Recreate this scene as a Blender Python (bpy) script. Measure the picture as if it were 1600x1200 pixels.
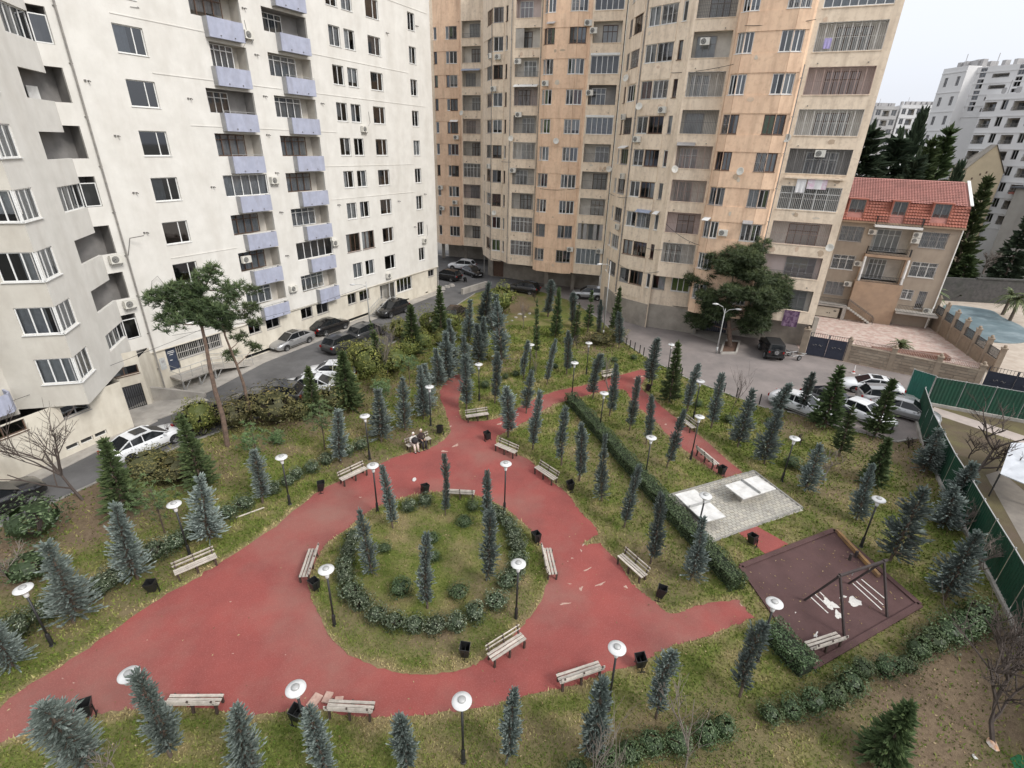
import bpy, math, random
import numpy as np
from mathutils import Vector, Matrix
from mathutils.geometry import tessellate_polygon

for o in list(bpy.data.objects):
    bpy.data.objects.remove(o)
scene = bpy.context.scene
COL = scene.collection
rnd = random.Random(7)
R = math.radians

# ------------------------------------------------------------------ camera
FOC, EYE = 800.0, 19.0                      # focal length for a 1600 px wide frame, eye height in metres
_d = Vector((750 - 800, -(2320 - 600), -FOC)).normalized()      # straight down, seen by the camera
_up = -_d
_fw = Vector((0, 0, -1)); _fy = (_fw - _up * _fw.dot(_up)).normalized()
_rx = _fy.cross(_up)
CM = Matrix((_rx, _fy, _up))                # camera axes -> world axes
cam = bpy.data.cameras.new('camera')
cam.sensor_width = 36.0
cam.lens = 36.0 * FOC / 1600.0
cam.clip_start = 0.1
cam.clip_end = 4000.0
camo = bpy.data.objects.new('camera', cam)
COL.objects.link(camo)
camo.matrix_world = Matrix.Translation((0, 0, EYE)) @ CM.to_4x4()
scene.camera = camo

# ------------------------------------------------------------------ sky, sun, exposure (overcast winter day)
SUN_EL, SUN_AZ = 42.0, 128.0
w = bpy.data.worlds.new('World'); scene.world = w; w.use_nodes = True
nt = w.node_tree; nt.nodes.clear()
sky = nt.nodes.new('ShaderNodeTexSky'); sky.sky_type = 'NISHITA'; sky.sun_disc = False
sky.sun_elevation = R(SUN_EL); sky.sun_rotation = R(SUN_AZ)
sky.air_density = 1.0; sky.dust_density = 3.0; sky.ozone_density = 1.0
hs = nt.nodes.new('ShaderNodeHueSaturation'); hs.inputs['Saturation'].default_value = 0.26
mixg = nt.nodes.new('ShaderNodeMix'); mixg.data_type = 'RGBA'
mixg.inputs[0].default_value = 0.7                        # even cloud cover, overcast sky brighter overhead than at the horizon
tcw = nt.nodes.new('ShaderNodeTexCoord'); sxw = nt.nodes.new('ShaderNodeSeparateXYZ'); crw = nt.nodes.new('ShaderNodeValToRGB')
nt.links.new(tcw.outputs['Generated'], sxw.inputs[0]); nt.links.new(sxw.outputs['Z'], crw.inputs[0])
crw.color_ramp.elements[0].color = (4.85, 5.05, 5.6, 1); crw.color_ramp.elements[1].color = (8.6, 8.8, 9.2, 1)
nt.links.new(crw.outputs[0], mixg.inputs[7])
bg = nt.nodes.new('ShaderNodeBackground'); bg.inputs['Strength'].default_value = 0.118
ow = nt.nodes.new('ShaderNodeOutputWorld')
nt.links.new(sky.outputs[0], hs.inputs['Color'])
nt.links.new(hs.outputs[0], mixg.inputs[6])
nt.links.new(mixg.outputs[2], bg.inputs['Color'])
nt.links.new(bg.outputs[0], ow.inputs[0])
sl = bpy.data.lights.new('sun', 'SUN'); sl.energy = 1.5; sl.angle = R(18); sl.color = (1.0, 0.965, 0.92)
so = bpy.data.objects.new('sun', sl); COL.objects.link(so)
az = R(SUN_AZ)
sdir = Vector((math.sin(az) * math.cos(R(SUN_EL)), math.cos(az) * math.cos(R(SUN_EL)), math.sin(R(SUN_EL))))
so.rotation_euler = sdir.to_track_quat('Z', 'Y').to_euler()
so.location = sdir * 80
vs = scene.view_settings
vs.view_transform = 'Standard'; vs.look = 'None'; vs.exposure = 0.7; vs.gamma = 1.0
vs.use_curve_mapping = False
scene.render.engine = 'CYCLES'
scene.cycles.max_bounces = 6; scene.cycles.transparent_max_bounces = 10
scene.cycles.diffuse_bounces = 3; scene.cycles.glossy_bounces = 3
scene.render.resolution_x = 1024; scene.render.resolution_y = 768

# ------------------------------------------------------------------ survey helpers (photo pixel -> place on the ground)
def ray(px, py):
    return CM @ Vector((px - 800.0, 600.0 - py, -FOC))
def G(px, py, z=0.0):
    r = ray(px, py); t = (z - EYE) / r.z
    return Vector((r.x * t, r.y * t, z))
def height_at(g, px, py):
    r = ray(px, py); s = math.hypot(g.x, g.y) / math.hypot(r.x, r.y)
    return EYE + r.z * s
def upright(base, top):
    g = G(*base); return g, height_at(g, *top)
def metres(g, wpx):
    return wpx * math.sqrt(g.x ** 2 + g.y ** 2 + EYE ** 2) * 0.93 / FOC

# ------------------------------------------------------------------ objects
def tag(o, label=None, cat=None, group=None, kind=None):
    if label: o['label'] = label
    if cat: o['category'] = cat
    if group: o['group'] = group
    if kind: o['kind'] = kind
    return o
def empty(name, loc=(0, 0, 0), rz=0.0, label=None, cat=None, group=None):
    o = bpy.data.objects.new(name, None); COL.objects.link(o)
    o.location = loc; o.rotation_euler = (0, 0, rz); o.empty_display_size = 0.2
    return tag(o, label, cat, group)
def link(name, me, parent=None, loc=None, rot=None, scale=None):
    o = bpy.data.objects.new(name, me); COL.objects.link(o)
    if parent: o.parent = parent
    if loc is not None: o.location = loc
    if rot is not None: o.rotation_euler = rot
    if scale is not None: o.scale = scale
    return o
def copy_tree(o, parent=None):
    c = o.copy(); COL.objects.link(c); c.parent = parent
    for ch in o.children:
        copy_tree(ch, c)
    return c

class MB:
    def __init__(s): s.v = []; s.f = []; s.m = []; s.t = []
    def add(s, vs_, fs, mi=0, t=0.0):
        b = len(s.v); s.v.extend([tuple(p) for p in vs_])
        for f in fs:
            s.f.append([b + i for i in f]); s.m.append(mi); s.t.append(t)
    def quad(s, a, b, c, d, mi=0, t=0.0): s.add((a, b, c, d), ((0, 1, 2, 3),), mi, t)
    def tri(s, a, b, c, mi=0, t=0.0): s.add((a, b, c), ((0, 1, 2),), mi, t)
    def obox(s, o, ex, ey, ez, mi=0):
        o = Vector(o); ex = Vector(ex); ey = Vector(ey); ez = Vector(ez)
        p = [o, o + ex, o + ex + ey, o + ey]; p += [q + ez for q in p]
        fs = [(0, 3, 2, 1), (4, 5, 6, 7), (0, 1, 5, 4), (1, 2, 6, 5), (2, 3, 7, 6), (3, 0, 4, 7)]
        if ex.cross(ey).dot(ez) < 0: fs = [f[::-1] for f in fs]
        s.add(p, fs, mi)
    def box(s, c, d, mi=0, rz=0.0):
        cx, sx = math.cos(rz), math.sin(rz)
        ex = Vector((cx, sx, 0)) * d[0]; ey = Vector((-sx, cx, 0)) * d[1]; ez = Vector((0, 0, d[2]))
        s.obox(Vector(c) - (ex + ey + ez) / 2, ex, ey, ez, mi)
    def bar(s, a, b, wd, ht=None, mi=0, up=(0, 0, 1)):
        a = Vector(a); b = Vector(b); ht = ht or wd; d = (b - a)
        if d.length < 1e-6: return
        dn = d.normalized(); u = Vector(up)
        if abs(dn.dot(u)) > 0.97: u = Vector((1, 0, 0))
        x = dn.cross(u).normalized(); y = x.cross(dn)
        s.obox(a - x * wd / 2 - y * ht / 2, x * wd, y * ht, d, mi)
    def tube(s, pts, rad, n=6, mi=0, cap=True):
        pts = [Vector(p) for p in pts]; k = len(pts)
        if not hasattr(rad, '__len__'): rad = [rad] * k
        b = len(s.v)
        for i, p in enumerate(pts):
            t = (pts[min(i + 1, k - 1)] - pts[max(i - 1, 0)]).normalized()
            u = Vector((0, 0, 1)) if abs(t.z) < 0.9 else Vector((1, 0, 0))
            x = t.cross(u).normalized(); y = x.cross(t)
            for j in range(n):
                a = 2 * math.pi * j / n
                s.v.append(tuple(p + (x * math.cos(a) + y * math.sin(a)) * rad[i]))
        for i in range(k - 1):
            for j in range(n):
                s.f.append([b + i * n + j, b + (i + 1) * n + j, b + (i + 1) * n + (j + 1) % n, b + i * n + (j + 1) % n])
                s.m.append(mi); s.t.append(0)
        if cap:
            s.f.append([b + j for j in range(n)]); s.m.append(mi); s.t.append(0)
            s.f.append([b + (k - 1) * n + j for j in reversed(range(n))]); s.m.append(mi); s.t.append(0)
    def lathe(s, prof, c=(0, 0, 0), n=16, mi=0):
        b = len(s.v); c = Vector(c)
        for r, z in prof:
            for j in range(n):
                a = 2 * math.pi * j / n
                s.v.append((c.x + r * math.cos(a), c.y + r * math.sin(a), c.z + z))
        for i in range(len(prof) - 1):
            for j in range(n):
                s.f.append([b + i * n + j, b + i * n + (j + 1) % n, b + (i + 1) * n + (j + 1) % n, b + (i + 1) * n + j])
                s.m.append(mi); s.t.append(0)
    def poly(s, pts, mi=0):
        tess = tessellate_polygon([[Vector((p[0], p[1], 0)) for p in pts]])
        vs_ = [tuple(p) for p in pts]; fs = []
        for t in tess:
            a, b, c = (Vector(vs_[i]) for i in t)
            fs.append(tuple(t) if (b - a).cross(c - a).z >= 0 else tuple(t)[::-1])
        s.add(vs_, fs, mi)
    def prism(s, pts, z0, z1, mi=0):
        lo = [(p[0], p[1], z0) for p in pts]; hi = [(p[0], p[1], z1) for p in pts]
        area = sum(pts[i][0] * pts[(i + 1) % len(pts)][1] - pts[(i + 1) % len(pts)][0] * pts[i][1] for i in range(len(pts)))
        s.poly(hi, mi); n = len(pts)
        for i in range(n):
            j = (i + 1) % n
            if area > 0: s.quad(lo[i], lo[j], hi[j], hi[i], mi)
            else: s.quad(lo[j], lo[i], hi[i], hi[j], mi)
    def mesh(s, name, mats, off=None, smooth=False, tint=False):
        me = bpy.data.meshes.new(name)
        v = s.v if off is None else [(p[0] - off[0], p[1] - off[1], p[2] - off[2]) for p in s.v]
        me.from_pydata(v, [], s.f)
        if not isinstance(mats, (list, tuple)): mats = [mats]
        for m in mats: me.materials.append(m)
        if len(mats) > 1: me.polygons.foreach_set('material_index', s.m)
        if smooth: me.polygons.foreach_set('use_smooth', [True] * len(s.f))
        if tint:
            at = me.attributes.new('tint', 'FLOAT', 'FACE'); at.data.foreach_set('value', s.t)
        me.update()
        return me
    def build(s, name, mats, parent=None, off=None, smooth=False, tint=False, bevel=0):
        me = s.mesh(name, mats, off, smooth, tint)
        o = link(name, me, parent)
        if bevel:
            b = o.modifiers.new('bevel', 'BEVEL'); b.width = bevel; b.segments = 2; b.limit_method = 'ANGLE'
        return o

# ------------------------------------------------------------------ materials
def new_mat(name):
    m = bpy.data.materials.new(name); m.use_nodes = True
    n = m.node_tree; b = n.nodes['Principled BSDF']
    return m, n, b
def c4(c): return (c[0], c[1], c[2], 1.0)
def surf(name, col, col2=None, scale=3.0, rough=0.75, detail=6.0, bump=0.0, bscale=40.0, metal=0.0, stretch=None,
         stain=None, stain_scale=0.35, stain_amt=0.5, speck=None, speck_scale=60, speck_amt=0.3, vary=0.0, coord='Position', spec=None, lo=0.35, hi=0.65):
    m, n, b = new_mat(name)
    L = n.links.new
    if coord == 'Position':
        g = n.nodes.new('ShaderNodeNewGeometry'); src = g.outputs['Position']
    else:
        g = n.nodes.new('ShaderNodeTexCoord'); src = g.outputs['Object']
    if stretch:
        mp = n.nodes.new('ShaderNodeMapping'); mp.inputs['Scale'].default_value = stretch
        L(src, mp.inputs['Vector']); ssrc = mp.outputs[0]
    else: ssrc = src
    cur = None
    def noise(sc, s_, det=detail):
        t = n.nodes.new('ShaderNodeTexNoise'); t.inputs['Scale'].default_value = sc; t.inputs['Detail'].default_value = det
        t.inputs['Roughness'].default_value = 0.62
        L(s_, t.inputs['Vector']); return t.outputs['Fac']
    def ramp(f, a, b_):
        r = n.nodes.new('ShaderNodeMapRange'); r.inputs[1].default_value = a; r.inputs[2].default_value = b_; r.clamp = True
        L(f, r.inputs[0]); return r.outputs[0]
    def mix(fac, a, b_):
        x = n.nodes.new('ShaderNodeMix'); x.data_type = 'RGBA'
        if hasattr(fac, 'is_linked'): L(fac, x.inputs[0])
        else: x.inputs[0].default_value = fac
        for k, q in ((6, a), (7, b_)):
            if hasattr(q, 'is_linked'): L(q, x.inputs[k])
            else: x.inputs[k].default_value = c4(q)
        return x.outputs[2]
    cur = mix(ramp(noise(scale, src), lo, hi), col, col2 or tuple(x * 0.82 for x in col))
    def scaled(f, a):
        q = n.nodes.new('ShaderNodeMath'); q.operation = 'MULTIPLY'; L(f, q.inputs[0]); q.inputs[1].default_value = a; return q.outputs[0]
    if stain: cur = mix(scaled(ramp(noise(stain_scale, ssrc, 8), 0.46, 0.68), stain_amt), cur, stain)
    if speck: cur = mix(scaled(ramp(noise(speck_scale, src, 2), 0.5, 0.75), speck_amt), cur, speck)
    if vary:
        oi = n.nodes.new('ShaderNodeObjectInfo'); h = n.nodes.new('ShaderNodeHueSaturation')
        r = n.nodes.new('ShaderNodeMapRange'); r.inputs[3].default_value = 1 - vary; r.inputs[4].default_value = 1 + vary
        L(oi.outputs['Random'], r.inputs[0]); L(r.outputs[0], h.inputs['Value']); L(cur, h.inputs['Color']); cur = h.outputs[0]
    L(cur, b.inputs['Base Color'])
    b.inputs['Roughness'].default_value = rough; b.inputs['Metallic'].default_value = metal
    if spec is not None: b.inputs['Specular IOR Level'].default_value = spec
    if bump:
        bp = n.nodes.new('ShaderNodeBump'); bp.inputs['Strength'].default_value = bump; bp.inputs['Distance'].default_value = 0.03
        L(noise(bscale, src, 4), bp.inputs['Height']); L(bp.outputs[0], b.inputs['Normal'])
    return m
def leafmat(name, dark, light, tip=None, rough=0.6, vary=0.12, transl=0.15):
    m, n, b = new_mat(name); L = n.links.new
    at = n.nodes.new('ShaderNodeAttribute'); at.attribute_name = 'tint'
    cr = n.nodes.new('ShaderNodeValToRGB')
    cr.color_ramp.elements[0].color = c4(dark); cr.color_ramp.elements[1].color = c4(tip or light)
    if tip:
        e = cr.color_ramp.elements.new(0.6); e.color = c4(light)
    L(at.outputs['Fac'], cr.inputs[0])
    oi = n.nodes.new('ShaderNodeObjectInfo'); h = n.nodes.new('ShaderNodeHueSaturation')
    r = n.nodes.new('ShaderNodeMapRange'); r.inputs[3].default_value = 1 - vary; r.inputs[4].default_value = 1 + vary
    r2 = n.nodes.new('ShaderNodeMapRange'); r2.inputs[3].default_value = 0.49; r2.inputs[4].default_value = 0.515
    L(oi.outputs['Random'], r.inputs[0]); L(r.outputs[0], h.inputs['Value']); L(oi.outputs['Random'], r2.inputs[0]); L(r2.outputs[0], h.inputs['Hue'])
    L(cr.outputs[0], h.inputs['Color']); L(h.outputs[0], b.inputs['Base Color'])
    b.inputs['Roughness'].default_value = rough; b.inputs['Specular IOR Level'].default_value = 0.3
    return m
def glassmat(name, tint=(0.68, 0.71, 0.74), refl=0.03):
    m = bpy.data.materials.new(name); m.use_nodes = True; n = m.node_tree; n.nodes.clear(); L = n.links.new
    tr = n.nodes.new('ShaderNodeBsdfTransparent'); tr.inputs[0].default_value = c4(tint)
    gl = n.nodes.new('ShaderNodeBsdfGlossy'); gl.inputs['Roughness'].default_value = 0.03; gl.inputs['Color'].default_value = (0.9, 0.93, 0.97, 1)
    fr = n.nodes.new('ShaderNodeFresnel'); fr.inputs[0].default_value = 1.5
    ad = n.nodes.new('ShaderNodeMath'); ad.operation = 'ADD'; ad.use_clamp = True; ad.inputs[1].default_value = refl
    mx = n.nodes.new('ShaderNodeMixShader'); out = n.nodes.new('ShaderNodeOutputMaterial')
    L(fr.outputs[0], ad.inputs[0]); L(ad.outputs[0], mx.inputs[0]); L(tr.outputs[0], mx.inputs[1]); L(gl.outputs[0], mx.inputs[2]); L(mx.outputs[0], out.inputs[0])
    return m

M = {}
M['wb'] = surf('white_stucco', (0.70, 0.68, 0.635), (0.63, 0.61, 0.565), scale=0.9, rough=0.9, bump=0.25, bscale=18, stretch=(1, 1, 0.25), stain=(0.46, 0.425, 0.37), stain_scale=0.6, stain_amt=0.3, speck=(0.6, 0.57, 0.52), speck_scale=7, speck_amt=0.12)
M['wb_low'] = surf('lower_stucco', (0.68, 0.635, 0.54), (0.60, 0.555, 0.465), scale=1.2, rough=0.9, bump=0.25, bscale=18, stretch=(1, 1, 0.3), stain=(0.34, 0.29, 0.22), stain_scale=0.8, stain_amt=0.4)
M['wb_bay'] = surf('shaded_bay_stucco', (0.58, 0.55, 0.485), (0.52, 0.49, 0.43), scale=1.0, rough=0.9, bump=0.25, bscale=18, stretch=(1, 1, 0.3), stain=(0.36, 0.32, 0.27), stain_scale=0.7, stain_amt=0.35)  # beiger stucco, darkened as well for the shade on these faces
M['lav'] = surf('lavender_paint', (0.40, 0.42, 0.52), (0.34, 0.36, 0.45), scale=2, rough=0.85, stretch=(1, 1, 0.3), stain=(0.24, 0.24, 0.28), stain_scale=1.5, stain_amt=0.4)
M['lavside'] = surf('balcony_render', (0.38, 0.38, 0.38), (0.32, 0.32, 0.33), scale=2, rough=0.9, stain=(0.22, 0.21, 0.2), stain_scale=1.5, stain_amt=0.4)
M['ob'] = surf('orange_stucco', (0.80, 0.575, 0.40), (0.72, 0.50, 0.345), scale=0.7, rough=0.9, bump=0.3, bscale=14, stretch=(1, 1, 0.16), stain=(0.34, 0.22, 0.15), stain_scale=1.7, stain_amt=0.38, speck=(0.50, 0.32, 0.21), speck_scale=3, speck_amt=0.4)
M['obe'] = surf('beige_stucco', (0.82, 0.685, 0.53), (0.75, 0.615, 0.47), scale=0.7, rough=0.9, bump=0.3, bscale=14, stretch=(1, 1, 0.16), stain=(0.36, 0.28, 0.205), stain_scale=1.7, stain_amt=0.42, speck=(0.46, 0.36, 0.27), speck_scale=3, speck_amt=0.45)
M['plinth'] = surf('concrete_plinth', (0.36, 0.32, 0.27), (0.28, 0.25, 0.21), scale=0.8, rough=0.95, bump=0.4, bscale=10, stain=(0.17, 0.15, 0.13), stain_scale=0.6, stain_amt=0.6)
M['inner'] = surf('interior_shade_tone', (0.07, 0.067, 0.063), (0.05, 0.048, 0.046), scale=0.4, rough=0.95)  # near-black tone stands in for the shade of rooms and voids
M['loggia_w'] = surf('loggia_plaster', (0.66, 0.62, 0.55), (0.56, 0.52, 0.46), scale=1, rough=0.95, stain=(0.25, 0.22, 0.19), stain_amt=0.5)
M['loggia_d'] = surf('shaded_loggia_plaster', (0.30, 0.285, 0.27), (0.22, 0.21, 0.20), scale=1, rough=0.95)  # darker loggia plaster, shade of the deep recess put into the colour
M['loggia_p'] = surf('pink_loggia_plaster', (0.62, 0.52, 0.48), (0.55, 0.45, 0.41), scale=1, rough=0.95)
M['fr_w'] = surf('white_window_frame', (0.74, 0.74, 0.72), (0.68, 0.68, 0.66), scale=5, rough=0.5)
M['fr_b'] = surf('brown_window_frame', (0.13, 0.075, 0.05), (0.10, 0.06, 0.04), scale=5, rough=0.6)
M['fr_g'] = surf('grey_window_frame', (0.34, 0.33, 0.32), (0.26, 0.25, 0.25), scale=5, rough=0.6)
M['glass'] = glassmat('window_glass')
M['glass_d'] = glassmat('dark_window_glass', (0.36, 0.39, 0.42), 0.08)
M['cur_w'] = surf('white_curtain', (0.74, 0.73, 0.70), (0.62, 0.61, 0.58), scale=3, rough=0.95, vary=0.2)
M['cur_g'] = surf('grey_curtain', (0.46, 0.46, 0.46), (0.36, 0.36, 0.36), scale=3, rough=0.95, vary=0.25)
M['cur_r'] = surf('wine_curtain', (0.19, 0.05, 0.05), (0.14, 0.04, 0.04), scale=3, rough=0.95)
M['cur_n'] = surf('green_curtain', (0.25, 0.33, 0.11), (0.18, 0.25, 0.08), scale=3, rough=0.95)
M['iron_w'] = surf('white_painted_iron', (0.62, 0.60, 0.56), (0.45, 0.42, 0.38), scale=6, rough=0.6)
M['iron_g'] = surf('grey_painted_iron', (0.22, 0.21, 0.20), (0.15, 0.14, 0.13), scale=6, rough=0.6)
M['iron_p'] = surf('rose_painted_iron', (0.42, 0.31, 0.27), (0.35, 0.24, 0.2), scale=6, rough=0.6)
M['iron_k'] = surf('black_iron', (0.02, 0.02, 0.022), (0.03, 0.03, 0.03), scale=8, rough=0.5)
M['pipe'] = surf('grey_pipe', (0.30, 0.28, 0.25), (0.2, 0.19, 0.18), scale=4, rough=0.7)
M['acw'] = surf('air_conditioner_shell', (0.68, 0.66, 0.60), (0.6, 0.58, 0.52), scale=3, rough=0.5)
M['acd'] = surf('air_conditioner_fan', (0.06, 0.06, 0.06), (0.09, 0.09, 0.09), scale=30, rough=0.6)
M['asph'] = surf('asphalt', (0.135, 0.132, 0.132), (0.10, 0.098, 0.098), scale=0.6, rough=0.95, bump=0.3, bscale=45, stain=(0.045, 0.044, 0.045), stain_scale=0.25, stain_amt=0.55, speck=(0.18, 0.175, 0.17), speck_scale=70, speck_amt=0.35)
M['asph2'] = surf('worn_asphalt', (0.25, 0.215, 0.20), (0.19, 0.165, 0.154), scale=0.5, rough=0.95, bump=0.3, bscale=45, stain=(0.12, 0.11, 0.105), stain_scale=0.22, stain_amt=0.55, speck=(0.24, 0.22, 0.2), speck_scale=60, speck_amt=0.3)
M['conc'] = surf('concrete', (0.42, 0.39, 0.35), (0.33, 0.31, 0.28), scale=1.2, rough=0.95, bump=0.3, bscale=25, stain=(0.2, 0.185, 0.165), stain_scale=0.7, stain_amt=0.55)
M['kerb'] = surf('kerb_concrete', (0.30, 0.285, 0.26), (0.22, 0.21, 0.19), scale=3, rough=0.95, bump=0.3, bscale=25)
M['metal'] = surf('galvanised_metal', (0.42, 0.42, 0.41), (0.34, 0.34, 0.33), scale=5, rough=0.5, metal=0.3)
# ------------------------------------------------------------------ facade kit
class Fr:
    """A vertical facade plane from plan point a to plan point b; s along it, d outwards, z up."""
    def __init__(s, a, b):
        s.a = Vector((a[0], a[1])); b = Vector((b[0], b[1])); s.len = (b - s.a).length
        s.u = (b - s.a) / s.len; s.n = Vector((s.u.y, -s.u.x))
    def p(s, q, d, z):
        r = s.a + s.u * q + s.n * d; return Vector((r.x, r.y, z))
    def rz(s): return math.atan2(s.u.y, s.u.x)
    def part(s, s0, s1):
        a = s.a + s.u * s0; b = s.a + s.u * s1; return Fr(a, b)
def wall(mb, fr, s0, s1, z0, z1, ops=(), depth=0.22, mi=0):
    ops = [(max(a, s0), min(b, s1), max(c, z0), min(d, z1)) for a, b, c, d in ops if b > s0 and a < s1 and d > z0 and c < z1]
    ss = sorted({round(x, 4) for x in [s0, s1] + [q for o in ops for q in o[:2]]})
    zs = sorted({round(x, 4) for x in [z0, z1] + [q for o in ops for q in o[2:]]})
    for i in range(len(ss) - 1):
        for j in range(len(zs) - 1):
            sm = (ss[i] + ss[i + 1]) / 2; zm = (zs[j] + zs[j + 1]) / 2
            if any(o[0] < sm < o[1] and o[2] < zm < o[3] for o in ops): continue
            mb.quad(fr.p(ss[i], 0, zs[j]), fr.p(ss[i + 1], 0, zs[j]), fr.p(ss[i + 1], 0, zs[j + 1]), fr.p(ss[i], 0, zs[j + 1]), mi)
    for a, b, c, d in ops:
        P = fr.p
        if a > s0: mb.quad(P(a, 0, c), P(a, 0, d), P(a, -depth, d), P(a, -depth, c), mi)
        if b < s1: mb.quad(P(b, 0, d), P(b, 0, c), P(b, -depth, c), P(b, -depth, d), mi)
        mb.quad(P(a, 0, c), P(a, -depth, c), P(b, -depth, c), P(b, 0, c), mi)
        mb.quad(P(a, 0, d), P(b, 0, d), P(b, -depth, d), P(a, -depth, d), mi)
def band(mb, fr, s0, s1, z0, z1, d0, d1, mi=0):
    mb.obox(fr.p(s0, d0, z0), fr.p(s1, d0, z0) - fr.p(s0, d0, z0), fr.p(s0, d1, z0) - fr.p(s0, d0, z0), (0, 0, z1 - z0), mi)
def window(root, fr, s0, s1, z0, z1, d=-0.13, leaves=2, transom=0.0, frame='fr_w', glass='glass', curtain=None, sill=True, fw=0.06, uneven=0.0, name='window', cov=None):
    off = root.location
    mb = MB(); t = 0.06
    g = 0.004
    s0 += g; s1 -= g; z0 += g; z1 -= g
    band(mb, fr, s0, s0 + fw, z0, z1, d, d - t); band(mb, fr, s1 - fw, s1, z0, z1, d, d - t)
    band(mb, fr, s0 + fw, s1 - fw, z0, z0 + fw, d, d - t); band(mb, fr, s0 + fw, s1 - fw, z1 - fw, z1, d, d - t)
    wtot = s1 - s0 - 2 * fw; cuts = [s0 + fw]
    for i in range(1, leaves):
        c = s0 + fw + wtot * i / leaves
        if uneven and leaves == 2: c = s0 + fw + wtot * uneven
        band(mb, fr, c - fw * 0.55, c + fw * 0.55, z0 + fw, z1 - fw, d + 0.004, d - t)
        cuts.append(c)
    cuts.append(s1 - fw)
    zt = z1
    if transom:
        zt = z1 - (z1 - z0) * transom
        band(mb, fr, s0 + fw, s1 - fw, zt - fw * 0.5, zt + fw * 0.5, d + 0.008, d - t + 0.01)
    if sill: band(mb, fr, s0 - 0.05, s1 + 0.05, z0 - 0.045, z0 - 0.006, d + 0.02, max(0.06, d + 0.17))
    o = mb.build(name, M[frame], root, off)
    for i in range(leaves):
        q = MB(); a, b = cuts[i], cuts[i + 1]; e = rnd.uniform(-0.004, 0.004)
        q.quad(fr.p(a, d - 0.03 + e, z0 + 0.03), fr.p(b, d - 0.03 - e, z0 + 0.03), fr.p(b, d - 0.03 - e, z1 - 0.03), fr.p(a, d - 0.03 + e, z1 - 0.03))
        q.build('pane', M[glass], o, off)
    if curtain:
        a, b = s0 + 0.02, s1 - 0.02
        if cov: a, b = s0 + (s1 - s0) * cov[0], s0 + (s1 - s0) * cov[1]
        q = MB(); nseg = max(6, int((b - a) / 0.16)); zz = z0 + (0.02 if rnd.random() < 0.8 else 0.25 * (z1 - z0))
        pr = [fr.p(a + (b - a) * i / nseg, d - 0.16 + (0.025 if i % 2 else -0.025), 0) for i in range(nseg + 1)]
        for i in range(nseg):
            x, y = pr[i], pr[i + 1]
            q.quad((x.x, x.y, zz), (y.x, y.y, zz), (y.x, y.y, z1 - 0.02), (x.x, x.y, z1 - 0.02))
        q.build('curtain', M[curtain], o, off)
    return o
def recess(root, fr, s0, s1, z0, z1, depth, mat='loggia_w', start=-0.0, name='loggia', inset=0.002, lower=0.95):
    """loggia box behind an opening: floor, back, sides, ceiling"""
    mb = MB(); P = fr.p; zf = z0 - lower
    a, b = s0 - inset, s1 + inset; zc = z1 + inset
    d0 = start
    mb.quad(P(a, d0, zf), P(b, d0, zf), P(b, -depth, zf), P(a, -depth, zf))
    mb.quad(P(a, -depth, zf), P(b, -depth, zf), P(b, -depth, zc), P(a, -depth, zc))
    mb.quad(P(a, d0, zf), P(a, -depth, zf), P(a, -depth, zc), P(a, d0, zc))
    mb.quad(P(b, -depth, zf), P(b, d0, zf), P(b, d0, zc), P(b, -depth, zc))
    mb.quad(P(a, -depth, zc), P(b, -depth, zc), P(b, d0, zc), P(a, d0, zc))
    if lower: mb.quad(P(b, d0 - 0.12, zf), P(a, d0 - 0.12, zf), P(a, d0 - 0.12, z0), P(b, d0 - 0.12, z0))
    return mb.build(name, M[mat], root, root.location)
def grille(root, fr, s0, s1, z0, z1, style='arch', mat='iron_w', d=0.02, step=0.14, th=0.02):
    mb = MB(); P = fr.p
    n = max(3, int((s1 - s0) / step)); st = (s1 - s0) / n
    nb = max(1, round((s1 - s0) / 0.62)); bw = (s1 - s0) / nb
    def rod(a, b, r=th):
        mb.bar(a, b, r, r)
    if style == 'arch':
        for i in range(nb + 1): rod(P(s0 + bw * i, d, z0), P(s0 + bw * i, d, z1), th * 1.3)
        for i in range(nb):
            c = s0 + bw * (i + 0.5); r = bw * 0.42; zc = z1 - r - 0.03
            for rr in (r, r * 0.55):
                pts = [P(c + rr * math.cos(math.pi * k / 6), d, zc + rr * math.sin(math.pi * k / 6)) for k in range(7)]
                for k in range(6): rod(pts[k], pts[k + 1])
                rod(P(c - rr, d, z0), P(c - rr, d, zc)); rod(P(c + rr, d, z0), P(c + rr, d, zc))
            rod(P(c, d, z0), P(c, d, zc + r * 0.5))
    elif style == 'grid':
        for i in range(n + 1): rod(P(s0 + st * i, d, z0), P(s0 + st * i, d, z1))
        k = max(2, int((z1 - z0) / 0.22))
        for i in range(k + 1): rod(P(s0, d, z0 + (z1 - z0) * i / k), P(s1, d, z0 + (z1 - z0) * i / k))
    elif style == 'scroll':
        for i in range(n + 1):
            x = s0 + st * i; pts = [P(x + 0.04 * math.sin(k * 1.6 + i), d, z0 + (z1 - z0) * k / 8) for k in range(9)]
            for k in range(8): rod(pts[k], pts[k + 1])
    else:
        for i in range(n + 1): rod(P(s0 + st * i, d, z0), P(s0 + st * i, d, z1))
    for z in (z0 + 0.01, z1 - 0.01, z0 + (z1 - z0) * 0.48): rod(P(s0, d, z), P(s1, d, z), th * 1.2)
    return mb.build('grille', M[mat], root, root.location)
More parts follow.
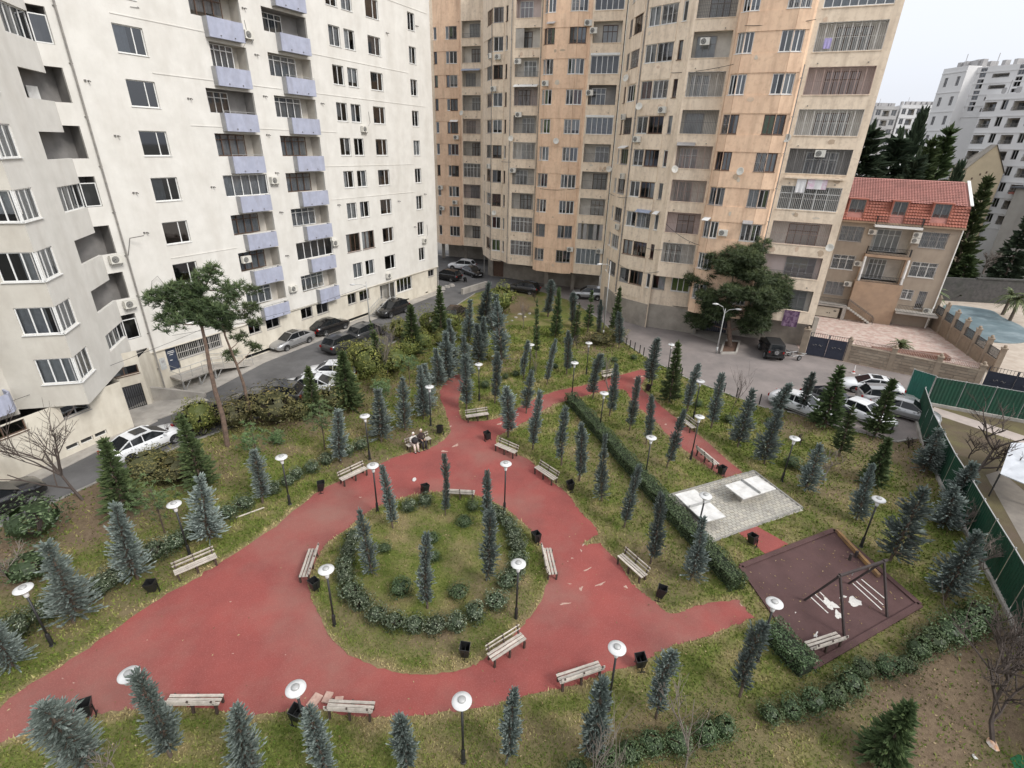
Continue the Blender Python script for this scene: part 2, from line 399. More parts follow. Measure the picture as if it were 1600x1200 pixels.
def rail(root, fr, s0, s1, z0, z1, d, mat='iron_g', step=0.13, name='railing', th=0.018, ends=0.0):
    mb = MB(); n = max(2, int((s1 - s0) / step))
    for i in range(n + 1): mb.bar(fr.p(s0 + (s1 - s0) * i / n, d, z0), fr.p(s0 + (s1 - s0) * i / n, d, z1), th, th)
    for z in (z0 + 0.05, z1): mb.bar(fr.p(s0, d, z), fr.p(s1, d, z), th * 1.6, th * 1.6)
    if ends:
        for q in (s0, s1):
            mb.bar(fr.p(q, d, z1), fr.p(q, d - ends, z1), th * 1.6, th * 1.6)
            k = max(2, int(ends / step))
            for i in range(k): mb.bar(fr.p(q, d - ends * i / k, z0), fr.p(q, d - ends * i / k, z1), th, th)
    return mb.build(name, M[mat], root, root.location)
_ac = None
def aircon(root, fr, s, z, d=0.0, sc=1.0):
    global _ac
    if _ac is None:
        mb = MB(); mb.box((0, -0.22, 0), (0.84, 0.30, 0.58), 0)
        mb.lathe([(0.235, 0), (0.235, 0.012), (0.0, 0.012)], (0, 0, 0), 18, 1)
        mb.v = mb.v
        n0 = 8
        fixed = []
        for i, v in enumerate(mb.v):
            if i < n0: fixed.append(v)
            else: fixed.append((v[0] - 0.12, -0.37 - v[2] - 0.002, v[1]))
        mb.v = fixed
        for k in range(3):
            r = 0.07 + 0.06 * k
            pts = [(-0.12 + r * math.cos(2 * math.pi * q / 14), -0.39, r * math.sin(2 * math.pi * q / 14)) for q in range(15)]
            mb.tube(pts, 0.008, 3, 0, False)
        for k in range(5): mb.box((0.30, -0.372, -0.2 + 0.1 * k), (0.16, 0.012, 0.03), 0)
        mb.bar((-0.3, 0.0, -0.31), (-0.3, -0.36, -0.31), 0.03, 0.03, 2); mb.bar((0.3, 0.0, -0.31), (0.3, -0.36, -0.31), 0.03, 0.03, 2)
        mb.bar((-0.3, -0.0, -0.55), (-0.3, -0.34, -0.31), 0.02, 0.02, 2); mb.bar((0.3, -0.0, -0.55), (0.3, -0.34, -0.31), 0.02, 0.02, 2)
        _ac = mb.mesh('air_conditioner', [M['acw'], M['acd'], M['iron_g']])
        _ac.polygons.foreach_set('material_index', [0] * 6 + [1] * (len(_ac.polygons) - 6) if False else mb.m)
    p = fr.p(s, d, z)
    return link('air_conditioner', _ac, root, p - root.location, (0, 0, fr.rz()), (sc, sc, sc))
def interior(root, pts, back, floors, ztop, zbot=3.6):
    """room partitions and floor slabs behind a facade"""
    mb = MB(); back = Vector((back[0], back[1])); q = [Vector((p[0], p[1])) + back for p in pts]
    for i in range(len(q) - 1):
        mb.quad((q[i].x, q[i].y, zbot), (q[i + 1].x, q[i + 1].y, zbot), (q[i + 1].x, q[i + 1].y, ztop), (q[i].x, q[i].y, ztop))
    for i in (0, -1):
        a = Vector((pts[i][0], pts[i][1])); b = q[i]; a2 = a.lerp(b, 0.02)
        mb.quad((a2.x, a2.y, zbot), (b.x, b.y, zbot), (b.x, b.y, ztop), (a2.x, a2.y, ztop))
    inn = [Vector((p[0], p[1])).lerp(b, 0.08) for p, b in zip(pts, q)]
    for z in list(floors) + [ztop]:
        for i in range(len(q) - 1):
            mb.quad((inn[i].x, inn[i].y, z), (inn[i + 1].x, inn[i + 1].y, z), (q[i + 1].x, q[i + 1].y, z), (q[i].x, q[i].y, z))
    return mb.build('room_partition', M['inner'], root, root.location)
def stub(root, fr, s, z):
    mb = MB(); mb.tube([fr.p(s, -0.02, z), fr.p(s, 0.16, z + 0.02), fr.p(s + 0.03, 0.24, z - 0.05)], [0.05, 0.045, 0.04], 6)
    mb.box(fr.p(s - 0.18, 0.05, z + 0.02), (0.1, 0.1, 0.1))
    return mb.build('drain_stub', M['iron_g'], root, root.location)
# ------------------------------------------------------------------ white apartment block (left)
WA = (-25.28, 43.80); WU = Vector((0.459, 0.8884)).normalized()
wbroot = empty('apartment_building', (WA[0], WA[1], 0), 0, 'tall white stucco apartment block with lavender box balconies', 'building')
fm = Fr(WA, (WA[0] + WU.x * 31.5, WA[1] + WU.y * 31.5))          # main facade, s = 0 at WA
HEADS = [6.52, 9.78, 12.97, 16.15, 19.29, 22.47, 25.68, 28.9, 32.1, 35.3, 38.5]
ZTOP = 41.0
WOFF = wbroot.location
def rcur(p=0.75):
    x = rnd.random()
    if x > p: return None, None
    c = rnd.choice(['cur_w', 'cur_w', 'cur_g', 'cur_g', 'cur_g'])
    return c, rnd.choice([None, None, (0, 0.45), (0.55, 1), (0.0, 0.7)])
ops = []
for k, zt in enumerate(HEADS):
    zs = zt - 1.66
    ops += [(-3.95, -2.0, zs, zt), (20.68, 22.6, zs, zt), (27.36, 28.62, zs, zt)]
    if k == 1: ops += [(14.8, 16.88, zt - 1.95, zt), (17.2, 19.2, zt - 1.95, zt)]
    else: ops += [(15.37, 16.83, zs, zt), (17.35, 18.8, zs, zt)]
    ops += [(1.81 if k != 6 else 2.84, 6.05, zt - 1.7, zt), (8.1, 12.75, zt - 1.7, zt)]
mb = MB(); wall(mb, fm, -7.42, 31.5, 3.4, ZTOP, ops, 0.2)
# far end wall, returning away from the road
fe = Fr(fm.p(31.5, 0, 0)[:2], fm.p(31.5, -14, 0)[:2])
wall(mb, fe, 0, 14, 0, ZTOP)
# little shadow grooves between storeys are raised render strips
for zz, a, b in ((6.95 + 12.8, 0.0, 15), (23.0, -2.0, 9), (26.2, -3.9, 6), (16.62, 13.0, 27), (26.2, 13, 27), (13.45, 13.3, 27), (10.25, -3.9, 1.8), (29.4, -3, 6.5), (23.0, 13, 30), (32.5, 20, 31)):
    band(mb, fm, a, b, zz, zz + 0.05, 0.0, 0.035)
wbwall = mb.build('wall', M['wb'], wbroot, WOFF)
# windows of the plain columns
for k, zt in enumerate(HEADS[:-1]):
    zs = zt - 1.66
    window(wbroot, fm, -3.95, -2.0, zs, zt, uneven=0.66, curtain=None if k % 3 else 'cur_g', cov=(0, .5), glass='glass_d')
    for a, b in (((15.37, 16.83), (17.35, 18.8)) if k != 1 else ((14.8, 16.88), (17.2, 19.2))):
        c, cv = rcur(0.85)
        window(wbroot, fm, a, b, zs if k != 1 else zt - 1.95, zt, leaves=2 if k != 1 else 3, uneven=0.5, curtain=c, cov=cv, frame='fr_w' if k != 1 else 'fr_b')
    c, cv = rcur(0.3)
    window(wbroot, fm, 20.68, 22.6, zs, zt, uneven=0.64, curtain=c, cov=cv, glass='glass_d')
    c, cv = rcur(0.4)
    window(wbroot, fm, 27.36, 28.62, zs, zt, uneven=0.5, curtain=c, cov=cv)
# loggias with lavender balconies
def lav_balcony(root, fr, s0, s1, z0, z1, proj, rail_=False):
    mb = MB(); t = 0.09; P = fr.p
    band(mb, fr, s0, s1, z0, z1, proj - t, proj, 0)
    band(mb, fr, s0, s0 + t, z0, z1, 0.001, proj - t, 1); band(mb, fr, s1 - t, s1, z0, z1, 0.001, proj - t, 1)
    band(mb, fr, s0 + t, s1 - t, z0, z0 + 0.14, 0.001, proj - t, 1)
    for q in (0.3, 0.7):
        x = s0 + (s1 - s0) * q; mb.tube([P(x, proj, z0 + 0.2), P(x, proj + 0.1, z0 + 0.17)], 0.035, 6, 2)
    o = mb.build('balcony', [M['lav'], M['lavside'], M['iron_g']], root, root.location)
    if rail_:
        r = MB(); r.bar(P(s0, proj - .05, z1 + 0.14), P(s1, proj - .05, z1 + 0.14), 0.03, 0.03)
        for i in range(4):
            x = s0 + 0.05 + (s1 - s0 - 0.1) * i / 3; r.bar(P(x, proj - .05, z1), P(x, proj - .05, z1 + 0.14), 0.025, 0.025)
        r.build('railing', M['metal'], o, root.location)
    return o
def loggia_fill(root, fr, s0, s1, z0, z1, k, style, depth=1.25):
    if style == 'open':
        recess(root, fr, s0, s1, z0, z1, depth, rnd.choice(['loggia_d', 'loggia_w', 'loggia_d']), -0.2)
        window(root, fr, s0 + 0.15, s0 + (s1 - s0) * 0.62, z0 - 0.0, z1 - 0.12, d=-depth + 0.10, leaves=4, transom=0.27, curtain=rnd.choice([None, 'cur_g', 'cur_w']), sill=False, glass='glass_d')
        if rnd.random() < 0.5: aircon(root, fr, s1 - 0.75, z1 - 0.45, -depth + 0.02, 0.8)
    elif style == 'glazed':
        window(root, fr, s0, s1, z0, z1, d=-0.12, leaves=5, transom=0.0, curtain=rnd.choice(['cur_g', 'cur_w', None]), sill=False)
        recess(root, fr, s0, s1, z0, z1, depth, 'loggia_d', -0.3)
    else:
        recess(root, fr, s0, s1, z0, z1, depth, 'loggia_w', -0.2)
        mid = s0 + (s1 - s0) * 0.72
        window(root, fr, s0 + 0.1, mid, z0, z1 - 0.05, d=-0.55, leaves=4, transom=0.24, frame=rnd.choice(['fr_w', 'fr_w', 'fr_b']), curtain='cur_g', sill=False)
stylesB = ['half', 'half', 'half', 'glazed', 'half', 'open', 'half', 'half', 'open', 'half', 'open']
stylesC = ['half', 'glazed', 'half', 'half', 'half', 'half', 'half', 'open', 'open', 'half', 'open']
for k, zt in enumerate(HEADS[:-1]):
    sB = 1.81 if k != 6 else 2.84
    loggia_fill(wbroot, fm, sB, 6.05, zt - 1.7, zt, k, stylesB[k])
    loggia_fill(wbroot, fm, 8.1, 12.75, zt - 1.7, zt, k, stylesC[k])
    if k == 0: lav_balcony(wbroot, fm, 2.95, 5.75, 3.42, 4.62, 0.62, True)
    else: lav_balcony(wbroot, fm, 2.62, 5.62, zt - 3.0, zt - 1.68, 0.62, k in (1, 4, 5))
    lav_balcony(wbroot, fm, 9.2 if k else 9.75, 12.4, zt - 3.0 if k else 3.4, zt - 1.68, 0.62, k in (6,))
    if k == 6: window(wbroot, fm, 1.3, 2.5, zt - 1.7, zt + 0.02, d=-0.02, leaves=2, sill=False)
for s, z in ((2.35, 9.2), (6.85, 5.6), (6.65, 15.6), (12.98, 9.2), (18.9, 20.2), (21.0, 4.2), (28.5, 7.4), (6.35, 26.6)):
    aircon(wbroot, fm, s, z)
for s, z in ((-6.3, 22.1), (-5.4, 18.9), (-5.2, 15.2), (-5.2, 12.4), (0.4, 21.6), (0.8, 15.3), (7.0, 25.3), (7.2, 22.3), (6.9, 19.3), (7.2, 16.2), (7.0, 12.8), (6.5, 28.4), (13.6, 22.2), (14.3, 12.9), (23.8, 29.5), (24.0, 12.6), (26.8, 9.3), (29.2, 13.1), (29.0, 31.0), (6.9, 8.8)):
    stub(wbroot, fm, s, z)
mb = MB(); mb.tube([fm.p(-7.02, 0.14, z) for z in (0.3, 3.4, 10, 20, 30, ZTOP)], 0.06, 7)
for z in range(2, 40, 3): mb.box(fm.p(-7.02, 0.06, z), (0.16, 0.16, 0.05))
mb.build('downpipe', M['pipe'], wbroot, WOFF)
mb = MB(); mb.tube([fm.p(-6.9, 0.1, 11.0), fm.p(-6.6, 0.35, 12.2), fm.p(-5.9, 0.9, 12.35)], 0.035, 5); mb.build('bracket', M['iron_g'], wbroot, WOFF)
mb = MB(); mb.tube([fm.p(-6.2, 0.1, 7.4), fm.p(-5.9, 0.3, 8.9), fm.p(-5.4, 0.3, 9.2), fm.p(-4.9, 0.1, 8.3)], 0.02, 4); mb.build('cable', M['iron_g'], wbroot, WOFF)
for s, z, l in ((19.9, 21.9, 1.7), (-2.0, 26.9, .1), (6.3, 27.6, 1.9), (29.3, 9.3, 2.0)):
    mb = MB(); mb.tube([fm.p(s, 0.03, z), fm.p(s + 0.1, 0.05, z - l * 0.6), fm.p(s - 0.5, 0.05, z - l)], 0.018, 4); mb.build('cable', M['iron_g'], wbroot, WOFF)

# ground floor of the main facade, set back under a ledge
fg = Fr(fm.p(-7.42, -0.15, 0)[:2], fm.p(31.38, -0.15, 0)[:2])
q = 7.42
gops = [(-5.24, -1.3, 2.08, 3.3), (-6.1, -5.2, 1.35, 3.36), (1.5, 2.78, 2.25, 3.28), (3.4, 4.95, 2.2, 3.22), (7.6, 9.1, 2.1, 3.2), (9.66, 11.3, 2.05, 3.2),
        (14.2, 15.52, 2.05, 3.22), (16.05, 17.72, 2.0, 3.18), (22.72, 25.78, 1.5, 3.2), (19.6, 22.4, 1.0, 3.15), (29.35, 30.7, 2.3, 3.18),
        (0.6, 17.4, 0.06, 0.42), (23.2, 25.0, 0.1, 0.4), (28.6, 29.2, 0.15, 0.4)]
mb = MB(); wall(mb, fg, 0, fg.len, 0, 3.4, [(a + q, b + q, c, d) for a, b, c, d in gops], 0.25)
mb.quad(fm.p(-7.42, 0, 3.4), fm.p(-7.42, -0.15, 3.4), fm.p(31.5, -0.15, 3.4), fm.p(31.5, 0, 3.4))
band(mb, fm, -7.42, 31.55, 3.36, 3.44, 0.0, 0.03)
mb.build('ground_floor_wall', M['wb_low'], wbroot, WOFF)
for i, (a, b, c, d) in enumerate(gops[:11]):
    if i == 1: continue
    if i == 9:
        recess(wbroot, fg, a + q, b + q, c, d, 1.4, 'loggia_w', -0.2, 'entrance_recess', lower=0.0)
        window(wbroot, fg, a + q + 0.1, b + q - 1.1, c, d, d=-1.25, leaves=2, frame='fr_g', sill=False, name='door')
        window(wbroot, fg, b + q - 1.0, b + q, c, d, d=-0.1, leaves=1, frame='fr_w', sill=False, name='glass_panel')
        continue
    window(wbroot, fg, a + q, b + q, c, d, leaves=4 if b - a > 2.5 else 2, frame='fr_g' if i not in (8,) else 'fr_w', glass='glass_d' if i < 9 else 'glass')
    if i == 0: grille(wbroot, fg, a + q, b + q, c, d, 'bars', 'iron_w', -0.02, 0.16, 0.025)
# shop door with a dark blue poster panel by the ramp
mb = MB(); band(mb, fg, -6.1 + q + .005, -5.2 + q - .005, 1.355, 3.355, -0.12, -0.18, 0)
for i, (x, z, wd) in enumerate(((.2, 2.95, .5), (.18, 2.82, .55), (.3, 2.66, .3), (.25, 2.2, .2))):
    band(mb, fg, -6.1 + q + x, -6.1 + q + x + wd, z, z + .05, -0.118, -0.119, 1)
mb.build('shop_door', [surf('navy_panel', (0.03, 0.04, 0.07), (0.05, 0.06, 0.09), 3, 0.4), M['cur_w']], wbroot, WOFF)
mb = MB(); band(mb, fg, -6.75 + q, -6.3 + q, 1.7, 2.7, 0.0, 0.04, 0)
mb.box(fg.p(-6.5 + q, 0.05, 2.4), (0.2, 0.03, 0.2), 1, fg.rz())
mb.build('notice_board', [surf('notice_grey', (0.35, 0.36, 0.36), (0.5, 0.5, 0.48), 8, 0.6), M['fr_g']], wbroot, WOFF)
# basement void behind the slot, its shade put into the colour
mb = MB()
for a, b in ((0.6, 17.4), (23.2, 25.0), (28.6, 29.2)):
    band(mb, fg, a + q - .2, b + q + .2, -0.2, 0.6, -1.2, -1.26)
    mb.quad(fg.p(a + q - .2, -.25, .43), fg.p(b + q + .2, -.25, .43), fg.p(b + q + .2, -1.2, .43), fg.p(a + q - .2, -1.2, .43))
mb.build('basement_slot', M['inner'], wbroot, WOFF)

# front stair and entrance platform / ramp
def steps(root, fr, s_hi, s_lo, z_hi, d0, d1, n, mat):
    for i in range(n):
        mb = MB(); a = s_hi + (s_lo - s_hi) * i / n; b = s_hi + (s_lo - s_hi) * (i + 1) / n; z = z_hi * (1 - (i + 1) / (n + 1))
        band(mb, fr, min(a, b), max(a, b) + .02, z - 0.06, z, d0, d1)
        mb.build('step', M[mat], root, root.location)
st = empty('entrance_stair', fm.p(19, 0.8, 0), 0, 'grey metal stair with handrails up to the shop entrance of the white block', 'stairs')
mb = MB(); band(mb, fm, 19.4, 22.5, 0.88, 1.0, 0.02, 1.35); mb.build('landing', M['metal'], st, st.location)
mb = MB()
for s in (19.5, 22.4):
    for d in (0.15, 1.25): band(mb, fm, s - .05, s + .05, 0, 0.88, d - .05, d + .05)
mb.build('landing_frame', M['metal'], st, st.location)
steps(st, fm, 19.4, 17.2, 1.0, 0.1, 1.35, 7, 'metal')
for d in (0.1, 1.35):
    mb = MB(); mb.tube([fm.p(17.1, d, 0.0), fm.p(17.1, d, 0.85), fm.p(19.4, d, 1.9), fm.p(20.9 if d > 1 else 19.6, d, 1.9)], 0.028, 5)
    mb.tube([fm.p(17.15, d, 0.45), fm.p(19.4, d, 1.45), fm.p(20.8 if d > 1 else 19.6, d, 1.45)], 0.02, 5)
    for i in range(9):
        s = 17.3 + i * 0.28; mb.tube([fm.p(s, d, 1.0 * (s - 17.2) / 2.2 if s < 19.4 else 1.0), fm.p(s, d, .85 + 1.05 * min(1, (s - 17.1) / 2.3))], 0.012, 4)
    mb.build('handrail', M['metal'], st, st.location)
rp = empty('access_ramp', fm.p(-4, 0.8, 0), 0, 'raised metal access ramp with railings beside the navy shop door', 'ramp')
mb = MB(); band(mb, fm, -6.3, -3.3, 0.86, 1.0, -0.14, 1.5); mb.build('platform', M['conc'], rp, rp.location)
mb = MB()
a, b = fm.p(-3.3, -0.12, 0.98), fm.p(-3.3, 1.5, 0.98); c, d = fm.p(0.3, 1.5, 0.05), fm.p(0.3, -0.12, 0.05)
dn = Vector((0, 0, -0.1))
mb.quad(b, c, d, a); mb.quad(b + dn, b, a, a + dn); mb.quad(b + dn, c + dn, c, b); mb.quad(a + dn, d + dn, c + dn, b + dn); mb.quad(a, d, d + dn, a + dn)
mb.build('ramp_slab', M['conc'], rp, rp.location)
for s in (-6.2, -4.8, -3.4):
    mb = MB(); mb.bar(fm.p(s, 1.4, 0), fm.p(s, 1.4, 0.86), 0.09, 0.09); mb.bar(fm.p(s + .1, 1.4, 0.1), fm.p(s + .7, 1.4, 0.86), 0.06, 0.06)
    mb.build('support', M['metal'], rp, rp.location)
mb = MB()
for z in (0.5, 1.0):
    mb.tube([fm.p(-6.25, 0.0, 1 + z), fm.p(-6.25, 1.45, 1 + z), fm.p(-3.3, 1.45, 1 + z), fm.p(0.2, 1.45, 0.1 + z)], 0.025, 5)
    mb.tube([fm.p(-3.3, 0.1, 1 + z), fm.p(0.2, 0.1, 0.1 + z)], 0.025, 5)
for i in range(8):
    s = -6.25 + i * 0.92; z = 1.0 if s < -3.3 else 1.0 - 0.95 * (s + 3.3) / 3.6
    mb.tube([fm.p(s, 1.45, z), fm.p(s, 1.45, z + 1)], 0.02, 5)
mb.build('railing', M['metal'], rp, rp.location)

# ---- projecting corner part with angled bays
L4 = Vector((-26.5, 28.3)); dd = Vector((-0.322, 0.947)).normalized()
fd = Fr(L4, L4 + dd * 8.43)                                       # angled face, towards the pipe
L6 = Vector((-30.1, 27.35)); fl = Fr(L6, L4)                      # bay face towards the camera
W0 = L6 - WU * 12.0; f0 = Fr(W0, L6)                              # face running out of the frame
BH = [6.75, 9.9, 13.0, 16.2, 19.35, 22.5, 25.7, 28.9, 32.1, 35.3]
LH = [6.38, 9.5, 12.78, 15.98, 19.03, 22.3, 25.45, 28.6, 31.8, 35.0]
lo = [(0.0, 2.05, z - 1.62, z) for z in BH] + [(5.0, 8.43, z - 1.52 if i else 5.2, z) for i, z in enumerate(LH)]
mb = MB()
wall(mb, fd, 0, 8.43, 3.6, ZTOP, lo, 0.2)
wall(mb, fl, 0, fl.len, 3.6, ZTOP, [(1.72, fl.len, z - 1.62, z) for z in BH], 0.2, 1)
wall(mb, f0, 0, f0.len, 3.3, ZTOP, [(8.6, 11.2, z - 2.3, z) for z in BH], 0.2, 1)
fk = Fr(fd.p(8.43, 0, 0)[:2], fm.p(-7.42, 0, 0)[:2])
wall(mb, fk, 0, fk.len, 3.9, ZTOP, [(0, fk.len - 0.12, z - 1.55, z + 0.4) for z in LH], 0.2)
mb.poly([tuple(f0.p(0, 0, 3.6)), tuple(f0.p(0, -6, 3.6)), tuple(fm.p(-12, -3, 3.6)), tuple(fk.p(fk.len, -.3, 3.6)), tuple(fk.p(0, 0, 3.6)), tuple(fd.p(0, 0, 3.6)), tuple(fl.p(0, 0, 3.6))])
mb.build('corner_wall', [M['wb'], M['wb_bay']], wbroot, WOFF)
for i, z in enumerate(BH):
    cu, cv = rcur(0.9)
    window(wbroot, fd, 0.0, 2.05, z - 1.62, z, d=-0.06, leaves=3, curtain=cu or 'cur_g', cov=None)
    window(wbroot, fl, 1.72, fl.len, z - 1.62, z, d=-0.06, leaves=3, curtain=cu or 'cur_w', cov=cv)
    window(wbroot, f0, 8.6, 11.2, z - 2.3, z, d=-0.1, leaves=3, curtain='cur_g')
    zl = LH[i]
    # loggia behind the angled opening
    mbl = MB(); zf = zl - 2.6; zc = zl + 0.42; e = -0.12
    a, b, c_ = fd.p(5.0, e, 0), fd.p(8.43, e, 0), fk.p(fk.len - 0.1, e, 0)
    A2, B2 = fd.p(4.98, -2.2, 0), fk.p(fk.len - 0.1, -1.5, 0)
    pts = [a, b, c_, B2, A2]
    mbl.add([(p.x, p.y, zf) for p in pts], [(0, 1, 2, 3, 4)]); mbl.add([(p.x, p.y, zc) for p in pts], [(4, 3, 2, 1, 0)])
    for p, r_ in ((c_, B2), (B2, A2), (A2, a)):
        mbl.quad((p.x, p.y, zf), (r_.x, r_.y, zf), (r_.x, r_.y, zc), (p.x, p.y, zc))
    for p, r_ in ((a, b), (b, c_)):
        mbl.quad((p.x, p.y, zf), (r_.x, r_.y, zf), (r_.x, r_.y, zl - 1.53), (p.x, p.y, zl - 1.53))
    mbl.quad((a.x, a.y, zl), (b.x, b.y, zl), (b.x, b.y, zc), (a.x, a.y, zc))
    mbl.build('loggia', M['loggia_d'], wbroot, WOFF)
    fbk = Fr(A2[:2], B2[:2])
    if i in (0, 3, 6):
        window(wbroot, fd, 5.0, 8.43, zl - 1.52 if i else 5.2, zl, d=-0.14, leaves=4, sill=False, glass='glass_d', curtain='cur_w' if i == 6 else None, cov=(0.3, 1) if i == 6 else None)
        window(wbroot, fk, 0.0, fk.len - 0.12, zl - 1.52, zl, d=-0.14, leaves=1, sill=False, glass='glass_d')
    else:
        window(wbroot, fbk, 0.3, 2.2, zl - 2.2, zl - 0.25, d=0.08, leaves=2, sill=False, frame='fr_b' if i in (5,) else 'fr_g', glass='glass_d')
        if i == 5:
            mbx = MB(); band(mbx, fbk, 2.9, 3.7, zl - 1.9, zl - 0.75, 0.25, 0.3); mbx.build('board', M['cur_w'], wbroot, WOFF)
aircon(wbroot, fm, -7.85, 10.9, 0.1); aircon(wbroot, fm, -7.8, 7.6, 0.1)
# lavender balconies on the face at the frame edge
for z in (3.95, 7.1, 10.3):
    mb = MB(); s0, s1 = 7.6, 11.75; pr = 1.15
    arc = [f0.p(s0, pr, 0), f0.p(s1 - 0.6, pr, 0), f0.p(s1 - .2, pr - .12, 0), f0.p(s1, pr - 0.45, 0), f0.p(s1, 0.002, 0)]
    for p, r_ in zip(arc, arc[1:]):
        dv = (r_ - p).normalized(); nn = Vector((-dv.y, dv.x, 0)) * 0.1
        mb.obox((p.x, p.y, z), r_ - p, nn, (0, 0, 1.15))
    mb.add([(p.x, p.y, z + .02) for p in arc + [f0.p(s0, 0.002, 0)]], [(0, 1, 2, 3, 4, 5)])
    mb.build('balcony', M['lav'], wbroot, WOFF)
# ground floor under the overhang
g0 = Vector((-29.5, 25.3)); g1 = Vector((-27.0, 31.7)); gu = (g1 - g0).normalized(); ga = g0 - gu * 12
fgw = Fr(ga, g1)
lops = [(15.1, 16.7, 2.5, 3.3), (11.0, 13.25, 2.75, 3.5)] + [(14.65 + i * .87, 15.4 + i * .87, 0.38, 0.72) for i in range(3)]
mb = MB(); wall(mb, fgw, 0, fgw.len, 0, 3.6, lops, 0.25)
fpr = Fr(g1, (-29.6, 33.3)); wall(mb, fpr, 0, fpr.len, 0, 3.6)
fgate = Fr((-29.6, 33.3), (-28.0, 35.2)); wall(mb, fgate, 0, fgate.len, 0, 4.5, [(0.75, 2.2, 0.02, 1.95), (0.5, 2.3, 2.75, 3.45)], 0.2)
fsd = Fr((-28.0, 35.2), (-28.62, 37.3)); wall(mb, fsd, 0, fsd.len, 0, 3.9)
fb2 = Fr((-28.62, 37.3), fg.p(0.4, 0, 0)[:2]); wall(mb, fb2, 0, fb2.len, 0, 3.6)
mb.build('corner_ground_wall', M['wb_low'], wbroot, WOFF)
window(wbroot, fgw, 15.1, 16.7, 2.5, 3.3, leaves=2, frame='fr_g', glass='glass_d'); window(wbroot, fgw, 11.0, 13.25, 2.75, 3.5, leaves=2, frame='fr_b', glass='glass_d')
window(wbroot, fgate, 0.5, 2.3, 2.75, 3.45, leaves=2, frame='fr_b', glass='glass_d')
for i in range(3): window(wbroot, fgw, 14.65 + i * .87, 15.4 + i * .87, 0.38, 0.72, leaves=1, fw=0.04, frame='fr_w', glass='glass_d', sill=False, name='basement_window')
mb = MB(); 
for i in range(11): mb.bar(fgate.p(0.79 + i * .137, -0.08, 0.03), fgate.p(0.79 + i * .137, -0.08, 1.92), 0.035, 0.035)
for z in (0.08, 1.0, 1.88): mb.bar(fgate.p(0.77, -0.06, z), fgate.p(2.18, -0.06, z), 0.05, 0.05)
mb.build('entrance_gate', M['iron_k'], wbroot, WOFF)
pts = [fl.p(0, 0, 0)[:2], L4, fd.p(8.4, 0, 0)[:2], fm.p(-7.4, 0, 0)[:2], fm.p(31.4, 0, 0)[:2]]
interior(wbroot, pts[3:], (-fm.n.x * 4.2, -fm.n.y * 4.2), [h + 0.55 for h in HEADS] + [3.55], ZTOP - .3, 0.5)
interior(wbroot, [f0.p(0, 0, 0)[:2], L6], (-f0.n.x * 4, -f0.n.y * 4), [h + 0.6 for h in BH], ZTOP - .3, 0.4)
mb = MB()
cxy = Vector((-30.6, 31.0))
mb.prism([(-32.2, 28.2), (-29.0, 29.6), (-29.4, 31.6), (-30.2, 32.2), (-34, 33)], 0.2, ZTOP - .3)
mb.build('stair_core', M['inner'], wbroot, WOFF)
mb = MB()
outl = [f0.p(0, 0, ZTOP), L6.to_3d() + Vector((0, 0, ZTOP)), L4.to_3d() + Vector((0, 0, ZTOP)), fd.p(8.43, 0, ZTOP), fm.p(31.5, 0, ZTOP), fm.p(31.5, -14, ZTOP), fm.p(-20, -14, ZTOP)]
mb.poly([tuple(p) for p in outl]); mb.build('roof', M['plinth'], wbroot, WOFF)
# ------------------------------------------------------------------ orange and beige apartment block (stepped, three sections)
OR0 = (11.7, 69.5)
ob = empty('apartment_building', (11.7, 69.5, 0), 0, 'tall weathered orange and beige apartment block with grilled loggias and rounded bays', 'building')
OOFF = ob.location
SILLS = [4.65, 7.9, 11.05, 14.22, 17.4, 20.55, 23.75, 26.95, 30.05, 33.15, 36.3]
OTOP = 40.5
oe, oo, opl = MB(), MB(), MB()        # beige wall, orange wall, plinth
CUR = ['cur_w', 'cur_w', 'cur_w', 'cur_g', 'cur_g', 'cur_g', 'cur_r', None, 'cur_n']
def owindow(fr, a, b, z0, h, row, **kw):
    fc = rnd.choice(['fr_w', 'fr_w', 'fr_w', 'fr_b', 'fr_g'])
    cu = rnd.choice(CUR); cv = rnd.choice([None, (0, .5), (.5, 1), None])
    lv = 1 if b - a < 0.62 else (2 if b - a < 1.7 else 3)
    window(ob, fr, a, b, z0, z0 + h, d=-0.09, leaves=lv, frame=kw.get('frame', fc), curtain=cu, cov=cv, glass=rnd.choice(['glass', 'glass', 'glass_d']), fw=0.07, sill=kw.get('sill', True))
    x = rnd.random()
    if kw.get('gr', True) and x < 0.3 and b - a > 0.6: grille(ob, fr, a, b, z0, z0 + h, rnd.choice(['bars', 'arch', 'scroll', 'bars']), rnd.choice(['iron_g', 'iron_w', 'iron_g']), 0.01, 0.13, 0.014)
def oseg(a, b, mbw, wins=(), z0=3.4, h=1.62, skip=(), same_frame=None, first=0, z1=None):
    fr = Fr(a, b); z1 = z1 or OTOP
    rows = [(i, z) for i, z in enumerate(SILLS[:-1]) if i >= first and z > z0]
    ops_ = [(x0 if x0 >= 0 else fr.len + x0, x1 if x1 > 0 else fr.len + x1, z, z + h) for i, z in rows for x0, x1 in wins if i not in skip]
    wall(mbw, fr, 0, fr.len, z0, z1, ops_, 0.18)
    for i, z in rows:
        if i in skip: continue
        for x0, x1 in wins:
            owindow(fr, x0 if x0 >= 0 else fr.len + x0, x1 if x1 > 0 else fr.len + x1, z, h, i, frame=(same_frame[i] if same_frame else rnd.choice(['fr_w', 'fr_b', 'fr_w', 'fr_g'])))
    return fr
def spandrels(mbw, fr, z0=3.4, first=0, d=0.05):
    """slightly proud rendered band under each row of windows"""
    for i, z in enumerate(SILLS[:-1]):
        if i < first or z < z0: continue
        band(mbw, fr, 0.003, fr.len - 0.003, z - 1.5, z - 0.04, 0.0, d)
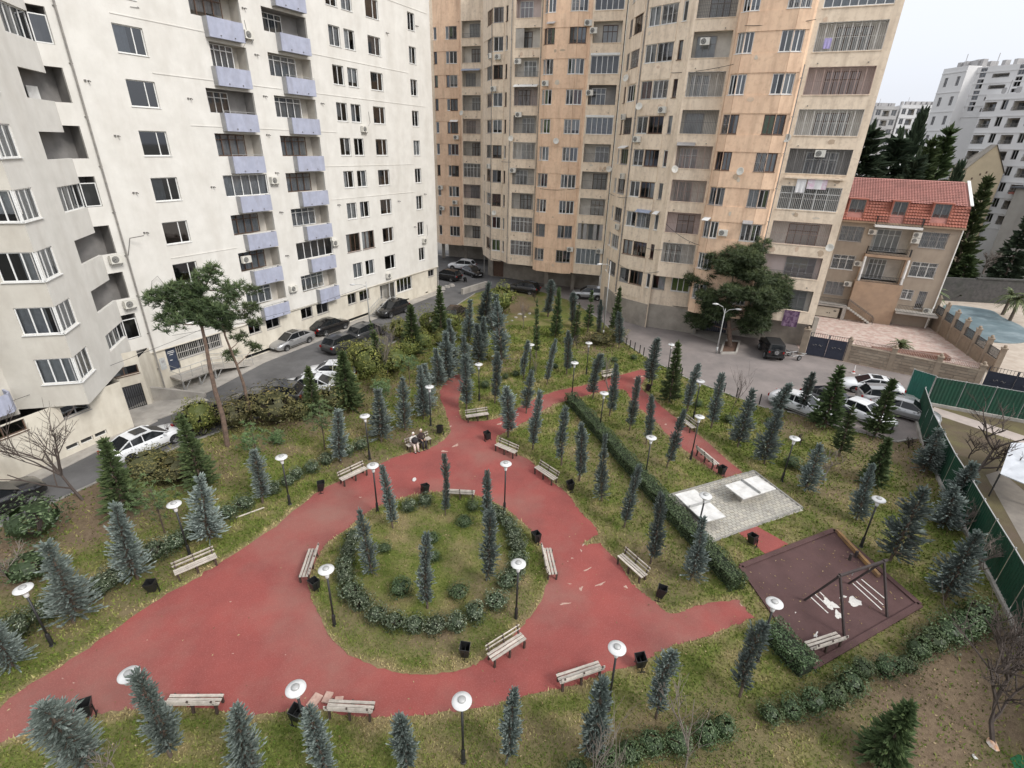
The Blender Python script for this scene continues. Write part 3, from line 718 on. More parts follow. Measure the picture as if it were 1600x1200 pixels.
def ologgia(a, b, s0, s1, styles, z0=3.4, h=2.08, first=0, depth=0.95, walls=None):
    fr = Fr(a, b); rows = [(i, z) for i, z in enumerate(SILLS[:-1]) if i >= first]
    wall(oe, fr, 0, fr.len, z0, OTOP, [(s0, s1, z, z + h) for i, z in rows], 0.18)
    for i, z in rows:
        stl = styles[i] if i < len(styles) else 'open'
        z1 = z + h; P = fr.p
        band(oe, fr, s0 - 0.04, s1 + 0.04, z - 0.07, z - 0.005, 0.0, 0.05)
        wm = (walls or {}).get(i, rnd.choice(['loggia_w', 'loggia_w', 'loggia_w', 'loggia_p']))
        if stl == 'glazed':
            n = max(4, int((s1 - s0) / 0.62))
            window(ob, fr, s0, s1, z, z1 - (0.22 if i in (5, 7) else 0), d=-0.07, leaves=n, transom=0, frame='fr_w', curtain=rnd.choice(['cur_g', None, 'cur_w']), sill=False)
            if i in (5, 7):
                mbx = MB(); band(mbx, fr, s0 - .05, s1 + .05, z1 - 0.215, z1 + .02, -0.16, 0.09); mbx.build('shutter_box', M['fr_w'], ob, OOFF)
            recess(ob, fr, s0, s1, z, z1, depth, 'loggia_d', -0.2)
            continue
        recess(ob, fr, s0, s1, z, z1, depth, wm, -0.18)
        L_ = s1 - s0; x = rnd.choice([0.08, 0.3, 0.4])
        window(ob, fr, s0 + L_ * x, s0 + L_ * (x + 0.52), z - 0.7, z1 - 0.25, d=-depth + 0.09, leaves=4 if L_ > 4 else 3, transom=0.25, frame=rnd.choice(['fr_b', 'fr_w', 'fr_g', 'fr_b']), curtain=rnd.choice(['cur_w', 'cur_w', 'cur_g', None]), sill=False, glass='glass')
        if stl.startswith('g'):
            kind = {'ga': 'arch', 'gb': 'bars', 'gg': 'grid', 'gs': 'scroll'}[stl[:2]]
            mt = {'w': 'iron_w', 'g': 'iron_g', 'p': 'iron_p'}[stl[2]]
            grille(ob, fr, s0 + .02, s1 - .02, z, z1, kind, mt, -0.02, 0.15, 0.023)
            if stl[2] == 'w' and kind == 'bars':
                window(ob, fr, s0, s1, z, z1, d=-0.1, leaves=5, transom=0.3, frame='fr_w', sill=False)
        elif stl == 'rail':
            rail(ob, fr, s0, s1, z, z + 0.55, -0.05)
        elif stl == 'shut':
            mbx = MB()
            for q0 in (0.0, 0.22, 0.62, 0.86):
                band(mbx, fr, s0 + L_ * q0 + .02, s0 + L_ * (q0 + .14), z + .02, z1 - .02, -0.12, -0.06)
            mbx.build('shutter', M['fr_g'], ob, OOFF)
        elif stl == 'screen':
            mbx = MB(); band(mbx, fr, s0 + .01, s0 + L_ * 0.35, z, z1 - .01, -0.1, -0.05); mbx.build('screen', M['conc'], ob, OOFF)
        for st_ in (s0 + 0.6, s1 - 0.7):
            if rnd.random() < 0.6:
                mbx = MB(); mbx.tube([fr.p(st_, -0.02, z - 0.85), fr.p(st_, 0.2, z - 0.87)], 0.05, 6); mbx.build('drain_stub', M['iron_g'], ob, OOFF)
    return fr
# section nearest the street (right)
oseg((11.7, 69.5), (11.85, 65.9), oe, [(2.3, 3.3)], z0=0)
s2 = oseg((11.85, 65.9), (12.35, 62.9), oe, [(0.35, 2.7)], z0=0); oseg((12.35, 62.9), (12.4, 61.4), oe, z0=0)
s4 = oseg((12.4, 61.4), (13.4, 60.2), oe, [(0.15, 1.5)], z0=0); s5 = oseg((13.4, 60.2), (14.75, 58.8), oe, [(0.06, -0.12)], z0=0)
s6 = oseg((14.75, 58.8), (15.55, 57.75), oe, [(0.45, 0.98)], z0=0); oseg((15.55, 57.75), (15.75, 57.05), oe, z0=6.3)
for f_ in (s2, s4, s5): spandrels(oe, f_)
fi = ologgia((15.75, 57.05), (19.3, 55.65), 0.2, 3.6, ['', 'gaw', 'gbp', 'gap', 'gap', 'gbg', 'gaw', 'open', 'ggg', 'open'], z0=6.3, first=1, walls={6: 'loggia_w', 7: 'loggia_w'})
oseg((19.3, 55.65), (19.0, 54.4), oo, z0=3.4)
FRJ = ['fr_w', 'fr_w', 'fr_w', 'fr_g', 'fr_b', 'fr_b', 'fr_w', 'fr_w', 'fr_w', 'fr_w', 'fr_w']
j1 = oseg((19.0, 54.4), (19.5, 53.75), oo, [(0.12, -0.02)], same_frame=FRJ)
j2 = oseg((19.5, 53.75), (23.0, 52.1), oo, [(0.02, 0.78), (-0.95, -0.02)], same_frame=FRJ)
j3 = oseg((23.0, 52.1), (24.2, 51.95), oo, [(0.02, 0.9)], same_frame=FRJ)
for f_ in (j1, j2, j3): spandrels(oo, f_)
oseg((24.2, 51.95), (24.5, 52.15), oo)
fk_ = ologgia((24.5, 52.15), (30.1, 49.75), 0.4, 5.45, ['open', 'rail', 'gbp', 'gbw', 'gag', 'gaw', 'gap', 'gaw', 'glazed', 'open'], z0=3.4, walls={0: 'loggia_w', 1: 'loggia_p', 2: 'loggia_w', 4: 'loggia_d', 6: 'loggia_p'})
fend = Fr((30.1, 49.75), (35.4, 63.6)); wall(oe, fend, 0, fend.len, 3.4, OTOP)
# recessed lowest storey under loggia column, garage and undercroft walls
f_low = Fr((15.3, 58.55), (20.9, 56.1)); wall(oe, f_low, 0, f_low.len, 0, 6.3, [(0.5, 1.9, 4.55, 6.1), (2.6, 4.6, 4.55, 6.1)], 0.15)
owindow(f_low, 0.5, 1.9, 4.55, 1.55, 0, gr=False); owindow(f_low, 2.6, 4.6, 4.55, 1.55, 0, gr=False)
def soffit(mbx, pts, z):
    mbx.poly([(p[0], p[1], z) for p in pts])
soffit(oe, [(15.55, 57.75), (15.75, 57.05), (19.3, 55.65), (20.9, 56.1), (15.3, 58.55)], 6.3)
soffit(oe, [(19.0, 54.4), (19.5, 53.75), (23.0, 52.1), (24.2, 51.95), (24.5, 52.15), (30.1, 49.75), (32.2, 54.4), (22.0, 59.3), (20.9, 56.1)], 3.42)
opl2 = MB(); f_gar = Fr((20.9, 57.9), (32.0, 52.9)); wall(opl2, f_gar, 0, f_gar.len, 0, 3.5, [(1.0, 3.9, 0.02, 2.3)], 0.3)
f_gl = Fr((20.9, 56.1), (20.9, 57.9)); wall(opl2, f_gl, 0, f_gl.len, 0, 3.5); opl2.build('undercroft_wall', M['plinth'], ob, OOFF)
mbx = MB()
for i in range(12): band(mbx, f_gar, 1.02 + i * .24, 1.02 + i * .24 + .225, 0.03, 2.28, -0.12, -0.16)
mbx.build('garage_door', surf('navy_garage_paint', (0.022, 0.026, 0.042), (0.03, 0.035, 0.055), 3, 0.5), ob, OOFF)
mbx = MB(); mbx.box((32.0, 52.6, 1.7), (0.5, 0.5, 3.4)); mbx.build('column', M['plinth'], ob, OOFF)
# concrete plinth round the nearest rounded bay
for a, b in (((11.85, 65.9), (12.35, 62.9)), ((12.35, 62.9), (12.4, 61.4)), ((12.4, 61.4), (13.4, 60.2)), ((13.4, 60.2), (14.75, 58.8)), ((14.75, 58.8), (15.5, 57.9)), ((15.3, 58.55), (20.9, 56.1))):
    band(opl, Fr(a, b), 0, Fr(a, b).len, 0, 2.75, 0.0, 0.16)
# middle section
oseg((-5.7, 88.4), (-5.2, 83.0), oe, z0=3.3)
c1 = oseg((-5.2, 83.0), (-3.75, 78.6), oe, [(1.9, 4.5)], z0=3.3)
c2 = oseg((-3.75, 78.6), (-2.25, 77.9), oe, [(0.08, 1.5)], z0=3.3)
c3 = oseg((-2.25, 77.9), (-1.65, 76.8), oe, [(0.35, 0.95)], z0=3.3)
for f_ in (c1, c2): spandrels(oe, f_)
oseg((-1.65, 76.8), (-1.1, 75.7), oe, z0=3.3)
fe_ = ologgia((-1.1, 75.7), (2.5, 74.45), 0.3, 3.5, ['gbw', 'gbw', 'gbg', 'gbg', 'gaw', 'gag', 'gag', 'rail', 'screen', 'open', 'open'], z0=3.3, walls={0: 'loggia_p', 1: 'loggia_p'})
oseg((2.5, 74.45), (2.5, 73.1), oo, z0=3.3)
FRF = ['fr_g', 'fr_g', 'fr_w', 'fr_w', 'fr_w', 'fr_w', 'fr_w', 'fr_w', 'fr_b', 'fr_w', 'fr_w']
f1 = oseg((2.5, 73.1), (2.95, 72.25), oo, [(0.3, -0.02)], z0=3.3, same_frame=FRF)
f2 = oseg((2.95, 72.25), (6.4, 70.9), oo, [(0.02, 0.95), (-0.95, -0.02)], z0=3.3, same_frame=FRF)
f3 = oseg((6.4, 70.9), (7.65, 70.95), oo, [(0.02, 1.05)], z0=3.3, same_frame=FRF)
for f_ in (f1, f2, f3): spandrels(oo, f_)
oseg((7.65, 70.95), (7.95, 70.6), oo, z0=3.3)
fg_ = ologgia((7.95, 70.6), (11.6, 69.55), 0.2, 3.5, ['glazed', 'shut', 'gsw', 'gbg', 'gsg', 'glazed', 'open', 'glazed', 'open', 'glazed'], z0=3.3, walls={6: 'loggia_d', 8: 'loggia_w'})
# far section (left, half hidden)
oseg((-18.0, 93.6), (-13.4, 91.8), oe, [(1.0, 2.4)], z0=3.3)
u1 = oseg((-13.4, 91.8), (-10.9, 90.7), oo, [(0.02, 0.6), (-0.6, -0.02)], z0=3.3); u2 = oseg((-10.9, 90.7), (-9.3, 90.3), oo, [(0.02, 1.25)], z0=3.3)
for f_ in (u1, u2): spandrels(oo, f_)
oseg((-9.3, 90.3), (-8.95, 89.5), oo, z0=3.3)
fb_ = ologgia((-8.95, 89.5), (-5.7, 88.4), 0.1, 3.1, ['open', 'gbg', 'gbg', 'gbw', 'gbg', 'gbp', 'gbg', 'open', 'open', 'rail', 'open'], z0=3.3)
# undercrofts
soffit(oe, [(-5.7, 88.4), (-5.2, 83.0), (-3.75, 78.6), (-2.25, 77.9), (-1.1, 75.7), (2.5, 74.45), (2.5, 73.1), (2.95, 72.25), (6.4, 70.9), (7.65, 70.95), (7.95, 70.6), (11.6, 69.55), (12, 75), (5, 80), (-3, 84)], 3.32)
soffit(oe, [(-18, 93.6), (-13.4, 91.8), (-10.9, 90.7), (-9.3, 90.3), (-8.95, 89.5), (-5.7, 88.4), (-3, 96), (-18, 99)], 3.32)
def low_wall(a, b, h=3.35, opn=()):
    fr = Fr(a, b); q_ = MB(); wall(q_, fr, 0, fr.len, 0, h, opn, 0.6); q_.build('undercroft_wall', M['plinth'], ob, OOFF); return fr
low_wall((-4.4, 82.6), (-3.75, 81.7)); fdoor = low_wall((-3.75, 81.7), (-1.6, 80.9), 3.35, [(0.2, 2.0, 0.02, 2.6)])
low_wall((-1.6, 80.9), (4.9, 77.4), 3.35, [(1.2, 3.4, 2.5, 3.0), (4.2, 6.4, 2.5, 3.0)]); low_wall((4.9, 77.4), (9.2, 76.0)); low_wall((9.2, 76.0), (12.0, 72.8))
low_wall((-18, 98.6), (-11.5, 96.4), 3.35, [(3.0, 5.8, 0.02, 2.5)]); low_wall((-11.5, 96.4), (-4.4, 94.2)); low_wall((-4.4, 94.2), (-4.4, 82.6))
mbx = MB(); band(mbx, fdoor, 0.21, 1.08, 0.03, 2.58, -0.2, -0.26); band(mbx, fdoor, 1.1, 1.99, 0.03, 2.58, -0.2, -0.26); mbx.build('steel_door', M['fr_b'], ob, OOFF)
for x, y in ((4.6, 75.6), (8.4, 74.2), (-9.0, 93.5), (-13.2, 95.0)):
    mbx = MB(); mbx.box((x, y, 1.66), (0.5, 0.5, 3.3)); mbx.build('column', M['plinth'], ob, OOFF)
oe.build('beige_wall', M['obe'], ob, OOFF); oo.build('orange_wall', M['ob'], ob, OOFF); opl.build('plinth', M['plinth'], ob, OOFF)
V_ = (0.35, 0.937)
fl_ = [z + 2.15 for z in SILLS]
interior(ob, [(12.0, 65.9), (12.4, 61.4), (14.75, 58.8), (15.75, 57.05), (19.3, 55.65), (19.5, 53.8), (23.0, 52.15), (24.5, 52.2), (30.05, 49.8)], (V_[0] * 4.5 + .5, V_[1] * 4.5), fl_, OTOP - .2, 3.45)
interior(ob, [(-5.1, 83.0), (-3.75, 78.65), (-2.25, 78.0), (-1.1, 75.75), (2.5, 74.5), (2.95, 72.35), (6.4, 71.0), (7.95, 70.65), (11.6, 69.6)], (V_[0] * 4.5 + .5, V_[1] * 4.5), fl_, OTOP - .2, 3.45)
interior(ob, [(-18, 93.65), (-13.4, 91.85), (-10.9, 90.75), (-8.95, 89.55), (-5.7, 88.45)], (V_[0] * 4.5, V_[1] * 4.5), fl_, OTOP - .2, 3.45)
# roof sheet
mbx = MB(); mbx.poly([(x, y, OTOP) for x, y in ((-18, 93.6), (-5.7, 88.4), (-5.2, 83), (-3.75, 78.6), (-1.1, 75.7), (2.95, 72.25), (11.7, 69.5), (12.4, 61.4), (14.75, 58.8), (19.3, 55.65), (23, 52.1), (30.1, 49.75), (35.4, 63.6), (18, 76), (-12, 103))]); mbx.build('roof', M['plinth'], ob, OOFF)
# pipes, conduits, air conditioners
def vpipe(x, y, z0, z1, r=0.07, mat='pipe'):
    mbx = MB(); mbx.tube([(x, y, z0), (x, y, (z0 + z1) / 2), (x, y, z1)], r, 6)
    for z in range(int(z0) + 1, int(z1), 3): mbx.box((x, y + .05, z), (0.18, 0.18, 0.06))
    mbx.build('downpipe', M[mat], ob, OOFF)
vpipe(11.72, 69.25, 0.0, OTOP, 0.09, 'acw'); vpipe(12.28, 61.6, 3.2, OTOP, 0.07); vpipe(24.35, 51.75, 3.5, 26, 0.05); vpipe(-5.0, 82.4, 0, 15, 0.08); vpipe(-3.9, 78.6, 3.3, 33, 0.05); vpipe(-1.3, 75.7, 3.3, 36, 0.06); vpipe(20.6, 55.9, 0, 4.5, 0.06); vpipe(2.35, 74.2, 4, OTOP, 0.05)
mbx = MB()
def cable(a, b, sag, r=0.022, n=8):
    a = Vector(a); b = Vector(b)
    mbx = MB(); mbx.tube([a.lerp(b, i / n) - Vector((0, 0, sag * 4 * (i / n) * (1 - i / n))) for i in range(n + 1)], r, 4); mbx.build('cable', M['iron_k'], ob, OOFF)
cable((12.2, 61.2, 6.6), (15.9, 56.85, 6.8), 0.5); cable((15.9, 56.85, 11.9), (19.0, 54.3, 10.2), 0.3); cable((13.3, 60.0, 9.6), (15.9, 56.8, 9.2), 0.35); cable((11.9, 65.5, 6.2), (13.3, 60.0, 5.6), 0.5)
cable((12.2, 61.2, 3.1), (20.5, 55.8, 3.0), 0.25, 0.04); cable((19.3, 53.7, 29.0), (24.4, 51.7, 29.2), 0.12); cable((14.7, 58.6, 25.9), (19.2, 54.1, 26.2), 0.15)
cable((-3.6, 78.3, 3.4), (11.6, 69.3, 3.3), 0.3, 0.04); cable((-5.2, 82.9, 17.1), (-1.0, 75.4, 17.0), 0.1); cable((2.9, 72.0, 14.0), (7.9, 70.4, 14.3), 0.2); cable((11.6, 69.2, 13.9), (12.3, 61.0, 14.1), 0.2)
for fr, s, z in ((s5, 1.7, 22.7), (s4, 0.6, 20.0), (s2, 2.4, 16.2), (s2, 2.5, 10.6), (s2, 0.6, 22.3), (j2, 1.35, 11.7), (j2, 3.4, 10.0), (fk_, 2.9, 19.1), (fi, 1.3, 28.2), (f2, 0.15, 26.0), (fg_, 0.4, 25.0), (fg_, 0.3, 31.2), (f3, 1.1, 32.0), (c2, 0.3, 25.8), (c1, 4.2, 29.6), (c2, 0.9, 29.4), (fe_, 0.5, 16.0), (fe_, 0.8, 28.6), (u2, 1.0, 20.0), (u2, 0.6, 10.2), (u1, 0.9, 9.1), (u1, 0.7, 12.4), (c1, 3.9, 16.3), (fg_, 3.4, 6.6), (f3, 0.9, 6.5), (fe_, 1.1, 22.7)):
    aircon(ob, fr, s, z, 0.0 if fr in (fk_, fi) else 0.06)
aircon(ob, fk_, 2.95, 19.05, -0.9, 0.9)
# things hung out on the street front
def cloth(name, fr, s0, s1, z0, z1, d, mat, label, cat, grp=None):
    r_ = empty(name, fr.p((s0 + s1) / 2, d, z0), 0, label, cat, grp)
    mbx = MB(); n = 8
    for i in range(n):
        a, b = s0 + (s1 - s0) * i / n, s0 + (s1 - s0) * (i + 1) / n
        da, db = d + 0.03 * math.sin(i * 1.7), d + 0.03 * math.sin((i + 1) * 1.7)
        mbx.quad(fr.p(a, da, z0), fr.p(b, db, z0), fr.p(b, d, z1), fr.p(a, d, z1), (i // 3) % 2)
        mbx.quad(fr.p(b, db - .02, z0), fr.p(a, da - .02, z0), fr.p(a, d - .02, z1), fr.p(b, d - .02, z1), (i // 3) % 2)
    mbx.build('fabric', mat, r_, r_.location); return r_
pk = surf('pink_print_cotton', (0.62, 0.42, 0.52), (0.7, 0.68, 0.7), 4, 0.9); ww = surf('white_cotton', (0.72, 0.71, 0.7), (0.66, 0.65, 0.65), 3, 0.9)
lv = surf('lilac_cotton', (0.38, 0.33, 0.6), (0.45, 0.4, 0.62), 4, 0.9)
cloth('bed_sheet', fk_, 1.6, 2.4, 15.75, 17.0, 0.16, [ww, ww], 'white sheet drying under the loggia of the orange block', 'laundry')
cloth('bed_sheet', fk_, 2.5, 4.1, 16.1, 16.95, 0.16, [pk, ww], 'pink and white printed sheet drying below the loggia beside a white one', 'laundry')
cloth('towel', fk_, 1.1, 1.65, 27.15, 27.9, 0.08, [lv, lv], 'lilac towel hanging on the white loggia grille near the top right', 'laundry')
rugm = surf('purple_rug', (0.10, 0.05, 0.10), (0.20, 0.13, 0.19), 3.5, 0.95, lo=.45, hi=.55)
cloth('rug', fk_, 3.35, 4.75, 2.95, 4.62, 0.07, [rugm, rugm], 'dark purple patterned rug hung over the lowest parapet above the jeep', 'rug')
mbx = MB(); band(mbx, fk_, 0.5, 5.4, 16.95, 17.08, 0.04, 0.28); mbx.build('laundry_shelf', M['obe'], ob, OOFF)

# later additions by the tenants: satellite dishes, awnings, patched render
dm = MB(); dm.lathe([(0, .0), (.18, .03), (.34, .11), (.36, .12), (.34, .13), (.0, .03)], n=14); dm.v = [(x, -z - .35, y) for x, y, z in dm.v]; dm.bar((0, 0, -.2), (0, -.36, 0), .03, .03); dm.bar((0, -.4, -.3), (0, -.75, 0), .02, .02); dish = dm.mesh('satellite_dish', M['acw'])
for fr, s, z in ((fk_, .15, 20.2), (fk_, 5.8, 11.0), (j2, 2.0, 17.3), (fi, .1, 17.2), (s4, .3, 23.0), (fg_, 3.5, 16.6), (f2, 1.8, 19.6), (fe_, .1, 19.8), (fb_, .2, 23.3), (s2, .2, 26.0), (c2, .5, 10.0)):
    link('satellite_dish', dish, ob, fr.p(s, .03, z) - OOFF, (R(-12), 0, fr.rz() + rnd.uniform(-.6, .6)))
am = [M['fr_w'], M['fr_g'], surf('faded_blue_awning', (.3, .34, .42), (.25, .28, .36), 2, .8), M['fr_w']]
for i, (fr, a, b, z) in enumerate(((j1, .05, .8, 12.75), (j2, 2.95, 3.85, 12.75), (s5, .05, 1.9, 12.75), (s6, .4, 1.05, 12.75), (fe_, .3, 3.5, 25.85), (f2, .0, 1.0, 32.0), (fb_, .1, 3.1, 29.0), (s2, .3, 2.75, 19.1), (u2, .0, 1.3, 22.2), (fi, .15, 1.9, 19.5))):
    q_ = MB(); A, B, C_, D_ = fr.p(a, .02, z + .28), fr.p(b, .02, z + .28), fr.p(b, .55, z), fr.p(a, .55, z); q_.quad(A, D_, C_, B); q_.quad(*[p - Vector((0, 0, .03)) for p in (A, B, C_, D_)]); q_.quad(D_ - Vector((0, 0, .03)), C_ - Vector((0, 0, .03)), C_, D_); q_.build('awning', am[i % 4], ob, OOFF)
pmm = [surf('patched_render_%d' % i, c, tuple(x * .85 for x in c), 3, .95) for i, c in enumerate(((.62, .54, .44), (.52, .40, .29), (.66, .50, .37)))]
for i in range(34):
    fr = rnd.choice([fk_, fi, fg_, fe_, j2, f2, s5, s4, s2, fk_, j2]); k = rnd.randrange(0, 9); z = SILLS[k] - rnd.uniform(.35, .85); x = rnd.uniform(.1, fr.len - 1.0); wd_ = rnd.uniform(.3, .9); hh2 = rnd.uniform(.12, .4); q_ = MB(); n = 9; d_ = .062 if fr in (j2, f2, s5, s4, s2) else .008
    q_.add([fr.p(x + wd_ / 2 + wd_ / 2 * rnd.uniform(.6, 1) * math.cos(6.283 * t / n), d_, z + hh2 * rnd.uniform(.5, 1) * math.sin(6.283 * t / n)) for t in range(n)], [tuple(range(n))]); q_.build('render_patch', pmm[i % 3], ob, OOFF)
# ------------------------------------------------------------------ ground, roads, lawn, path
LZ = 0.06                                                        # lawn level above the road
def P2(px, py, z=LZ): return G(px, py, z)
def S_(o, kind='structure'): o['kind'] = kind; return o
def smooth_poly(pts, n=5, closed=True):
    """Catmull-Rom through plan points; corners given as (x, y, 1) stay sharp"""
    out = []; k = len(pts)
    for i in range(k if closed else k - 1):
        p0, p1, p2, p3 = (pts[(i - 1) % k], pts[i], pts[(i + 1) % k], pts[(i + 2) % k])
        if len(p1) > 2 and p1[2]: p0 = p1
        if len(p2) > 2 and p2[2]: p3 = p2
        if not closed:
            if i == 0: p0 = p1
            if i == k - 2: p3 = p2
        for j in range(n):
            t = j / n; q = []
            for a in (0, 1):
                q.append(0.5 * (2 * p1[a] + (p2[a] - p0[a]) * t + (2 * p0[a] - 5 * p1[a] + 4 * p2[a] - p3[a]) * t * t + (3 * p1[a] - p0[a] - 3 * p2[a] + p3[a]) * t ** 3))
            out.append(tuple(q))
    if not closed: out.append(tuple(pts[-1][:2]))
    return out
def px_poly(pxs, n=4, z=LZ):
    return smooth_poly([(P2(p[0], p[1], z).x, P2(p[0], p[1], z).y) + tuple(p[2:]) for p in pxs], n)
def inside(poly, X, Y):
    poly = np.asarray([p[:2] for p in poly]); n = len(poly); r = np.zeros(X.shape, bool); j = n - 1
    for i in range(n):
        xi, yi = poly[i]; xj, yj = poly[j]
        with np.errstate(divide='ignore', invalid='ignore'):
            c = ((yi > Y) != (yj > Y)) & (X < (xj - xi) * (Y - yi) / (yj - yi + 1e-12) + xi)
        r ^= c; j = i
    return r
def edge_dist(poly, X, Y):
    d = np.full(X.shape, 1e9); n = len(poly)
    for i in range(n):
        ax, ay = poly[i][:2]; bx, by = poly[(i + 1) % n][:2]
        vx, vy = bx - ax, by - ay; L2 = vx * vx + vy * vy + 1e-9
        t = np.clip(((X - ax) * vx + (Y - ay) * vy) / L2, 0, 1)
        d = np.minimum(d, np.hypot(X - ax - t * vx, Y - ay - t * vy))
    return d
_rs = np.random.RandomState(3)
_lat = _rs.rand(8, 96, 96)
def vnoise(X, Y, sc, k=0):
    x = X * sc + 17.3 * k; y = Y * sc - 9.1 * k; xi = np.floor(x).astype(int); yi = np.floor(y).astype(int); fx = x - xi; fy = y - yi
    fx = fx * fx * (3 - 2 * fx); fy = fy * fy * (3 - 2 * fy); T = _lat[k % 8]
    a = T[xi % 96, yi % 96]; b = T[(xi + 1) % 96, yi % 96]; c = T[xi % 96, (yi + 1) % 96]; d = T[(xi + 1) % 96, (yi + 1) % 96]
    return a * (1 - fx) * (1 - fy) + b * fx * (1 - fy) + c * (1 - fx) * fy + d * fx * fy
def fbm(X, Y, sc, k=0):
    return vnoise(X, Y, sc, k) * .5 + vnoise(X, Y, sc * 2.1, k + 1) * .28 + vnoise(X, Y, sc * 4.7, k + 2) * .22

mb = MB(); mb.quad((-1500, -300, -0.02), (1500, -300, -0.02), (1500, 2500, -0.02), (-1500, 2500, -0.02))
S_(mb.build('ground', surf('town_ground', (0.20, 0.185, 0.16), (0.15, 0.14, 0.12), 0.05, 0.95, stain=(0.09, 0.1, 0.07), stain_scale=0.03, stain_amt=0.6)))
# left street, right street (worn, pinkish), back yard asphalt
mb = MB(); mb.poly([(x, y, -0.004) for x, y in ((-42, -6), (-20, -6), (-20, 15), (-14, 40), (-5, 68), (2, 77), (12, 80), (2, 100), (-30, 105), (-33, 60), (-33, 40), (-34, 20))])
S_(mb.build('road', M['asph']))
mb = MB(); mb.poly([(x, y, -0.008) for x, y in ((2, 60), (10, 45), (20, 30), (30, 26), (41, 42.0), (47, 40), (52, 44), (34, 50), (33.5, 58), (20, 64), (13, 72), (6, 82), (-2, 80))])
S_(mb.build('street', M['asph2']))
# footway along the white block
mb = MB(); fs = Fr(fm.p(-6.4, 0, 0)[:2], fm.p(31.5, 0, 0)[:2])
mb.prism([tuple(fm.p(s, d, 0)[:2]) for s, d in ((-6.2, 3.4), (1.2, 1.75), (31.4, 1.1), (31.4, -0.1), (-6.2, -0.1))], -0.01, 0.05)
S_(mb.build('footway', M['conc']))
mb = MB(); mb.prism([tuple(q[:2]) for q in (fm.p(-6.3, 4.6, 0), fm.p(-6.3, -0.1, 0), Vector((-29.4, 33.4, 0)), Vector((-27.0, 31.75, 0)), Vector((-25.9, 33.0, 0)))], -0.01, 0.07)
S_(mb.build('entrance_forecourt', M['conc']))
mb = MB(); a = Vector((-28.1, 35.6, 0)); b = Vector((-24.6, 36.6, 0)); dv = (b - a).normalized(); nn = Vector((-dv.y, dv.x, 0))
mb.add([a, b, b + nn * .25, a + nn * .25, a + Vector((0, 0, 1.25)), b + Vector((0, 0, .35)), b + nn * .25 + Vector((0, 0, .35)), a + nn * .25 + Vector((0, 0, 1.25))], [(0, 1, 5, 4), (1, 2, 6, 5), (2, 3, 7, 6), (3, 0, 4, 7), (4, 5, 6, 7)])
tag(mb.build('retaining_wall', M['conc']), 'low sloping concrete wall beside the gated entrance recess', 'wall')
mb = MB(); mb.prism([(-30.4, 24.3), (-26.2, 33.0), (-25.9, 32.6), (-29.2, 22.0), (-34.5, 12), (-36, 13)], -0.01, 0.05)
S_(mb.build('wall_skirting', M['conc']))

left_kerb = [(-33, 6), (-26.8, 20.98), (-24.67, 25.11), (-22.17, 29.37), (-18.81, 33.6), (-13.08, 48.44), (-8.4, 61.48), (-5.6, 70.5)]
right_kerb = [(8.0, 67.8), (10.5, 60.2), (12.01, 52.4), (13.42, 47.9), (16.34, 42.69), (19.14, 39.34), (20.99, 37.35), (22.93, 36.7), (24.8, 34.9), (28.3, 32.6), (30.2, 33.2)]
fence_line = [(30.36, 32.87), (28.87, 29.85), (27.63, 27.31), (26.43, 24.49), (24.9, 21.09), (23.99, 19.0), (23.2, 17.3), (22.0, 14.9), (18.6, 8.2)]
lawn_out = left_kerb + [(-3.0, 74.0), (4.0, 72.4)] + right_kerb + fence_line + [(12, -4), (-30, -4)]
def kerbs(pts, name, w_=0.16, h_=0.13):
    for i in range(len(pts) - 1):
        a = Vector((pts[i][0], pts[i][1], 0)); b = Vector((pts[i + 1][0], pts[i + 1][1], 0)); L_ = (b - a).length; n = max(1, int(L_ / 1.0))
        for j in range(n):
            p = a.lerp(b, j / n); q_ = a.lerp(b, (j + 0.985) / n); mb = MB(); jit = rnd.uniform(-.012, .012)
            mb.bar(p + Vector((0, 0, h_ / 2 - .02 + jit)), q_ + Vector((0, 0, h_ / 2 - .02 + jit)), w_, h_); o = mb.build('kerbstone', M['kerb'], name)
kroot = S_(empty('kerb')); kerbs(left_kerb[1:], kroot); kerbs(right_kerb, kroot)

# red rubber path: plaza ring and branches (outlines read off the photograph, then laid on the ground)
path_outer = [(-60, 1175), (0, 1105), (60, 1062), (150, 1005), (250, 935), (330, 890), (420, 828), (500, 768), (560, 740), (625, 712), (660, 705), (690, 690), (703, 672),
              (698, 645), (687, 620), (695, 600), (712, 585), (728, 592), (722, 610), (716, 630), (720, 650), (735, 658), (775, 655), (800, 642), (840, 622), (880, 608), (930, 598),
              (980, 583), (1003, 577, 1), (1013, 586), (1003, 606), (1030, 632), (1065, 660), (1110, 695), (1160, 738, 1), (1133, 746, 1), (1085, 716), (1055, 690), (1020, 655), (992, 633), (975, 610),
              (940, 613), (900, 622), (868, 632), (835, 650), (805, 668), (775, 685), (790, 702), (830, 722), (862, 752), (890, 775), (912, 806), (934, 832), (905, 853, 1), (940, 848, 1), (962, 875), (985, 905), (1008, 930), (1032, 948), (1050, 957),
              (1095, 947), (1152, 936, 1), (1181, 965, 1), (1130, 985), (1080, 1000), (1040, 1015), (1010, 1030), (975, 1045), (925, 1060), (870, 1075), (800, 1095), (720, 1108), (640, 1121), (590, 1120), (490, 1108), (400, 1118), (330, 1105), (250, 1107), (150, 1115), (80, 1135), (0, 1160), (-80, 1200)]
path_poly = px_poly(path_outer, 9)
_pr = random.Random(21)
path_poly = [(x + _pr.gauss(0, .035) + .05 * math.sin(i * .37), y + _pr.gauss(0, .035) + .05 * math.cos(i * .29)) for i, (x, y) in enumerate(path_poly)]
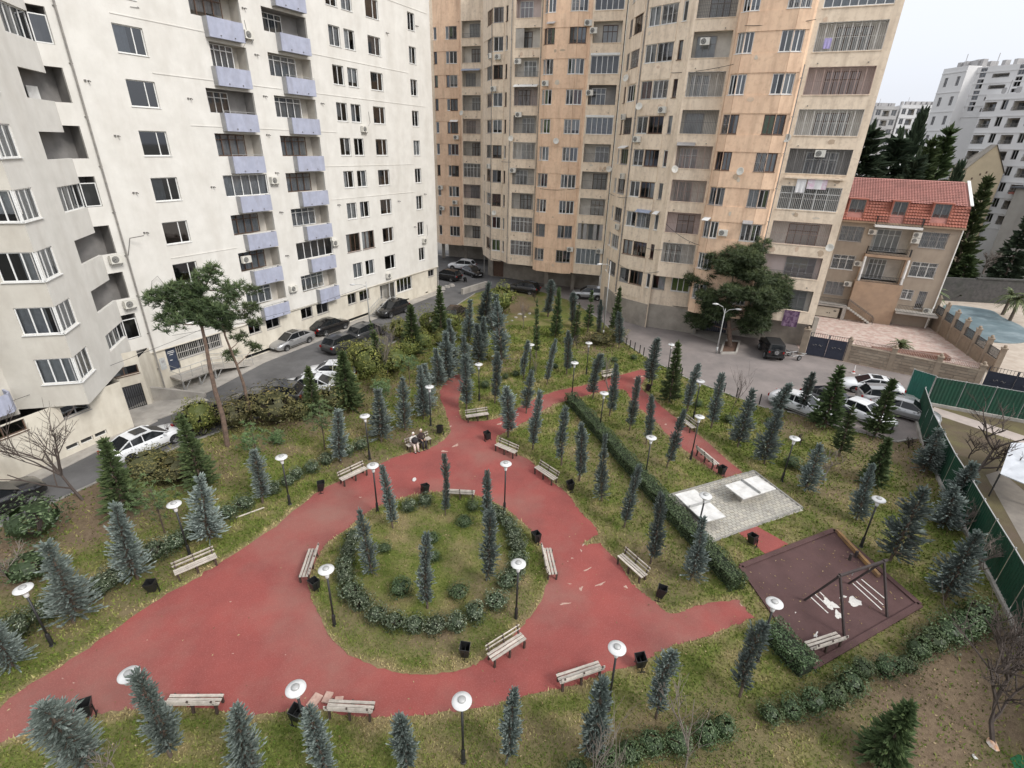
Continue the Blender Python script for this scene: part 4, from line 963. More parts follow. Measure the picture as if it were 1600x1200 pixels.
isl = [(482, 905), (487, 935), (497, 960), (520, 1000), (560, 1030), (610, 1049), (660, 1054), (720, 1047), (755, 1030), (790, 1003), (820, 975), (845, 940), (857, 905), (857, 875), (840, 845), (820, 820), (790, 795), (760, 780), (735, 772), (690, 768), (640, 775), (600, 788), (575, 800), (545, 825), (510, 850), (495, 875)]
isl_poly = [(x + _pr.gauss(0, .03), y + _pr.gauss(0, .03)) for x, y in px_poly(isl, 6)]
short_path = px_poly([(1154, 833, 1), (1182, 822, 1), (1232, 850, 1), (1199, 868, 1)], 1)
M['rubber'] = surf('red_rubber_granulate', (0.285, 0.066, 0.055), (0.21, 0.052, 0.045), scale=0.35, rough=0.92, bump=0.5, bscale=70, stain=(0.235, 0.125, 0.10), stain_scale=0.16, stain_amt=0.8, speck=(0.40, 0.16, 0.14), speck_scale=26, speck_amt=0.45)
M['rubber2'] = surf('maroon_rubber_granulate', (0.085, 0.043, 0.040), (0.066, 0.034, 0.032), scale=0.7, rough=0.92, bump=0.5, bscale=70, stain=(0.11, 0.06, 0.058), stain_scale=0.5, stain_amt=0.6, speck=(0.15, 0.08, 0.075), speck_scale=38, speck_amt=0.4)
def sheet(name, poly, z, mat):
    mb = MB(); mb.poly([(p[0], p[1], z) for p in poly]); return S_(mb.build(name, mat))
path = sheet('path', path_poly, LZ + 0.008, M['rubber'])
path2 = sheet('path', short_path, LZ + 0.008, M['rubber'])
# worn-through patches and repairs in the rubber: thin irregular scraps of exposed pale base
M['base'] = surf('exposed_base', (0.47, 0.33, 0.27), (0.36, 0.22, 0.18), 6, 0.95, bump=.3, bscale=40)
pr_ = random.Random(11)
def scrap(px, py, wpx, hpx, ang, parent, mat='base', z=LZ + 0.012, name='worn_patch'):
    n = 18; pts = []; ph = pr_.uniform(0, 6)
    for i in range(n):
        a = 2 * math.pi * i / n; rr = .72 + .22 * math.sin(3 * a + ph) + pr_.uniform(-.2, .2)
        x = wpx * rr * math.cos(a); y = hpx * rr * math.sin(a); c, s = math.cos(R(ang)), math.sin(R(ang))
        g = G(px + x * c - y * s, py + x * s + y * c, z); pts.append((g.x, g.y, z))
    mb = MB(); mb.poly(pts); return mb.build(name, M[mat] if isinstance(mat, str) else mat, parent)
for px, py, a, b, r_ in ((917, 890, 12, 3, -25), (938, 913, 13, 5, -20), (908, 920, 4, 11, 20), (890, 912, 6, 2, 10), (883, 943, 16, 4, -8), (978, 917, 6, 5, 30), (894, 872, 3, 3, 0), (887, 877, 2, 2, 0), (912, 851, 6, 3, -40), (908, 860, 4, 3, 60),
                          (712, 696, 9, 5, -25), (694, 705, 8, 4, 5), (781, 662, 7, 4, -20), (704, 666, 3, 3, 0), (563, 777, 4, 2, 0), (1004, 588, 8, 2, -8), (992, 591, 5, 2, -8), (1062, 675, 6, 4, 10), (1040, 663, 3, 3, 0), (486, 1098, 12, 4, -20), (520, 1092, 5, 4, 10), (1158, 945, 6, 2, 50), (330, 757 + 60, 3, 2, 0), (230, 1000, 2, 2, 0), (360, 940, 3, 2, 0), (98, 1060, 3, 2, 0), (115, 1067, 3, 2, 0), (446, 1023, 2, 2, 0), (364, 1021, 3, 2, 0)):
    scrap(px, py, a * .75, b * .45, r_, path)
# playground and table-tennis paving
play = [P2(1157, 886), P2(1303, 829), P2(1437, 946), P2(1268, 1044)]
playq = [(p.x, p.y) for p in play]
pg = sheet('playground', playq, LZ + 0.012, M['rubber2'])
for i in range(4):
    a, b = play[i], play[(i + 1) % 4]; mb = MB(); mb.bar(a + Vector((0, 0, .04)), b + Vector((0, 0, .04)), 0.26, 0.10); mb.build('border', M['rubber2'], pg)
whitep = surf('white_marking_paint', (0.62, 0.60, 0.56), (0.5, 0.48, 0.45), 12, 0.9)
for px, py, a, b, r_ in ((1298, 945, 17, 8, 40), (1310, 960, 12, 6, 45), (1335, 940, 14, 9, 25), (1316, 932, 7, 4, 0), (1275, 992, 6, 3, -60), (1243, 957, 1.5, 1.5, 0)):
    scrap(px, py, a, b, r_, pg, whitep, LZ + 0.017, 'white_mark')
pav = [P2(1042, 775), P2(1178, 736), P2(1254, 794), P2(1112, 847)]
pavroot = sheet('paving', [(p.x, p.y) for p in pav], LZ + 0.006, surf('paving_bed', (0.22, 0.21, 0.185), (0.17, 0.16, 0.14), 5, 0.95))
pm_ = [surf('paver_grey_%d' % i, c, tuple(x * .85 for x in c), 4, 0.95, bump=.3, bscale=30) for i, c in enumerate(((0.40, 0.38, 0.33), (0.36, 0.34, 0.30), (0.44, 0.41, 0.35)))]
e1 = (pav[1] - pav[0]); e2 = (pav[3] - pav[0]); n1, n2 = 24, 20
small, _stuff = [], MB()
u1v = e1 / n1; u2v = e2 / n2
pmesh = []
for k in range(3):
    mbp = MB(); a = u1v * 0.47; b = u2v * 0.46; h = .018
    c = [-a - b, a - b, a + b, -a + b]; ti = 0.94
    mbp.add([q for q in c] + [q * ti + Vector((0, 0, h)) for q in c], [(4, 5, 6, 7), (0, 1, 5, 4), (1, 2, 6, 5), (2, 3, 7, 6), (3, 0, 4, 7)])
    pmesh.append(mbp)
pm_mesh = [pmesh[k].mesh('paver', pm_[k]) for k in range(3)]
cells = []
for j in range(n2):
    for i in range(n1 - (j % 2)):
        c = pav[0] + u1v * (i + 0.5 + 0.5 * (j % 2)) + u2v * (j + 0.5) + Vector((0, 0, 0.008))
        # warp the lattice to the fourth corner
        cells.append((c, rnd.randrange(3)))
cells.sort(key=lambda q: q[0].length)
for c, k in cells[:300]: link('paver', pm_mesh[k], pavroot, c + Vector((0, 0, rnd.uniform(0, .006))))
rest = [MB() for _ in range(3)]
for c, k in cells[300:]:
    rest[k].add([tuple(Vector(v) + c + Vector((0, 0, rnd.uniform(0, .006)))) for v in pmesh[k].v], pmesh[k].f)
allr = MB()
for k in range(3): allr.add(rest[k].v, rest[k].f, k)
S_(allr.build('paver', pm_, pavroot), 'stuff')
for i in range(4):
    a, b = pav[i], pav[(i + 1) % 4]; mb = MB(); mb.bar(a + Vector((0, 0, .02)), b + Vector((0, 0, .02)), 0.12, 0.07); mb.build('edging', M['kerb'], pavroot)
pav_poly = [(p.x, p.y) for p in pav]
# small grassed-over hole in the path edge is part of the lawn
isl_lawn_z = LZ + 0.016

# ------------------------------------------------------------------ lawn: fine mesh carrying how bare or dry the turf is
DIRT = [(1450, 1120, 170, 120, 1.0), (1560, 1060, 140, 120, 1.0), (1330, 1110, 120, 60, 0.75), (1480, 960, 60, 60, 0.5), (1440, 700, 60, 60, 0.9), (1395, 690, 60, 45, 0.9), (120, 790, 110, 60, 1.0), (20, 860, 70, 70, 1.0), (205, 800, 90, 40, .6), (60, 900, 80, 40, .5), (240, 870, 60, 40, .5), (300, 740, 80, 40, .5), (500, 650, 90, 30, .8), (600, 600, 50, 25, .7), (560, 720, 60, 25, .8), (640, 680, 60, 20, .7), (330, 720, 50, 25, .7), (420, 690, 60, 20, .7),
        (790, 565, 30, 15, .5), (935, 535, 40, 18, .8), (1000, 720, 50, 70, .45), (940, 720, 60, 40, .4), (1050, 880, 60, 50, .5), (1110, 960, 0, 0, 0), (900, 1170, 250, 50, .55), (1100, 1150, 150, 70, .6), (560, 960, 60, 40, .45), (700, 1000, 90, 25, .55), (790, 930, 40, 40, .6), (150, 930, 120, 30, .5), (60, 990, 60, 30, .5), (1290, 760, 90, 50, .4), (1330, 860, 60, 60, .35), (1350, 720, 60, 40, .6), (1250, 660, 60, 20, .8), (1190, 900, 0, 0, 0), (740, 700, 0, 0, 0), (820, 420, 60, 15, 1), (800, 475, 40, 20, .9), (690, 600, 30, 40, .6), (620, 520, 80, 30, .8), (430, 640, 120, 30, .9)]
def turf_state(X, Y):
    """0 green, 1 bare; plus dryness from distance to the path edges"""
    dirt = np.zeros(X.shape)
    for px, py, rx, ry, s in DIRT:
        if s == 0: continue
        c = G(px, py, LZ); ex = G(px + rx, py, LZ) - c; ey = G(px, py - ry, LZ) - c if py - ry > 440 else c - G(px, py + ry, LZ)
        det = ex.x * ey.y - ex.y * ey.x
        u = ((X - c.x) * ey.y - (Y - c.y) * ey.x) / det; v = (ex.x * (Y - c.y) - ex.y * (X - c.x)) / det
        d = np.sqrt(u * u + v * v) + (fbm(X, Y, 0.8, 1) - .5) * 1.1
        dirt = np.maximum(dirt, s * np.clip((1.25 - d) / 0.7, 0, 1))
    n = fbm(X, Y, 0.35, 2)
    dirt = np.clip(dirt + np.clip((n - 0.62) * 2.0, 0, .4), 0, 1)
    dry = np.clip((fbm(X, Y, 0.9, 4) - 0.45) * 2.4, 0, .85)
    de = np.minimum(edge_dist(path_poly, X, Y), edge_dist(isl_poly, X, Y))
    dry = np.clip(dry + np.clip(1 - de / 0.45, 0, 1) * (0.5 + 0.7 * fbm(X, Y, 1.2, 5)), 0, 1)
    return dirt, dry
m, n_, b_ = new_mat('lawn_turf'); L = n_.links.new
geo = n_.nodes.new('ShaderNodeNewGeometry')
def nz(sc, det=6):
    t = n_.nodes.new('ShaderNodeTexNoise'); t.inputs['Scale'].default_value = sc; t.inputs['Detail'].default_value = det; t.inputs['Roughness'].default_value = .65; L(geo.outputs['Position'], t.inputs['Vector']); return t.outputs['Fac']
def mr(f, a, b):
    r = n_.nodes.new('ShaderNodeMapRange'); r.inputs[1].default_value = a; r.inputs[2].default_value = b; L(f, r.inputs[0]); return r.outputs[0]
def mx(f, a, b):
    x = n_.nodes.new('ShaderNodeMix'); x.data_type = 'RGBA'
    if hasattr(f, 'is_linked'): L(f, x.inputs[0])
    for k, q in ((6, a), (7, b)):
        if hasattr(q, 'is_linked'): L(q, x.inputs[k])
        else: x.inputs[k].default_value = c4(q)
    return x.outputs[2]
def att(nm):
    a = n_.nodes.new('ShaderNodeAttribute'); a.attribute_name = nm; return a.outputs['Fac']
green = mx(mr(nz(1.1), .35, .65), (0.105, 0.135, 0.03), (0.165, 0.18, 0.048))
green = mx(mr(nz(9, 8), .4, .7), green, (0.075, 0.095, 0.022))
straw = mx(mr(nz(14, 8), .35, .65), (0.30, 0.235, 0.125), (0.20, 0.16, 0.085))
earth = mx(mr(nz(5, 8), .35, .65), (0.195, 0.145, 0.095), (0.125, 0.09, 0.06))
earth = mx(mr(nz(30, 4), .55, .75), earth, (0.30, 0.22, 0.14))
c_ = mx(mr(nz(2.6, 10), .5, .68), green, mx(mr(nz(40, 3), .4, .6), green, straw)); c_ = mx(att('dry'), c_, straw); c_ = mx(att('dirt'), c_, earth)
L(c_, b_.inputs['Base Color']); b_.inputs['Roughness'].default_value = 0.95; b_.inputs['Specular IOR Level'].default_value = 0.15
bp = n_.nodes.new('ShaderNodeBump'); bp.inputs['Strength'].default_value = 0.9; bp.inputs['Distance'].default_value = .06; L(nz(22, 6), bp.inputs['Height']); L(bp.outputs[0], b_.inputs['Normal'])
M['turf'] = m
def lawn_sheet(name, poly, z, step):
    xs = [p[0] for p in poly]; ys = [p[1] for p in poly]
    gx = np.arange(min(xs), max(xs) + step, step); gy = np.arange(min(ys), max(ys) + step, step)
    X, Y = np.meshgrid(gx, gy); 
    cx = (X[:-1, :-1] + X[1:, 1:]) / 2; cy = (Y[:-1, :-1] + Y[1:, 1:]) / 2
    keep = inside(poly, cx, cy)
    Z = z + (vnoise(X, Y, 0.9, 6) - .5) * 0.0
    idx = np.arange(X.size).reshape(X.shape)
    q = np.stack([idx[:-1, :-1], idx[:-1, 1:], idx[1:, 1:], idx[1:, :-1]], -1)[keep]
    used = np.unique(q); remap = np.full(X.size, -1); remap[used] = np.arange(len(used))
    me = bpy.data.meshes.new(name); V = np.stack([X.ravel(), Y.ravel(), Z.ravel()], -1)[used]
    me.from_pydata(V.tolist(), [], remap[q].tolist())
    dirt, dry = turf_state(V[:, 0], V[:, 1])
    for nm, val in (('dirt', dirt), ('dry', dry)):
        a = me.attributes.new(nm, 'FLOAT', 'POINT'); a.data.foreach_set('value', val.astype(np.float32))
    me.materials.append(M['turf']); me.update(); o = link(name, me); return S_(o)
def finer(poly, z, name, step=0.3):
    """rim sheet so that the lawn edge follows its outline exactly"""
lawn = lawn_sheet('lawn', lawn_out, LZ, 0.3)
mb = MB(); mb.poly([(p[0], p[1], LZ - 0.006) for p in lawn_out]); S_(mb.build('lawn_bed', M['turf']))
# the round bed inside the plaza sits on top of the path sheet
def rim_sheet(name, poly, z):
    mb = MB(); c = Vector((sum(p[0] for p in poly) / len(poly), sum(p[1] for p in poly) / len(poly), 0)); n = len(poly); rings = 24
    for r in range(rings + 1):
        for p in poly:
            mb.v.append((c.x + (p[0] - c.x) * r / rings, c.y + (p[1] - c.y) * r / rings, z + 0.06 * (1 - (r / rings) ** 6)))
    for r in range(rings):
        for i in range(n):
            j = (i + 1) % n; mb.f.append([r * n + i, (r + 1) * n + i, (r + 1) * n + j, r * n + j]); mb.m.append(0); mb.t.append(0)
    a = sum(poly[i][0] * poly[(i + 1) % n][1] - poly[(i + 1) % n][0] * poly[i][1] for i in range(n))
    if a < 0: mb.f = [f[::-1] for f in mb.f]
    me = mb.mesh(name, M['turf']); V = np.array(mb.v); dirt, dry = turf_state(V[:, 0], V[:, 1])
    for nm, val in (('dirt', dirt), ('dry', dry)):
        at = me.attributes.new(nm, 'FLOAT', 'POINT'); at.data.foreach_set('value', val.astype(np.float32))
    return S_(link(name, me))
rim_sheet('round_bed', isl_poly, isl_lawn_z)

# short grass blades over the nearer turf
def grass():
    rs = np.random.RandomState(5); out = []
    N = 360000
    # more blades near the camera
    r = 7 + 50 * rs.rand(N) ** 1.25; th = rs.uniform(-1.15, 1.15, N)
    X = r * np.sin(th); Y = r * np.cos(th)
    ok = inside(lawn_out, X, Y) & (~inside(path_poly, X, Y) | inside(isl_poly, X, Y)) & ~inside(playq, X, Y) & ~inside(pav_poly, X, Y) & ~inside(short_path, X, Y)
    # blades lean a little over the path edge
    X, Y, r = X[ok], Y[ok], r[ok]; dirt, dry = turf_state(X, Y)
    keep = rs.rand(len(X)) > dirt * 0.8
    X, Y, r, dry, dirt = X[keep], Y[keep], r[keep], dry[keep], dirt[keep]
    n = len(X); a = rs.uniform(0, 2 * np.pi, n); h = rs.uniform(0.04, 0.11, n) * (0.7 + r / 45); wd = rs.uniform(0.012, 0.026, n) * (0.6 + r / 18); ln = rs.uniform(0.2, 1.3, n) * h
    z0 = np.where(inside(isl_poly, X, Y), isl_lawn_z + 0.03, LZ)
    ca, sa = np.cos(a), np.sin(a); b = rs.uniform(0, 2 * np.pi, n)
    V = np.empty((n, 3, 3)); V[:, 0] = np.stack([X - ca * wd, Y - sa * wd, z0], -1); V[:, 1] = np.stack([X + ca * wd, Y + sa * wd, z0], -1)
    V[:, 2] = np.stack([X + np.cos(b) * ln, Y + np.sin(b) * ln, z0 + h], -1)
    me = bpy.data.meshes.new('grass'); me.vertices.add(n * 3); me.loops.add(n * 3); me.polygons.add(n)
    me.vertices.foreach_set('co', V.reshape(-1)); me.loops.foreach_set('vertex_index', np.arange(n * 3)); me.polygons.foreach_set('loop_start', np.arange(0, n * 3, 3)); me.polygons.foreach_set('loop_total', np.full(n, 3))
    at = me.attributes.new('tint', 'FLOAT', 'FACE'); at.data.foreach_set('value', np.clip(dry * 0.7 + rs.rand(n) * 0.42, 0, 1).astype(np.float32))
    gm, gn, gb = new_mat('grass_blades'); A = gn.nodes.new('ShaderNodeAttribute'); A.attribute_name = 'tint'; cr = gn.nodes.new('ShaderNodeValToRGB')
    cr.color_ramp.elements[0].color = (0.075, 0.12, 0.018, 1); cr.color_ramp.elements[1].color = (0.42, 0.33, 0.17, 1); e = cr.color_ramp.elements.new(0.45); e.color = (0.165, 0.19, 0.042, 1)
    gn.links.new(A.outputs['Fac'], cr.inputs[0]); gn.links.new(cr.outputs[0], gb.inputs['Base Color']); gb.inputs['Roughness'].default_value = 0.8; gb.inputs['Specular IOR Level'].default_value = .2
    me.materials.append(gm); me.update(); me.validate(); o = link('grass', me); tag(o, 'short winter grass, patchy green and straw, over the park lawns', 'grass', kind='stuff')
grass()
def leaf_litter():
    rs = np.random.RandomState(8); N = 15000; r = 7 + 45 * rs.rand(N) ** 1.1; th = rs.uniform(-1.1, 1.1, N); X = r * np.sin(th); Y = r * np.cos(th); on = inside(path_poly, X, Y) & ~inside(isl_poly, X, Y); ed = edge_dist(path_poly, X, Y)
    ok = inside(lawn_out, X, Y) & (~on | (rs.rand(N) < .05 + .5 * np.exp(-ed / .25))) & (rs.rand(N) < .25 + .9 * fbm(X, Y, .5, 3) ** 2 * 2); X, Y, r = X[ok], Y[ok], r[ok]; n = len(X); a = rs.uniform(0, 6.28, n); l = rs.uniform(.018, .045, n) * (.8 + r / 40); Z = np.where(inside(isl_poly, X, Y), isl_lawn_z + .065, LZ + .016) + rs.rand(n) * .02
    c, s_ = np.cos(a) * l, np.sin(a) * l; V = np.empty((n, 4, 3)); V[:, 0] = np.stack([X - c, Y - s_, Z], -1); V[:, 1] = np.stack([X + s_ * .5, Y - c * .5, Z + .012], -1); V[:, 2] = np.stack([X + c, Y + s_, Z + .004], -1); V[:, 3] = np.stack([X - s_ * .5, Y + c * .5, Z + .015 * rs.rand(n)], -1)
    me = bpy.data.meshes.new('leaf_litter'); me.vertices.add(n * 4); me.loops.add(n * 4); me.polygons.add(n); me.vertices.foreach_set('co', V.reshape(-1)); me.loops.foreach_set('vertex_index', np.arange(n * 4)); me.polygons.foreach_set('loop_start', np.arange(0, n * 4, 4)); me.polygons.foreach_set('loop_total', np.full(n, 4))
    at = me.attributes.new('tint', 'FLOAT', 'FACE'); at.data.foreach_set('value', rs.rand(n).astype(np.float32)); me.materials.append(leafmat('fallen_leaves', (.10, .06, .03), (.24, .165, .075), (.42, .33, .19))); me.update(); me.validate(); tag(link('leaf_litter', me), 'small fallen brown and straw leaves scattered over lawn and path edges', 'leaves', kind='stuff')
leaf_litter()
# ------------------------------------------------------------------ town house with red roof
tf = Fr((40.0, 65.8), (50.0, 61.0)); TL, TR_ = -4.5, 11.9
th = empty('town_house', tf.p(4, 0, 0), 0, 'three storey tan town house with red tiled mansard roof and balconies', 'house'); TO = th.location
M['tan'] = surf('tan_render', (0.36, 0.30, 0.235), (0.31, 0.255, 0.20), .8, .9, bump=.2, bscale=15, stretch=(1, 1, .25), stain=(.2, .165, .13), stain_scale=.8, stain_amt=.4)
M['tan2'] = surf('sandstone_cladding', (0.40, 0.28, 0.19), (0.33, 0.235, 0.165), .9, .9, bump=.2, bscale=15, stain=(.2, .14, .1), stain_scale=1, stain_amt=.4)
M['tile'] = surf('red_roof_tile', (0.36, 0.125, 0.085), (0.28, 0.10, 0.07), 2.2, .8, stain=(.18, .075, .06), stain_scale=.7, stain_amt=.55, speck=(.45, .16, .1), speck_scale=9, speck_amt=.4)
M['tile2'] = surf('weathered_rose_tile', (0.42, 0.19, 0.16), (0.34, 0.15, 0.125), 2.2, .85, stain=(.2, .1, .085), stain_scale=.7, stain_amt=.55, speck=(.48, .22, .18), speck_scale=9, speck_amt=.4)
wl = [(-3.6, -1.2), (0.0, 2.45)]; wr = [(8.25, 10.8)]
tops = []
for zt, zs in ((11.2, 9.43), (7.75, 5.98)):
    for a, b in wl + wr: tops.append((a, b, zs, zt))
tops += [(0.1, 2.2, 2.7, 4.36), (8.25, 9.45, 3.2, 4.4), (9.95, 10.8, 2.25, 4.4), (3.5, 7.5, 5.0, 7.75), (3.5, 7.5, 8.4, 11.3)]
mb = MB(); wall(mb, tf, TL, TR_, 0, 11.85, tops, .22)
fr_ = Fr(tf.p(TR_, 0, 0)[:2], tf.p(TR_, -9, 0)[:2]); wall(mb, fr_, 0, 9, 0, 12.0)
mb.build('wall', M['tan'], th, TO)
for i, (a, b, zs, zt) in enumerate(tops[:9]):
    window(th, tf, a, b, zs, zt, leaves=3 if b - a > 1.5 else (2 if b - a > 1 else 1), transom=.28, frame='fr_w' if i in (3, 4, 5, 7) else 'fr_g', curtain='cur_g', fw=.07)
    grille(th, tf, a, b, zs, zt, 'scroll' if b - a > 1.5 else 'bars', 'iron_w', .015, .16, .014)
for (a, b, zs, zt), (k0, k1) in zip(tops[9:], ((0.15, .62), (.12, .75))):
    recess(th, tf, a, b, zs, zt, 1.4, 'loggia_w', -.2, 'loggia', lower=0); window(th, tf, a + (b - a) * k0, a + (b - a) * k1, zs, zt - .3, d=-1.3, leaves=4, transom=.25, frame='fr_w', curtain='cur_w', sill=False)
# sandstone porch bay in front, balconies with railings
mb = MB(); band(mb, tf, 3.0, 7.95, 0, 4.95, .001, 1.0); band(mb, tf, 3.1, 3.5, 4.95, 7.9, .001, .25); band(mb, tf, 7.5, 7.9, 4.95, 7.9, .001, .25); mb.build('porch_bay', M['tan2'], th, TO)
mb = MB(); band(mb, tf, 3.2, 7.8, 7.95, 8.25, .001, .9); mb.build('balcony_slab', M['tan2'], th, TO); rail(th, tf, 3.3, 7.7, 8.25, 9.1, .85, 'iron_k', .14, 'railing', .022, .8)
rail(th, tf, 3.2, 7.8, 4.95, 5.75, .93, 'iron_k', .14, 'railing', .022, .9)
for s in (3.3, 7.7):
    mb = MB(); mb.tube([tf.p(s, .8, 5.0), tf.p(s, .8, 7.95)], [.17, .13], 12); mb.build('column', M['cur_w'], th, TO)
# mansard
def tiled(name, fr, s0, s1, z0, d0, z1, d1, rows, mat, skip=()):
    """stepped courses of tiles on a sloping plane"""
    mb = MB(); zz = [z0 + (z1 - z0) * i / rows for i in range(rows + 1)]; dv = [d0 + (d1 - d0) * i / rows for i in range(rows + 1)]
    for i in range(rows):
        segs = [(s0, s1)]
        for a, b, za, zb in skip:
            if zz[i] < zb and zz[i + 1] > za:
                ns = []
                for x, y in segs:
                    if a > x: ns.append((x, min(a, y)))
                    if b < y: ns.append((max(b, x), y))
                segs = [q for q in ns if q[1] > q[0]]
        for x, y in segs:
            n = max(1, int((y - x) / .28))
            for j in range(n):
                p, q = x + (y - x) * j / n, x + (y - x) * (j + 1) / n; m_ = (p + q) / 2; h = .10; up = .06
                A = fr.p(p, dv[i] + h, zz[i] + up * .2); B = fr.p(m_, dv[i] + h + .02, zz[i] + up + .012); C = fr.p(q, dv[i] + h, zz[i] + up * .2); D = fr.p(q, dv[i + 1], zz[i + 1]); E_ = fr.p(m_, dv[i + 1] + .02, zz[i + 1] + .012); F_ = fr.p(p, dv[i + 1], zz[i + 1])
                mb.quad(A, B, E_, F_); mb.quad(B, C, D, E_)
                mb.quad(fr.p(p, dv[i], zz[i]), fr.p(q, dv[i], zz[i]), C, A)
    o = mb.build(name, mat, th, TO); o['kind'] = 'stuff'; return o
dorm = [(0.2, 1.8, 12.4, 14.3), (4.6, 5.95, 11.8, 14.3), (8.5, 10.05, 12.4, 14.3)]
tiled('mansard_tiles', tf, TL, TR_, 11.95, .45, 14.15, -.5, 7, M['tile'], dorm); tiled('roof_tiles', tf, TL, TR_ - .35, 14.2, -.45, 16.55, -5.0, 15, M['tile2'])
mb = MB(); band(mb, tf, TL, TR_ + .1, 11.72, 11.93, -.1, .5); mb.build('eaves', M['tan2'], th, TO)
mb = MB(); P = tf.p
mb.quad(P(TL, .4, 11.93), P(TR_, .4, 11.93), P(TR_, -.56, 14.1), P(TL, -.56, 14.1)); mb.quad(P(TL, -.5, 14.1), P(TR_, -.5, 14.1), P(TR_, -5.0, 16.45), P(TL, -5.0, 16.45)); mb.quad(P(TR_, -.5, 14.1), P(TR_, .4, 11.93), P(TR_, -9, 11.93), P(TR_, -5, 16.45)); mb.quad(P(TL, -5, 16.45), P(TR_, -5, 16.45), P(TR_, -9, 12), P(TL, -9, 12)); mb.build('roof_deck', M['tile2'], th, TO)
mb = MB()
for k in range(6): mb.bar(P(TR_ + .02, -.4 - .78 * k, 14.25 + .4 * k), P(TR_ + .02, -.4 - .78 * (k + 1), 14.25 + .4 * (k + 1)), .3, .12)
mb.build('verge_flashing', M['fr_w'], th, TO)
for a, b, z0, z1 in dorm:
    mb = MB(); t = .16
    band(mb, tf, a - t, a, z0 - .05, z1, -1.2, .12); band(mb, tf, b, b + t, z0 - .05, z1, -1.2, .12); band(mb, tf, a - t - .05, b + t + .05, z1, z1 + .14, -1.6, .2); band(mb, tf, a, b, z0 - .1, z0, -.6, .12); mb.build('dormer', M['tile'], th, TO); window(th, tf, a, b, z0, z1, d=.02, leaves=2, frame='fr_g', sill=False, curtain='cur_g'); grille(th, tf, a, b, z0, z1, 'scroll', 'iron_g', .05, .18, .013)
mb = MB(); band(mb, tf, 3.2, 7.9, 11.45, 11.7, .1, 1.3); mb.build('balcony_slab', M['fr_w'], th, TO); rail(th, tf, 3.3, 7.8, 11.7, 12.65, 1.25, 'iron_k', .14, 'railing', .022, 1.1)
for s, z in ((3.3, 10.75), (7.75, 10.8), (7.75, 10.15), (2.85, 6.9), (2.4, 4.3), (11.3, 2.2)): aircon(th, tf, s, z, .001)
# terraces, stair, generator
for a, b, z, lab in ((-1.5, 2.9, 1.75, 0), (8.0, 12.2, 1.95, 1)):
    mb = MB(); band(mb, tf, a, b, z - .22, z, .003, 1.7); mb.build('terrace', M['conc'], th, TO); rail(th, tf, a, b, z, z + .85, 1.65, 'iron_k', .14, 'railing', .02)
mb = MB(); band(mb, tf, 2.5, 2.9, 0, 1.52, 1.3, 1.7); mb.build('terrace_pier', M['conc'], th, TO)
for i in range(10):
    mb = MB(); band(mb, tf, 2.95 + i * .3, 3.27 + i * .3, 1.75 - .175 * (i + 1) - .08, 1.75 - .175 * (i + 1), 1.05, 2.0); mb.build('step', M['conc'], th, TO)
mb = MB()
for d in (1.08, 1.98):
    mb.tube([tf.p(2.9, d, 2.65), tf.p(6.0, d, .85), tf.p(6.0, d, 0)], .025, 5)
    for i in range(12): s = 2.95 + i * .27; mb.tube([tf.p(s, d, 1.75 - .58 * (s - 2.9)), tf.p(s, d, 2.62 - .58 * (s - 2.9))], .014, 4)
mb.build('stair_railing', M['iron_k'], th, TO)
mb = MB(); mb.tube([tf.p(TR_ - .05, .08, 11.7), tf.p(TR_ - .05, .08, 2.8), tf.p(TR_ - .25, .5, 1.4), tf.p(TR_ - .25, .5, .1)], .07, 6); mb.build('downpipe', M['cur_w'], th, TO)
gn = empty('generator', tf.p(.5, 1.0, 0), 0, 'cream generator cabinet under the left terrace of the town house', 'generator'); mb = MB(); band(mb, tf, -1.1, 2.2, .12, 1.35, .5, 1.5); mb.build('cabinet', surf('cream_steel', (.5, .45, .36), (.44, .4, .32), 3, .6), gn, gn.location); mb = MB()
for s in (.9, 1.15): band(mb, tf, s, s + .12, .6, .72, 1.5, 1.52)
band(mb, tf, 1.6, 1.9, .9, 1.05, 1.5, 1.52); mb.build('vent', M['black'] if 'black' in M else M['iron_k'], gn, gn.location)
interior(th, [tuple(tf.p(TL, 0, 0)[:2]), tuple(tf.p(TR_, 0, 0)[:2])], (-tf.n.x * 4, -tf.n.y * 4), [5.0, 8.4, 11.7], 14, .2)

# ------------------------------------------------------------------ yard, perimeter wall and gates
pk_ = surf('pink_crazy_paving', (0.42, 0.30, 0.26), (0.48, 0.40, 0.35), 1.6, .9, bump=.2, bscale=12, stain=(.26, .17, .14), stain_scale=1.2, stain_amt=.6, speck=(.55, .48, .42), speck_scale=3, speck_amt=.5, lo=.45, hi=.55)
mb = MB(); mb.poly([(x, y, .01) for x, y in ((30.4, 50.6), (42.5, 42.6), (47.5, 48.0), (50.2, 53.5), (52.4, 61.5), (50.5, 66), (38, 69), (33, 60))]); S_(mb.build('yard', pk_))
mb = MB(); mb.poly([(x, y, .012) for x, y in ((42.6, 42.6), (58, 34), (85, 50), (80, 78), (58, 78), (52.6, 61.4), (50.3, 53.3), (47.6, 47.9))]); S_(mb.build('pool_terrace', surf('pale_terrace_stone', (.46, .40, .33), (.38, .32, .26), 1.2, .9, stain=(.3, .22, .17), stain_scale=.8, stain_amt=.5)))
pool = smooth_poly([(61.5, 71.5), (65.7, 69.4), (64.6, 66.0), (63.9, 62.5), (62.5, 60.0), (61.0, 57.5), (57.5, 55.6), (54.4, 55.9), (52.9, 58.2), (54.2, 61.0), (56, 64.5), (58.5, 68)], 4)
